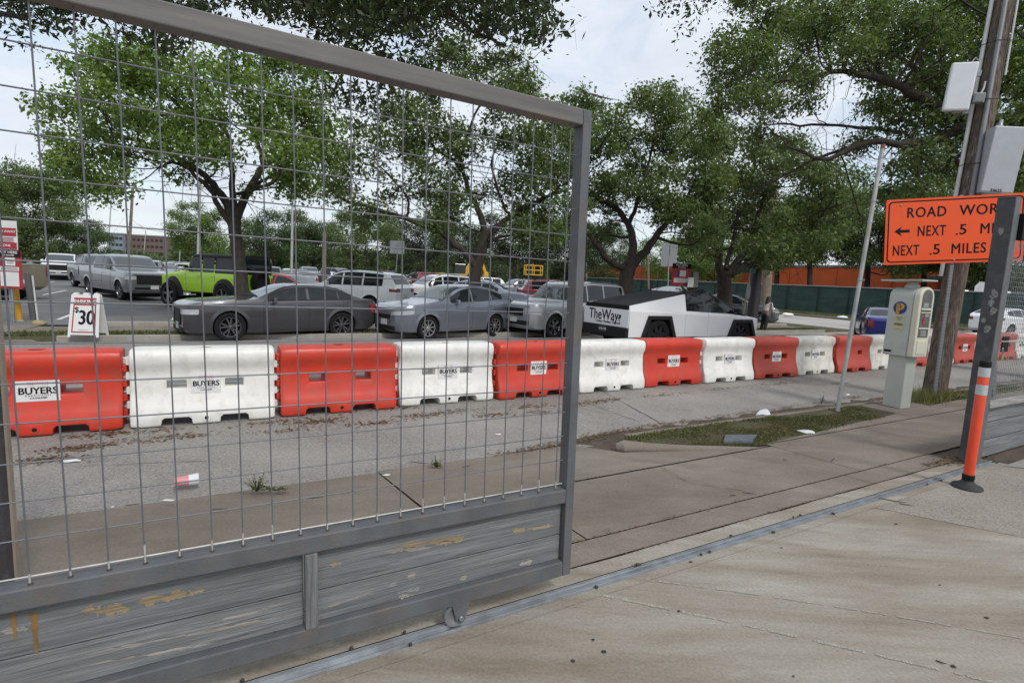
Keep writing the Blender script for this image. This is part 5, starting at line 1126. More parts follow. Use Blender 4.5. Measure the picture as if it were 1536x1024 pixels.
# stop sign beyond the utility pole
g = gnd(1463, 488, -.1); r, D = pole_obj('stop_sign', 1463, 488, -.1, 1469, 422, .04, .04, GALV, 'pale back of an octagonal sign between the utility pole and the gate post', 'sign')
c = like(1472, 434, g) - g; s_ = float((g - CAM) @ FW) / 800
mb = MB(); mb.prism([(12 * s_ * math.cos(a), 12 * s_ * math.sin(a)) for a in np.linspace(PI / 8, 2 * PI + PI / 8, 9)[:-1]], (0, .02, 0), c + np.array([0, -.06, 0])); part('octagon', mb, mat('pale_back', (.5, .51, .53), .4), r)
# green screened construction fence with white flood barrier behind the mesh
FG, nt, b = nodes('green_screen'); v = tc(nt, 'Object', (.5, .5, 2)); c = ramp(nt, noise(nt, v, 1.2, 6, .6), [(.3, (.018, .045, .038)), (.7, (.042, .085, .07))]); L(nt, c, b.inputs['Base Color']); b.inputs['Roughness'].default_value = .8; bump(nt, b, noise(nt, tc(nt, 'Object', (.8, .8, .3)), 1.5, 6, .6), 1.0, .3)
cf = root('construction_fence', W(51, 20, -.1), 0, 'long green screened construction fence in front of the orange building', 'fence')
mb = MB(); ts = np.linspace(-12, 66, 53); rows = []
for i, t in enumerate(ts):
    rows.append([W(51 + .10 * math.sin(i * 1.9) * math.sin(z * 1.2) + (0 if z < 2.2 else 0), t, -.08 + z) for z in (.02, .5, 1.0, 1.6, 2.1, 2.5 + .02 * math.sin(i * 2.3))])
mb.grid(rows); part('green_screen', mb, FG, cf, True, world=True)
for i in range(27):
    mb = MB(); mb.box((W(50.86, -12 + i * 3 + .1 * math.sin(i * 3), 1.2)), (.03, .10, 2.4), TH); part('screen_seam', mb, mat('seam_dark', (.010, .022, .020), .8), cf, world=True)
mb = MB(); mb.tube([W(50.85, -12, 2.46), W(50.85, 66, 2.46)], .05, 6)
for i in range(0, 27): mb.tube([W(51.12, -12 + i * 3, -.1), W(51.12, -12 + i * 3, 2.5)], .03, 6)
part('pipe_frame', mb, GALV, cf, True, world=True)
for i, (px, py, tx_) in enumerate(((1182, 473, 'left'), (1263, 477, 'right'))):
    o = rock('sand_bag', px, py, -.08, .26, WHITE_PLAIN, 'white sandbag lump on the grass in front of the green fence, %s one' % tx_, 'sandbag', .5)
    o['group'] = 'white sandbags along the green fence'
# orange building with dark entrance
ORB = mat('orange_wall', (.62, .105, .02), .7, var=.10, scale=.6); DKG = mat('dark_entry', (.02, .022, .024), .3); ROOFG = mat('grey_canopy', (.26, .27, .28), .5)
ob = root('orange_building', W(74, 30, -.1), TH, 'long low orange building with a dark glazed entrance and grey canopy behind the green fence', 'building')
def bb(name, s0, s1, t0, t1, z0, z1, mt, bev=0, parent=ob, lab=None):
    mb = MB(); mb.box(((s0 + s1) / 2 - 74, (t0 + t1) / 2 - 30, (z0 + z1) / 2 + .1), (s1 - s0, t1 - t0, z1 - z0)); return part(name, mb, mt, parent, bev=bev, label=lab)
bb('wall', 74, 110, 29.6, 100, -.1, 5.4, ORB); bb('wall', 74, 110, -40, 14.5, -.1, 5.4, ORB); bb('wall', 76, 110, 14.5, 29.6, 4.4, 5.4, ORB); bb('roof_cap', 73.9, 110.1, -40.2, 100.2, 5.41, 5.7, ROOFG)
bb('entry_recess', 78, 110, 14.5, 29.6, -.1, 4.39, DKG); bb('canopy', 71, 77.9, 14.0, 30.0, 3.95, 4.4, ROOFG, .05)
for k in range(8): bb('glazing_bar', 77.8, 77.95, 15 + k * 2, 15.12 + k * 2, -.1, 3.9, GRYS)
SGL, nt, b = nodes('wall_lamp_glow'); b.inputs['Emission Color'].default_value = (1, .95, .85, 1); b.inputs['Emission Strength'].default_value = 1.6
for k in range(4): bb('wall_lamp', 77.4, 77.7, 16.6 + k * 3.8, 16.95 + k * 3.8, 2.0, 3.0, SGL)
for k in range(20): bb('panel_joint', 73.96, 74.01, 31 + k * 3.4, 31.06 + k * 3.4, -.1, 7.9, mat('joint_dark', (.35, .06, .015), .8))
def blk(name, px0, px1, pyt, d, z0, depth, mt, label, cat, wins=None, parts=None):
    a = at(px0, pyt, d); b2 = at(px1, pyt, d); c = (a + b2) / 2; w = abs(b2[0] - a[0]); h = c[2] - z0
    r = root(name, np.array([c[0], c[1] + depth / 2, z0]), 0, label, cat)
    mb = MB(); mb.box((0, 0, h / 2), (w, depth, h)); part('wall', mb, mt, r)
    mb = MB(); mb.box((0, 0, h + .3), (w + .6, depth + .6, .6)); part('roof', mb, ROOFG, r)
    if wins:
        nx, nz, wx, wz = wins
        for i in range(nx):
            for k in range(nz): mb = MB(); mb.box(((i + .5) / nx * w - w / 2, -depth / 2 - .03, h - (k + .6) * (h / (nz + .3))), (wx, .15, wz)); part('window', mb, DKG, r)
    return r
blk('apartment_block', 184, 245, 354, 260, 0, 18, mat('brick_far', (.15, .10, .085), .8), 'distant brown flat roofed block above the pickup on the left', 'building', (9, 4, 1.3, 1.2))
blk('apartment_block', 160, 184, 351, 258, 0, 16, mat('bluegrey_far', (.22, .27, .32), .8), 'distant blue grey wing left of the brown flat roofed block', 'building', (4, 4, 1.4, 1.2))
# digger bits seen behind the cars
YM = mat('machine_yellow', (.55, .32, .03), .5, var=.1)
g = at(676, 405, 62); ex = root('excavator', np.array([g[0], g[1], -.05]), R_(200), 'yellow excavator with raised arm partly hidden by the middle tree', 'excavator')
mb = MB(); mb.box((0, 0, 1.55), (3.2, 2.2, .9)); part('house', mb, YM, ex, bev=.08)
mb = MB(); mb.box((-.9, .5, 2.5), (1.3, 1.0, 1.3)); part('cab', mb, GLASS, ex, bev=.05)
mb = MB()
for y in (-1, 1): mb.box((0, y, .5), (3.6, .5, .85))
part('tracks', mb, TRIM, ex, bev=.2)
mb = MB(); mb.prism([(-1.0, 1.7), (-3.0, 4.4), (-3.3, 4.3), (-3.4, 4.1), (-1.8, 1.6)], (0, .35, 0), (0, -.2, 0)); mb.prism([(-3.0, 4.5), (-3.5, 4.4), (-4.4, 2.3), (-4.1, 2.2)], (0, .3, 0), (0, -.17, 0)); mb.prism([(-4.5, 2.4), (-4.0, 2.2), (-3.8, 1.4), (-4.6, 1.3)], (0, .7, 0), (0, -.35, 0)); part('arm', mb, YM, ex, bev=.03)
g = at(800, 405, 70); ex = root('scissor_lift', np.array([g[0], g[1], -.05]), R_(10), 'yellow scissor lift frame behind the maroon off-roader', 'lift')
mb = MB(); mb.box((0, 0, .8), (2.4, 1.2, .8)); part('chassis', mb, YM, ex, bev=.05)
mb = MB()
for z in (3.0, 3.6): 
    for y in (-.6, .6): mb.tube([(-1.1, y, z), (1.1, y, z)], .06, 6)
for x in (-1.1, 0, 1.1):
    for y in (-.6, .6): mb.tube([(x, y, 2.4), (x, y, 3.6)], .06, 6)
mb.box((0, 0, 2.4), (2.3, 1.25, .12)); part('platform', mb, YM, ex)
mb = MB()
for k in range(3):
    for y in (-.5, .5): mb.tube([(-1, y, 1.2 + k * .4), (1, y, 1.6 + k * .4)], .05, 5); mb.tube([(1, y, 1.2 + k * .4), (-1, y, 1.6 + k * .4)], .05, 5)
part('scissor_arms', mb, TRIM, ex)
# overhead wires
def wire(name, a, b2, da, db, sag, r, label):
    A = at(*a, da); B = at(*b2, db); mb = MB(); mb.tube([A + (B - A) * t - np.array([0, 0, sag * 4 * t * (1 - t)]) for t in np.linspace(0, 1, 17)], r, 5)
    o = part(name, mb, BLACK, None, True); tag(o, label, 'cable', 'overhead cables')
wire('overhead_cable', (1180, 292), (1430, 296), 30, 14, .1, .014, 'thin black overhead cable running left from the utility pole above the orange sign')
wire('overhead_cable', (1380, -60), (1480, 22), 8, 11.2, .1, .022, 'thick black cable entering the top right of the view left of the pole top')
wire('overhead_cable', (1520, 42), (1620, 100), 11.6, 9, .1, .026, 'thick black cable leaving the pole top to the right')
# ------------------------------------------------------------------ person beside the dark crossover
SK = mat('skin', (.20, .11, .075), .55, var=.05); HAIR = mat('black_hair', (.012, .01, .009), .5); TOP = mat('pink_grey_top', (.48, .40, .39), .8, var=.12); PANT = mat('black_trousers', (.014, .014, .016), .8)
g = gnd(1145, 499, -.2); pe = root('person', g, R_(35), 'person with long black hair, pale top and black trousers beside the dark crossover', 'person')
def skin_body(name, J, E, Rr, mt, parent, sub=2):
    me = bpy.data.meshes.new(name); me.from_pydata([tuple(j) for j in J], E, []); o = newobj(name, me, parent); me.skin_vertices or me.attributes
    s = o.modifiers.new('skin', 'SKIN'); s.use_smooth_shade = True; ss = o.modifiers.new('sub', 'SUBSURF'); ss.levels = sub; ss.render_levels = sub
    if not me.skin_vertices: 
        bm = bmesh.new(); bm.from_mesh(me); bm.verts.layers.skin.verify(); bm.to_mesh(me); bm.free()
    for i, r in enumerate(Rr): me.skin_vertices[0].data[i].radius = (r, r) if not hasattr(r, '__len__') else r; me.skin_vertices[0].data[i].use_root = i == 0
    me.materials.append(mt); return o
J = [(0, 0, .92), (.02, 0, 1.08), (.07, 0, 1.25), (.13, 0, 1.38), (.17, 0, 1.45), (.20, 0, 1.53), (.22, 0, 1.62),
     (0, .09, .88), (.05, .11, .50), (-.02, .12, .10), (.10, .13, .04), (0, -.09, .88), (-.03, -.11, .50), (-.14, -.12, .10), (-.02, -.13, .04),
     (.12, .16, 1.36), (.18, .21, 1.10), (.30, .17, .90), (.34, .15, .82), (.12, -.16, 1.36), (.16, -.22, 1.10), (.27, -.18, .90), (.31, -.16, .82)]
E_ = [(0, 1), (1, 2), (2, 3), (3, 4), (4, 5), (5, 6), (0, 7), (7, 8), (8, 9), (9, 10), (0, 11), (11, 12), (12, 13), (13, 14), (3, 15), (15, 16), (16, 17), (17, 18), (3, 19), (19, 20), (20, 21), (21, 22)]
fing = []
for hidx in (18, 22):
    hx, hy, hz = J[hidx]
    for f in range(5):
        a = len(J); dy = (f - 2) * .018 if f else .035; J += [(hx + .02, hy + dy, hz - .03), (hx + .03 + .004 * f, hy + dy * 1.25, hz - .085 + (.012 if f in (0, 4) else 0))]; E_ += [(hidx, a), (a, a + 1)]; fing += [a, a + 1]
Rr = [(.14, .10), (.12, .09), (.135, .10), (.12, .09), .05, .075, .085, .085, .058, .042, .035, .085, .058, .042, .035, .055, .042, .033, .028, .055, .042, .033, .028] + [.009] * len(fing)
skin_body('body', J, E_, Rr, SK, pe)
skin_body('top', [(.0, 0, .96), (.02, 0, 1.08), (.07, 0, 1.25), (.13, 0, 1.38), (.12, .16, 1.36), (.18, .215, 1.10), (.27, .18, .95), (.12, -.16, 1.36), (.16, -.225, 1.10), (.25, -.19, .95)], [(0, 1), (1, 2), (2, 3), (3, 4), (4, 5), (5, 6), (3, 7), (7, 8), (8, 9)], [.155, .14, .15, .135, .072, .058, .046, .072, .058, .046], TOP, pe)
skin_body('trousers', [(0, 0, .98), (0, 0, .88), (0, .09, .84), (.05, .11, .50), (-.02, .12, .12), (0, -.09, .84), (-.03, -.11, .50), (-.14, -.12, .12)], [(0, 1), (1, 2), (2, 3), (3, 4), (1, 5), (5, 6), (6, 7)], [.145, .15, .105, .085, .07, .105, .085, .07], PANT, pe)
skin_body('hair', [(.20, 0, 1.66), (.14, 0, 1.60), (.08, 0, 1.45), (.03, .0, 1.28), (.02, 0, 1.18)], [(0, 1), (1, 2), (2, 3), (3, 4)], [.085, .105, .105, .09, .05], HAIR, pe)
mb = MB()
for y, x in ((.13, .06), (-.13, -.08)): mb.box((x, y, .035), (.26, .09, .07))
part('shoes', mb, PANT, pe, bev=.02)
# ------------------------------------------------------------------ trees
def leaf_mat(name, dark, mid, light, tl=.32):
    m, nt, b = nodes(name); g = nt.nodes.new('ShaderNodeNewGeometry'); v = tc(nt)
    c = ramp(nt, g.outputs['Random Per Island'], [(0, dark), (.45, mid), (.85, light), (1, tuple(x * 1.35 for x in light))])
    n = noise(nt, v, .9, 3); c = mix(nt, ramp(nt, n, [(.35, .0), (.7, .6)]), c, light)
    L(nt, c, b.inputs['Base Color']); b.inputs['Roughness'].default_value = .5; b.inputs['Specular IOR Level'].default_value = .35
    tr = nt.nodes.new('ShaderNodeBsdfTranslucent'); L(nt, mix(nt, 1.0, c, (1.5, 1.7, .6), 'MULTIPLY'), tr.inputs[0])
    ms = nt.nodes.new('ShaderNodeMixShader'); ms.inputs[0].default_value = tl
    out = nt.nodes['Material Output']; L(nt, b.outputs[0], ms.inputs[1]); L(nt, tr.outputs[0], ms.inputs[2]); L(nt, ms.outputs[0], out.inputs[0]); return m
LF_A = leaf_mat('leaf_bright', (.045, .072, .020), (.10, .158, .034), (.175, .25, .065))
LF_B = leaf_mat('leaf_oak', (.036, .052, .022), (.078, .110, .038), (.15, .20, .072))
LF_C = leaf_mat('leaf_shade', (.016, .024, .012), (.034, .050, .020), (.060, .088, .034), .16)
LF_F = leaf_mat('leaf_far', (.034, .054, .022), (.062, .098, .036), (.095, .142, .055))
BARK, nt, b = nodes('oak_bark'); v = tc(nt, 'Object', (5, 5, 1.4)); c = ramp(nt, noise(nt, v, 3, 8, .7), [(.3, (.018, .014, .011)), (.6, (.055, .043, .034)), (.8, (.10, .085, .07))]); L(nt, c, b.inputs['Base Color']); b.inputs['Roughness'].default_value = .9; bump(nt, b, noise(nt, v, 6, 9, .75), .9, .03)
def fast_quads(name, V, mt):
    n = len(V) // 4; me = bpy.data.meshes.new(name); me.vertices.add(n * 4); me.vertices.foreach_set('co', V.astype(np.float32).ravel())
    me.loops.add(n * 4); me.loops.foreach_set('vertex_index', np.arange(n * 4, dtype=np.int32)); me.polygons.add(n); me.polygons.foreach_set('loop_start', np.arange(0, n * 4, 4, dtype=np.int32))
    try: me.polygons.foreach_set('loop_total', np.full(n, 4, dtype=np.int32))
    except Exception: pass
    me.materials.append(mt); me.update(calc_edges=True); return me
def leaves(clumps, leaf, k=26., wide=.52, droop=.0, rg=RNG, jit=.0):
    """clumps: list of (centre, radius). leaf-sized faces gathered in sprays through each clump volume"""
    out = []
    for c, r in clumps:
        n = int(k * 1.75 * (r / leaf) ** 2 * rg.uniform(.75, 1.2)); 
        if n < 6: n = 6
        ns = max(3, n // 13)
        d = rg.normal(size=(ns, 3)); d /= np.linalg.norm(d, axis=1)[:, None]; rad = r * rg.uniform(.12, 1.0, ns) ** .55 * rg.uniform(.85, 1.18, ns)
        sc = c + d * rad[:, None] * np.array([1.08, 1.08, .78])
        idx = rg.integers(0, ns, n); sp_ = leaf * 1.5
        p = sc[idx] + rg.normal(size=(n, 3)) * sp_ * np.array([1, 1, .7])
        nrm = rg.normal(size=(n, 3)) + np.array([0, 0, .75]) + d[idx] * .5; nrm /= np.linalg.norm(nrm, axis=1)[:, None]
        a = rg.normal(size=(n, 3)); a[:, 2] -= droop; a -= (a * nrm).sum(1)[:, None] * nrm; a /= np.linalg.norm(a, axis=1)[:, None]; bb_ = np.cross(nrm, a)
        l = leaf * np.clip(rg.lognormal(-.05, .32, n), .45, 1.9)[:, None]; w = l * wide
        q = np.stack([p - a * l * .5, p + bb_ * w * .5 - a * l * .05, p + a * l * .5, p - bb_ * w * .5 - a * l * .05], 1)
        out.append(q.reshape(-1, 3))
    return np.concatenate(out)
def smooth_path(pts, n=4, jit=0.):
    P = [np.asarray(p, float) for p in pts]; out = []
    for i in range(len(P) - 1):
        p0 = P[max(i - 1, 0)]; p1 = P[i]; p2 = P[i + 1]; p3 = P[min(i + 2, len(P) - 1)]
        for t in np.linspace(0, 1, n, endpoint=False):
            out.append(.5 * ((2 * p1) + (-p0 + p2) * t + (2 * p0 - 5 * p1 + 4 * p2 - p3) * t * t + (-p0 + 3 * p1 - 3 * p2 + p3) * t ** 3) + np.random.default_rng(int(abs(p1[0] * 997 + i * 13 + t * 7))).normal(size=3) * jit)
    out.append(P[-1]); return out
def tree(name, label, base, trunk, limbs, clumps, leaf, mt, group=None, k=26., cat='tree', twig=.012, spread=.9, r0=None, droop=.0, dscale=1., bare=40):
    """trunk: [(px,py,r_m)], limbs: [[(px,py,dd,r_m)...]], clumps: [(px,py,r_px,dd)] ; dd = metres nearer(-)/farther(+) than the trunk"""
    r = root(name, base, 0, label, cat, group); D0 = float((base - CAM) @ FW); mb = MB()
    def wp(px, py, dd): return at(px, py, D0 + dd)
    paths = []
    if trunk:
        tp = [base + np.array([0, 0, -.1])] + [wp(x, y, 0) for x, y, _ in trunk]; rr = [trunk[0][2] * 1.35] + [q[2] for q in trunk]
        sp_ = smooth_path(tp, 4, .012); mb.tube(sp_, np.interp(np.linspace(0, 1, len(sp_)), np.linspace(0, 1, len(rr)), rr), 14); paths += [(p, .2) for p in sp_]
    for lb in limbs:
        lpnts = [wp(x, y, dd) for x, y, dd, _ in lb]; rr = [q[3] for q in lb]; sp_ = smooth_path(lpnts, 5, .02)
        ri = np.interp(np.linspace(0, 1, len(sp_)), np.linspace(0, 1, len(rr)), rr); mb.tube(sp_, ri, 9); paths += list(zip(sp_, ri))
    cl = []
    rg = np.random.default_rng(len(clumps) * 7 + int(abs(base[0] * 10)))
    for x, y, rp, dd in clumps:
        rad = rp * D0 / 800.; 
        c = at(x, y, D0 + dd + rg.normal() * rad * spread); cl.append((c, rad))
    # secondary branches from the nearest limb point into every clump, with twigs
    if paths:
        PP = np.array([p for p, _ in paths]); RR = np.array([q for _, q in paths])
        for c, rad in cl:
            dist = np.linalg.norm(PP - c, axis=1); j = int(np.argmin(dist + (PP[:, 2] > c[2]) * .5))
            a = PP[j]; md = (a + c) / 2 + rg.normal(size=3) * .12 * dist[j] + np.array([0, 0, -.06 * dist[j]]); r1 = min(RR[j] * .55, .012 + .018 * dist[j])
            mb.tube(smooth_path([a, md, c], 4, .01), list(np.linspace(r1, twig, 9)), 5)
            for q in range(5):
                e = c + rg.normal(size=3) * rad * .55; mid = (c + e) / 2 + rg.normal(size=3) * rad * .1; s0 = md + (c - md) * rg.uniform(.3, 1); mb.tube([s0, mid, e], [twig, twig * .7, twig * .35], 4, cap=False)
    if paths and bare:
        cand = [i for i in range(len(paths)) if paths[i][1] < .12]
        for q in range(bare):
            a = PP[cand[rg.integers(0, len(cand))]]; dv_ = rg.normal(size=3) * np.array([1, .6, .55]); dv_ /= np.linalg.norm(dv_); ln = rg.uniform(.5, 1.5) * D0 / 14
            b1 = a + dv_ * ln * .5 + rg.normal(size=3) * .06 * ln; b2 = a + dv_ * ln + rg.normal(size=3) * .15 * ln; mb.tube(smooth_path([a, b1, b2], 3, .01), list(np.linspace(twig * 1.1, twig * .3, 7)), 4, cap=False)
            for z_ in range(3): e = b1 + rg.normal(size=3) * ln * .28; mb.tube([b1 + (b2 - b1) * rg.uniform(0, .6), e], [twig * .5, twig * .2], 3, cap=False)
    part('trunk', mb, BARK, r, True, sharp=180, world=True)
    V = leaves(cl, leaf, k, droop=droop, rg=rg); V = V - base
    newobj('crown', fast_quads('crown', V, mt), r); return r
def fill(poly_rows, r, rg, keep=1.0, dd=1.2, jit=.45):
    """poly_rows: [(y, x0, x1), ...] crown outline rows -> clumps"""
    out = []
    for y, *xs in poly_rows:
        for i in range(0, len(xs), 2):
            x0, x1 = xs[i], xs[i + 1]; n = max(1, int(round((x1 - x0) / (r * 1.15))))
            for q in range(n):
                if rg.random() > keep: continue
                x = x0 + (x1 - x0) * (q + .5) / n; out.append((x + rg.normal() * r * jit * .6, y + rg.normal() * r * jit * .6, r * rg.uniform(.72, 1.15), rg.uniform(-dd, dd)))
    return out
rg = np.random.default_rng(3)
def vb(px, py, t=16.75, z=-.07):
    p = onplane(px, py, W(0, t, 0), Tx); return np.array([p[0], p[1], z])
OAKG = 'live oaks standing in a row on the verge behind the parked cars'
# left oak
base = vb(366, 455)
cl = fill([(80, 150, 262, 335, 372, 440, 480), (108, 125, 300, 318, 490), (138, 92, 480), (168, 75, 330, 360, 500), (198, 78, 335, 372, 500), (226, 90, 262, 300, 345, 392, 505), (252, 98, 190, 398, 480), (276, 112, 168, 425, 470)], 26, rg, .93, 1.6)
cl += [(160, 300, 12, 0), (118, 262, 16, 0), (270, 262, 16, .4), (290, 235, 18, 0), (455, 290, 16, 0), (380, 285, 12, 0), (84, 240, 14, 0), (100, 95, 16, 0), (410, 95, 26, 0), (300, 92, 22, 0)]
tree('oak_tree', 'bright green oak at the left with dark forked trunk in front of the lime off-roader', base,
     [(362, 425, .19), (358, 380, .175), (352, 345, .17), (351, 326, .17)],
     [[(350, 330, 0, .13), (332, 292, 0, .11), (300, 258, .2, .085), (268, 240, .4, .07), (225, 218, .4, .05), (175, 205, .3, .03), (125, 212, .2, .015)],
      [(346, 340, 0, .09), (318, 292, -.3, .065), (286, 256, -.5, .05), (262, 244, -.6, .04), (238, 252, -.7, .03)],
      [(351, 330, 0, .11), (347, 262, 0, .075), (338, 195, .2, .055), (300, 172, .3, .04), (240, 140, .3, .02)],
      [(353, 328, 0, .14), (372, 288, .2, .10), (396, 250, .4, .085), (430, 232, .5, .06), (480, 240, .6, .03)],
      [(396, 250, .4, .07), (386, 192, .2, .05), (402, 138, .2, .035), (392, 95, .2, .015)], [(386, 192, .2, .035), (362, 160, 0, .03), (330, 140, 0, .02)]],
     cl, .115, LF_A, OAKG, k=18, bare=70)
# middle oak
base = vb(710, 458)
cl = fill([(60, 690, 745), (90, 645, 790), (118, 620, 700, 740, 800), (145, 590, 690, 700, 800), (172, 560, 690, 730, 850), (200, 520, 860), (228, 490, 580, 605, 860), (256, 480, 575, 612, 700, 722, 862), (284, 478, 540, 560, 590, 625, 860), (312, 490, 560, 640, 700, 750, 868), (338, 520, 560, 640, 690, 770, 860), (360, 780, 850)], 25, rg, .90, 2.2)
tree('oak_tree', 'dark oak with wide low limbs in the middle, trunk rising behind the blue grey crossover', base,
     [(711, 428, .22), (716, 395, .20), (726, 362, .20), (731, 345, .19)],
     [[(716, 405, 0, .14), (690, 372, -.3, .11), (655, 345, -.5, .10), (610, 328, -.6, .08), (560, 312, -.5, .06), (515, 300, -.3, .045), (482, 268, 0, .02)],
      [(728, 352, 0, .13), (716, 312, .2, .10), (704, 288, .3, .085), (690, 250, .3, .07), (655, 225, .4, .05), (628, 188, .4, .035), (602, 150, .4, .015)],
      [(733, 350, 0, .14), (765, 326, .2, .11), (802, 303, .4, .08), (838, 288, .4, .05), (872, 280, .4, .03)],
      [(690, 250, .3, .05), (700, 205, .2, .045), (722, 150, .1, .035), (745, 112, 0, .025), (800, 88, 0, .012)], [(722, 150, .1, .025), (702, 105, 0, .02), (690, 70, 0, .01)],
      [(765, 326, .2, .06), (748, 290, 0, .045), (738, 240, 0, .035), (760, 190, 0, .02)], [(610, 328, -.6, .05), (612, 300, -.6, .04), (596, 275, -.6, .03), (560, 240, -.5, .015)]],
     cl, .12, LF_B, OAKG, k=14.5, bare=110)
# third oak
base = vb(934, 462)
cl = fill([(150, 850, 905, 945, 1030), (176, 830, 1060), (202, 815, 1080), (228, 842, 1080), (254, 850, 1085), (280, 880, 1085), (304, 870, 930, 960, 1080), (328, 900, 925, 985, 1075), (350, 880, 912, 1020, 1070), (372, 1040, 1070)], 24, rg, .97, 2.4)
cl += [(872, 138, 12, 0), (1000, 132, 14, 0), (965, 138, 16, 0), (1030, 150, 14, 0)]
tree('oak_tree', 'dense oak right of the gate end post, dark split trunk behind the wedge truck bed', base,
     [(938, 425, .30), (944, 400, .28), (946, 392, .27)],
     [[(944, 405, 0, .17), (915, 392, -.3, .13), (898, 372, -.4, .11), (882, 350, -.5, .08), (858, 332, -.5, .04)],
      [(947, 396, 0, .2), (950, 368, 0, .17), (944, 340, 0, .14), (925, 312, .2, .11), (898, 300, .3, .08), (868, 288, .3, .04)],
      [(948, 398, 0, .2), (972, 372, .2, .16), (990, 345, .3, .13), (1015, 318, .4, .08), (1040, 280, .5, .04)], [(944, 340, 0, .10), (955, 300, 0, .08), (975, 240, .2, .05), (985, 180, .2, .02)]],
     cl, .13, LF_B, OAKG, k=19, bare=80)
# fourth oak
base = vb(1088, 470)
cl = fill([(190, 1050, 1110), (215, 1050, 1200), (240, 1050, 1260), (264, 1060, 1300), (288, 1050, 1240, 1250, 1300), (312, 1045, 1250), (336, 1040, 1270), (360, 1050, 1075, 1110, 1250), (382, 1120, 1180)], 24, rg, .95, 2.6)
tree('oak_tree', 'oak with a many forked dark trunk behind the windshield of the wedge truck', base,
     [(1087, 440, .34), (1086, 418, .32), (1088, 408, .31)],
     [[(1084, 420, 0, .2), (1078, 385, -.2, .16), (1084, 340, -.3, .13), (1078, 300, -.3, .09), (1085, 250, 0, .04)],
      [(1090, 412, 0, .22), (1112, 385, 0, .17), (1128, 352, .2, .14), (1142, 310, .3, .10), (1160, 262, .4, .05)],
      [(1095, 412, 0, .2), (1125, 392, .3, .15), (1160, 368, .4, .12), (1205, 345, .6, .08), (1255, 330, .6, .04)], [(1088, 405, 0, .12), (1100, 360, .2, .10), (1108, 310, .2, .06)]],
     cl, .15, LF_B, OAKG, k=18, bare=80)
# right oak reaching in from beyond the edge of the view
base = W(18.8, 4.75, -.1)
cl = fill([(-20, 1120, 1600), (8, 1110, 1600), (36, 1115, 1270, 1290, 1620), (64, 1075, 1240, 1270, 1640), (92, 1062, 1225, 1260, 1640), (120, 1068, 1235, 1300, 1640), (148, 1075, 1215, 1320, 1640), (176, 1090, 1180, 1300, 1640), (204, 1120, 1260, 1300, 1640), (232, 1280, 1470, 1480, 1640), (258, 1310, 1440, 1480, 1640), (284, 1310, 1400, 1490, 1640), (310, 1330, 1400, 1500, 1640)], 27, rg, .97, 2.0)
cl += [(1130, 225, 14, 0), (1290, 330, 18, 0), (1320, 285, 16, 0), (1155, 250, 14, 0)]
cl = [c for c in cl if not (1090 < c[0] < 1340 and 165 < c[1] < 335) or rg.random() < .62]
tree('oak_tree', 'large oak whose limbs reach in from the right edge above the leaning pipe', base,
     [(1620, 400, .30), (1630, 300, .28), (1615, 220, .26)],
     [[(1616, 230, 0, .22), (1560, 190, -.3, .19), (1480, 178, -.8, .17), (1420, 168, -1.3, .14), (1372, 140, -1.7, .11), (1320, 118, -1.8, .08), (1250, 108, -1.8, .05), (1180, 122, -1.6, .03), (1115, 112, -1.5, .012)],
      [(1480, 178, -.8, .13), (1425, 200, -1.2, .11), (1365, 215, -1.6, .085), (1300, 213, -1.8, .065), (1240, 238, -1.8, .045), (1190, 222, -1.7, .03), (1150, 190, -1.5, .012)],
      [(1270, 222, -.3, .04), (1190, 255, -.3, .03), (1130, 290, -.2, .012)], [(1350, 200, -.2, .04), (1290, 190, -.3, .035), (1200, 188, -.3, .028), (1140, 186, -.2, .012)],
      [(1420, 150, .3, .09), (1370, 100, .3, .06), (1300, 60, .3, .035), (1210, 30, .2, .012)], [(1600, 180, 0, .15), (1560, 60, 0, .1), (1500, -60, 0, .06)], [(1480, 170, .2, .06), (1440, 230, 0, .045), (1380, 262, 0, .02)]],
     cl, .085, LF_B, OAKG, k=18, twig=.009, bare=130)
# near canopy overhead at the top left
base = np.array([-4.2, -1.2, 0.0])
r = root('oak_tree', base, 0, 'near oak whose dark leafy branches hang down above the sliding gate', 'tree')
mb = MB(); mb.tube(smooth_path([base, base + [.1, .1, 1.6], base + [.3, .5, 3.0]], 4, .01), .22, 14)
lim = [[base + [.3, .5, 2.9], np.array([-3.2, 1.5, 3.9]), at(60, -60, 5.2), at(330, -70, 5.6), at(620, -30, 6.0), at(780, -20, 6.2)], [base + [.3, .5, 2.9], np.array([-4.5, 1.0, 4.2]), at(-150, -40, 5), at(40, 30, 5.0)], [at(330, -70, 5.6), at(520, -90, 5.4), at(800, -90, 5.2), at(1050, -20, 5.2)],
       [at(-150, -40, 5), at(60, -5, 5), at(200, 18, 5)], [at(330, -70, 5.6), at(450, 0, 5.7), at(560, 60, 5.8)], [at(620, -30, 6.0), at(700, 40, 6.1), at(760, 70, 6.1)]]
for i, q in enumerate(lim): sp_ = smooth_path(q, 6, .008); mb.tube(sp_, list(np.linspace(.15 if i < 2 else .03, .012, len(sp_))), 8)
part('trunk', mb, BARK, r, True, sharp=180, world=True)
cl = []; g2 = np.random.default_rng(11)
def addc(x, y, rp, d): cl.append((at(x, y, d), rp * d / 800))
for x in range(-60, 830, 17):
    for y in range(-90, 60, 19):
        lim_y = (12 if x < 60 else 45 if x < 110 else 22 if x < 225 else 58 if x < 300 else 30 if x < 400 else 50 if x < 470 else 62 if x < 640 else 45 if x < 700 else 78 if x < 812 else -60)
        if y < lim_y - 8 and g2.random() < (.97 if x > 380 else .60) * (.7 if x < 380 and y > -5 else 1): addc(x + g2.normal() * 7, y + g2.normal() * 7, g2.uniform(13, 21), g2.uniform(4.6, 6.6))
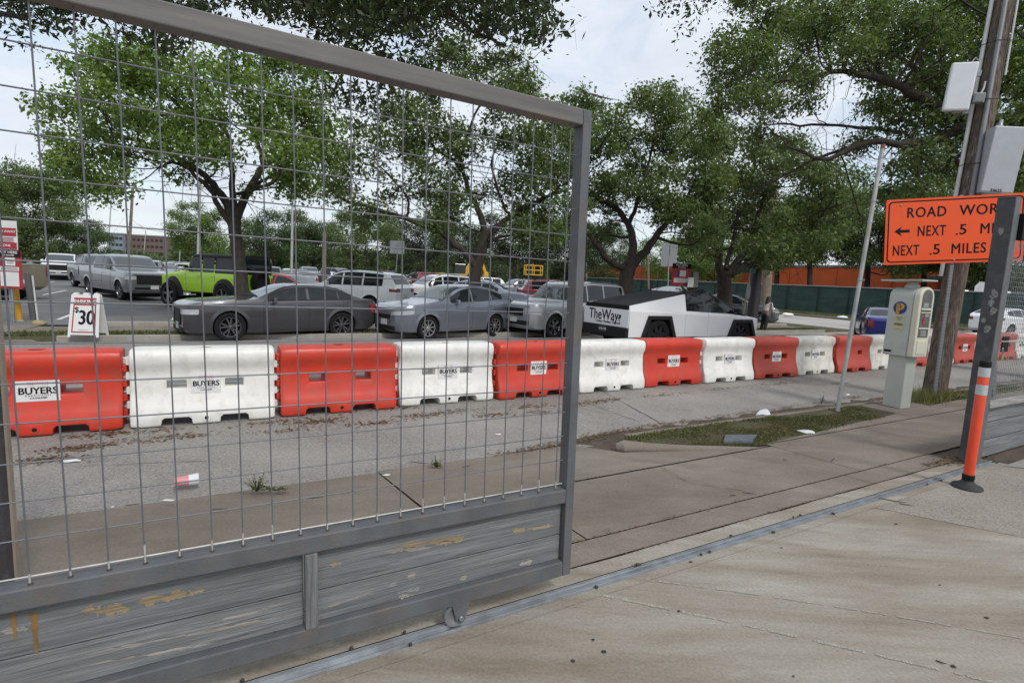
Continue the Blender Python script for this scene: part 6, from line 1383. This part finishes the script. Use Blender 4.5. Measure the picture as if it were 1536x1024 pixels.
for x, y, rp in ((25, 15, 18), (10, 42, 12), (60, 25, 14), (75, 42, 10), (90, 30, 9), (30, 52, 7), (38, 58, 6), (200, 50, 13), (225, 62, 14), (250, 70, 14), (240, 52, 14), (190, 36, 11), (530, 85, 16), (560, 100, 14), (585, 82, 16), (515, 95, 12), (610, 105, 12), (500, 130, 14), (520, 150, 13), (545, 135, 14), (560, 165, 12), (535, 175, 10), (575, 150, 12), (590, 130, 13), (640, 95, 14), (740, 92, 12), (790, 60, 13), (770, 85, 11), (650, 70, 14)):
    addc(x, y, rp, g2.uniform(5.2, 6.2))
V = leaves(cl, .068, 24., .42, droop=.5, rg=g2)
for x, y, rp in ((990, 8, 7), (1005, 4, 8), (1025, 10, 9), (1035, 28, 7), (1022, 42, 7), (1028, 50, 5), (1050, 2, 9), (1075, 4, 9), (1095, 8, 8), (1110, 0, 9), (1130, 0, 6), (985, 20, 4), (1150, -4, 6), (1060, -10, 14), (1010, -12, 14)):
    V = np.concatenate([V, leaves([(at(x, y, 5.2), rp * 5.2 / 800)], .05, 16., .40, droop=.6, rg=g2)])
newobj('crown', fast_quads('crown', V - base, LF_C), r)  # backlit darkness of the overhead canopy is put into this leaf colour
# background trees
FG_ = 'background trees beyond the parking lot'
def far_tree(px, d, pytop, w, label, mt=LF_F, dens=1.0, trunk=True, pyb=None, leaf=None, z=-.1, grp=FG_, name='background_tree', lob=None):
    g = at(px, 410, d); base = np.array([g[0], g[1], z]); yb = proj_y(base); rg = np.random.default_rng(int(abs(px * 3 + d))); r = w / 7.5; rows = []
    top = pytop; bot = pyb if pyb else yb - (yb - top) * .22
    yy = top + r * .8
    while yy < bot:
        t = (yy - top) / (bot - top); k = math.sin(PI * (.16 + .74 * t)) ** .7 if lob is None else lob(t); rows.append((yy, px - w / 2 * k, px + w / 2 * k)); yy += r * 1.05
    cl = fill(rows, r, rg, dens, w * d / 800 * .25)
    lf = leaf or max(.13, r * d / 800 * .15)
    tr = [(px, yb - (yb - bot) * .5 - 2, .018 * w * d / 800 + .1), (px + rg.normal() * 2, bot + (top - bot) * .15, .014 * w * d / 800 + .08)]
    lm = [[(px, bot - (bot - top) * .05, 0, .08 + .012 * w * d / 800), (px + sg * w * .18, bot - (bot - top) * .25, 0, .06 + .006 * w * d / 800), (px + sg * w * .33, bot - (bot - top) * .45, 0, .03)] for sg in (-1, 1)] + [[(px, bot, 0, .1), (px + w * .04, bot - (bot - top) * .5, 0, .05)]]
    return tree(name, label, base, tr, lm, cl, lf, mt, grp, k=17., twig=.02)
def proj_y(P):
    P = np.asarray(P) - CAM; d = P[1] * math.cos(PITCH) - P[2] * math.sin(PITCH); u = P[2] * math.cos(PITCH) + P[1] * math.sin(PITCH); a = P[0] / d; b_ = -u / d
    return 512 + F * (math.sin(ROLL) * a + math.cos(ROLL) * b_)
far_tree(45, 50, 245, 150, 'large dark green tree at the left edge behind the white pickup', LF_B, pyb=395)
far_tree(-40, 44, 265, 130, 'tree cut by the left edge of the view behind the pay signs', LF_B, pyb=395)
far_tree(120, 75, 328, 90, 'smaller olive tree right of the large dark tree at the left', LF_F, pyb=398)
far_tree(300, 60, 302, 92, 'bright green tree between the lime off-roader roof and the left oak trunk', LF_A, .62, pyb=385)
far_tree(408, 85, 316, 110, 'background tree behind the grey metal pole and red saloon', LF_F)
far_tree(470, 90, 330, 90, 'background tree above the speckled wooden pole', LF_F)
far_tree(545, 70, 318, 110, 'round background tree with visible trunk left of the square sign back', LF_B, .8)
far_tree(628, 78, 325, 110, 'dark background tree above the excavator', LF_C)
far_tree(690, 95, 335, 90, 'background tree directly behind the middle oak trunk', LF_F)
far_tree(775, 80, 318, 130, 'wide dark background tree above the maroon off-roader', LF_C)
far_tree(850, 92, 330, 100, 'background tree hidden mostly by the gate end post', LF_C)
far_tree(905, 100, 335, 80, 'background tree just right of the gate end post', LF_F)
far_tree(1010, 85, 352, 110, 'light green tree behind the double grey sign backs', LF_A, .8)
far_tree(1075, 80, 350, 80, 'light green tree behind the right hand oak trunk', LF_A, .85)
FO = 'trees in front of the orange building'
far_tree(1165, 60, 300, 130, 'tree in front of the orange building just right of the weathered pole', LF_B, pyb=398, grp=FO)
far_tree(1215, 57, 290, 140, 'tree with twin trunks in front of the orange wall left of the entrance', LF_B, pyb=400, grp=FO)
far_tree(1300, 58, 285, 150, 'tree in front of the dark entrance behind the leaning pipe', LF_B, pyb=402, grp=FO)
far_tree(1385, 54, 290, 140, 'tree behind the pay station solar panel', LF_B, pyb=412, grp=FO)
far_tree(1470, 50, 260, 170, 'tree behind the orange sign right of the utility pole', LF_B, pyb=420, grp=FO)
far_tree(1570, 46, 250, 170, 'tree cut by the right edge behind the fence mesh', LF_B, pyb=425, grp=FO)
# far wood line
cl = []; g3 = np.random.default_rng(21)
for i in range(150):
    x = -60 + i * 11; d = g3.uniform(125, 160)
    for q in range(2):
        hy = 399 + (x - 300) * .05
        if x > 262 or q == 0: cl.append((at(x, hy - (16 * q if x > 262 else 0) - g3.uniform(0, 9), d), g3.uniform(1.8, 3.0) if x > 262 else 1.8))
o = newobj('far_wood', fast_quads('far_wood', leaves(cl, .75, 24., .6, rg=g3), LF_F)); tag(o, 'continuous low band of far green woods along the horizon', 'woods', kind='stuff')
# ------------------------------------------------------------------ grass, litter and small things on the ground
def blades(rows, name, mt, label, h=.05, w=.006, z=-.065):
    V = []
    for (s, t, hh) in rows:
        P = W(s, t, z); a = random.uniform(0, 2 * PI); d = np.array([math.cos(a), math.sin(a), 0]); ln = np.array([random.gauss(0, .4), random.gauss(0, .4), 1]) * hh
        ww = w * random.uniform(.7, 1.4); V += [P - d * ww, P + d * ww, P + ln + d * ww * .2, P + ln - d * ww * .2]
    o = newobj(name, fast_quads(name, np.array(V), mt)); return tag(o, label, 'grass', kind='stuff')
GRB = leaf_mat('grass_blade', (.040, .048, .018), (.078, .096, .034), (.15, .145, .065)); GRD = leaf_mat('dry_grass_blade', (.07, .06, .03), (.12, .13, .05), (.2, .18, .09))
def inpoly(s, t, poly):
    c = False; j = len(poly) - 1
    for i in range(len(poly)):
        if (poly[i][1] > t) != (poly[j][1] > t) and s < (poly[j][0] - poly[i][0]) * (t - poly[i][1]) / (poly[j][1] - poly[i][1]) + poly[i][0]: c = not c
        j = i
    return c
rows = []
while len(rows) < 17000:
    s = random.uniform(4.1, 15); t = random.uniform(3.7, 4.62)
    if not inpoly(s, t, gp): continue
    bare = math.sin(s * 2.1 + 1) * math.sin(t * 9 + s) + .35 * math.sin(s * 7.3) + (.5 if 7.2 < s < 8.8 and t > 4.1 else 0)
    if bare > .22 + random.uniform(-.2, .5): continue
    if 9.0 < s < 10.5 and t > 3.7: continue
    rows.append((s, t, random.uniform(.008, .032)))
blades(rows, 'strip_grass', GRB, 'short patchy green grass in the strip between sidewalk and kerb')
rows = [(random.gauss(11.3, .45), random.gauss(4.42, .13), random.uniform(.05, .20)) for _ in range(1500)]
blades(rows, 'tall_grass', GRD, 'taller yellowish grass around the foot of the utility pole', w=.005)
rows = [(random.uniform(-4, 27), random.uniform(15.45, 16.15) if random.random() < .75 else random.uniform(15.45, 16.2), random.uniform(.03, .09)) for _ in range(16000)]
blades(rows, 'verge_grass', GRB, 'grass on the far verge behind the parked cars', w=.012, z=-.09)
rows = [(random.uniform(43.4, 50.5), random.uniform(17, 52), random.uniform(.05, .13)) for _ in range(16000)]
blades(rows, 'median_grass_blades', GRB, 'green grass in front of the green construction fence', w=.03, z=-.08)
# brown leaf litter
LB = leaf_mat('dead_leaf', (.045, .028, .018), (.11, .065, .035), (.22, .14, .08))
def litter(spots, name, label, size=.03):
    V = []
    for (px, py, z, n, sx, sy) in spots:
        c = gnd(px, py, z); s0, t0 = st(c)
        for _ in range(n):
            P = W(s0 + random.gauss(0, sx), t0 + random.gauss(0, sy), z + random.uniform(.002, .012)); a = random.uniform(0, PI); l = size * random.uniform(.4, 1.2); d = np.array([math.cos(a), math.sin(a), random.uniform(-.2, .2)]) * l; e = np.array([-math.sin(a), math.cos(a), random.uniform(-.35, .35)]) * l * .38
            V += [P - d, P - e, P + d, P + e]
    o = newobj(name, fast_quads(name, np.array(V), LB)); return tag(o, label, 'leaf litter', kind='stuff')
sp_ = []
for px, py, n, sx in ((70, 690, 140, .14), (115, 672, 160, .14), (165, 650, 150, .18), (195, 662, 70, .15), (240, 645, 60, .12), (270, 655, 110, .16), (415, 633, 90, .2), (475, 632, 160, .16), (500, 618, 50, .3), (560, 635, 110, .2), (605, 612, 70, .2), (640, 622, 190, .28), (690, 615, 60, .2), (740, 622, 120, .18), (790, 610, 110, .25), (810, 618, 70, .15), (880, 605, 120, .25), (905, 600, 110, .25), (1000, 592, 90, .35), (1085, 583, 70, .3), (1160, 576, 120, .6), (1250, 575, 70, .5), (430, 645, 70, .2)):
    sp_.append((px, py, -.197, n, sx, .06))
litter(sp_, 'street_leaf_litter', 'small brown leaf drifts on the street in front of the barriers', .028)
sp_ = [(px, py, -.192, 130, .25, .05) for px, py in ((900, 652), (940, 645), (985, 637), (1030, 632), (1080, 625), (1130, 618), (1180, 612), (1230, 604), (1280, 596), (870, 660), (830, 668), (790, 675))] + [(1440, 690, -.002, 420, .16, .07), (1465, 683, -.002, 300, .12, .06), (1405, 694, 0, 120, .18, .03), (1255, 628, -.06, 420, .35, .10), (1190, 636, -.06, 420, .5, .12), (1060, 652, -.06, 380, .5, .10), (1150, 645, -.06, 300, .4, .12), (1320, 618, -.06, 120, .3, .08), (1390, 600, -.06, 120, .3, .08), (1120, 700, -.03, 10, 1.2, .4)]
litter(sp_, 'gutter_leaf_litter', 'brown leaf litter along the gutter, in the grass strip and at the foot of the gate post', .022)
# joint debris
V = []
for s0, s1, t, z, n in ((-3, 7.0, 2.66, -.008, 700), (-4, 5.6, 3.63, -.05, 420), (2.3, 7.0, 2.395, 0, 200)):
    for _ in range(n):
        P = W(random.uniform(s0, s1), t + random.gauss(0, .009), z + .003); a = random.uniform(0, PI); l = random.uniform(.004, .012); d = np.array([math.cos(a), math.sin(a), .1]) * l; e = np.array([-math.sin(a), math.cos(a), .1]) * l * .5; V += [P - d, P - e, P + d, P + e]
o = newobj('joint_debris', fast_quads('joint_debris', np.array(V), LB)); tag(o, 'crumbs and leaf bits caught in the sidewalk joints', 'debris', kind='stuff')
# cracks and dark twigs on the apron
mb = MB()
def crack(p0, p1, w, z, n=14, jit=.02):
    A = gnd(*p0, z); B = gnd(*p1, z); d = B - A; nn_ = np.array([-d[1], d[0], 0]); nn_ /= np.linalg.norm(nn_); L0 = []; L1 = []
    off = 0
    for i in range(n + 1):
        off += random.gauss(0, jit) * .5; off *= .85; c = A + d * i / n + nn_ * off; ww = w * random.uniform(.3, 1.2) * (1 if 0 < i < n else .2); L0.append(c - nn_ * ww + [0, 0, .0035]); L1.append(c + nn_ * ww + [0, 0, .0035])
    for i in range(n): mb.sheet([L0[i], L0[i + 1], L1[i + 1], L1[i]])
for a in (((989, 698), (1030, 722), .003, -.03), ((1030, 722), (1125, 740), .0025, -.02), ((855, 731), (912, 743), .006, -.05), ((905, 795), (916, 800), .004, 0), ((968, 740), (988, 746), .002, -.02), ((900, 585), (1000, 640), .006, -.196), ((640, 480), (650, 481), .001, -.19), ((300, 590), (520, 640), .005, -.196), ((870, 600), (960, 632), .005, -.196), ((120, 700), (330, 690), .004, -.196)): crack(*a)
struct('pavement_cracks', mb, mat('crack_dark', (.03, .025, .02), .95))
TW = mat('twig_brown', (.035, .028, .02), .9)
i = 0
mb = MB()
for px, py, z, l, a in ((470, 748, -.08, .08, .2), (520, 776, -.1, .10, .1), (630, 695, -.19, .10, -.3), (1125, 741, -.01, .06, -.4), (1100, 744, -.01, .03, 0), (1340, 752, 0, .10, -.5), (1360, 758, 0, .05, -.6), (1413, 996, 0, .025, -.9), (1250, 690, -.02, .08, .8), (450, 795, -.06, .06, .1), (200, 758, -.12, .05, .3), (330, 765, -.1, .06, .1), (960, 850, 0, .03, 1), (700, 700, -.15, .05, .5), (600, 735, -.15, .06, .1), (540, 762, -.1, .05, .1)):
    P = gnd(px, py, z) + [0, 0, .006]; d = np.array([math.cos(a), math.sin(a), 0]) * l; mb.tube([P - d, P + [0, 0.006, 0], P + d * .9 + [0, .01, .004]], [.003, .0035, .0015], 5)
o = part('fallen_twigs', mb, TW, None); tag(o, 'thin dark twigs scattered on the sidewalk and driveway', 'twigs', kind='stuff')
mb = MB()
for k, (px, py) in enumerate(((860, 992), (1410, 878), (1480, 927), (1036, 843), (1018, 917), (1172, 822), (1344, 786), (1430, 1000), (890, 960), (906, 978), (1190, 1015))):
    P = gnd(px, py, 0); r = random.uniform(.006, .013); mb.add([P + np.array([r * random.uniform(.7, 1.3) * math.cos(t), r * .8 * random.uniform(.7, 1.2) * math.sin(t), .003 + (.004 if i % 2 else 0)]) for i, t in enumerate(np.linspace(0, 2 * PI, 9)[:-1])], [tuple(range(8))])
o = part('ground_spots', mb, mat('gum_spot', (.03, .028, .026), .8), None); tag(o, 'small dark gum spots and crumbs on the near driveway', 'spots', kind='stuff')
def crumple(name, px, py, z, w, d, h, mt, label, cat, rz=0, sub=3, grp=None):
    P = gnd(px, py, z); bm = bmesh.new(); bmesh.ops.create_icosphere(bm, subdivisions=sub, radius=1); rg = random.Random(px * 7 + py)
    pr_ = [(Vector((rg.gauss(0, 1), rg.gauss(0, 1), rg.gauss(0, 1))).normalized(), rg.uniform(.05, .2)) for _ in range(26)]
    for v in bm.verts:
        n = v.co.normalized(); k = 1 - sum(max(0, n.dot(q) - .72) * a * 3.2 for q, a in pr_); v.co = Vector((n.x * w / 2 * k, n.y * d / 2 * k, max(-.1, n.z) * h * k))
    me = bpy.data.meshes.new(name); bm.to_mesh(me); bm.free(); me.materials.append(mt); o = newobj(name, me); me.shade_smooth(); me.set_sharp_from_angle(angle=R_(28)); o.location = Vector(P) + Vector((0, 0, h * .1)); o.rotation_euler = (0, 0, rz); return tag(o, label, cat, grp)
BAG = mat('white_bag', (.70, .71, .72), .45, var=.05)
crumple('plastic_bag', 1146, 627, -.14, .30, .22, .13, BAG, 'crumpled white plastic bag lying on the kerb in the gutter', 'bag', .2)
crumple('paper_scrap', 1210, 648, -.06, .28, .14, .03, BAG, 'flat white paper scrap on the grass strip right of the white bag', 'litter', -.1)
crumple('paper_scrap', 107, 692, -.195, .16, .06, .03, BAG, 'narrow white scrap on the street at the left below the first barrier', 'litter', .25)
crumple('paper_scrap', 747, 651, -.195, .09, .05, .01, BAG, 'small white scrap on the street left of the gate end post', 'litter', .1)
crumple('paper_scrap', 580, 712, -.17, .09, .03, .008, BAG, 'thin white scrap on the apron right of the larger weed', 'litter', .3)
crumple('paper_scrap', 253, 750, -.12, .10, .03, .008, BAG, 'thin pinkish white scrap below the crushed cup', 'litter', .0)
crumple('paper_scrap', 1290, 608, -.19, .20, .04, .03, BAG, 'white stick like scrap in the gutter beside the leaning pipe', 'litter', .9)
crumple('paper_scrap', 1272, 592, -.195, .16, .08, .02, BAG, 'small white scrap on the street behind the leaning pipe', 'litter', .9)
crumple('paper_scrap', 169, 760, -.15, .03, .015, .006, BAG, 'tiny white scrap on the apron near the left post', 'litter', .9, 2)
# cup
P = gnd(280, 728, -.16); cu_ = root('crushed_cup', P + np.array([0, 0, .042]), R_(28), 'crushed white and pink drinks cup lying at the edge of the street', 'cup')
mb = MB(); mb.lathe([(0, 0), (.036, 0), (.039, .04), (.044, .10)], (-.085, 0, 0), (1, .1, 0), 18, 1); mb.lathe([(.044, .10), (.049, .165), (.052, .172), (.046, .168)], (-.085, 0, 0), (1, .1, 0), 18, 0); part('cup', mb, [BAG, mat('cup_pink', (.66, .26, .27), .45)], cu_, True)
# weeds
def weed(px, py, z, n, hh, wd_, label):
    P = gnd(px, py, z); r = root('weed', P, 0, label, 'weed'); mb = MB(); V = []
    for i in range(n):
        a = random.uniform(0, 2 * PI); l = random.uniform(.4, 1) * wd_; tip = np.array([math.cos(a) * l, math.sin(a) * l * .6, random.uniform(.15, 1) * hh]); mb.tube([np.zeros(3), tip * .5 + [0, 0, hh * .15], tip], [.003, .002, .001], 4)
        for q in range(7):
            t = random.uniform(.3, 1); p = tip * t + [0, 0, hh * .1]; dd = np.array([random.gauss(0, 1), random.gauss(0, 1), random.gauss(.2, .6)]); dd /= np.linalg.norm(dd); e = np.cross(dd, [0, .3, 1]); e /= np.linalg.norm(e); ll = random.uniform(.014, .028); V += [p, p + dd * ll * .5 + e * ll * .3, p + dd * ll, p + dd * ll * .5 - e * ll * .3]
    part('stems', mb, GRB, r); newobj('leaves', fast_quads('leaves', np.array(V), LF_B), r)
weed(385, 737, -.14, 26, .15, .13, 'dark green weed growing in the pavement seen through the gate mesh'); weed(414, 735, -.14, 20, .05, .16, 'flat weed sprawling right of the larger dark weed')
weed(655, 701, -.17, 22, .10, .09, 'small tuft of weed at the edge of the street near the middle'); weed(1232, 606, -.19, 10, .22, .06, 'slim upright weed in the gutter left of the leaning pipe')
weed(958, 849, .0, 5, .02, .025, 'tiny green leaf sprig lying on the gate track')
# meter lid in the grass strip, puddle
o = newobj('valve_cover', (MB().sheet([gnd(1088, 655, -.058), gnd(1135, 655, -.058), gnd(1128, 665, -.058), gnd(1085, 665, -.058)])).me('valve_cover', mat('cover_grey', (.10, .115, .13), .6, var=.3, scale=20))); so = o.modifiers.new('s', 'SOLIDIFY'); so.thickness = .03; tag(o, 'flat dark bluish utility cover in the grass strip', 'utility cover')
pw, nt, b = nodes('puddle_water'); b.inputs['Base Color'].default_value = (.05, .048, .045, 1); b.inputs['Roughness'].default_value = .08
P = gnd(1200, 503, -.19); mb = MB(); mb.add([P + (Sx * 1.9 * math.cos(t) + Tx * .5 * math.sin(t)) * (1 + .25 * math.sin(3 * t)) + [0, 0, .003] for t in np.linspace(0, 2 * PI, 25)[:-1]], [tuple(range(24))]); tag(part('puddle', mb, pw, None), kind='structure')
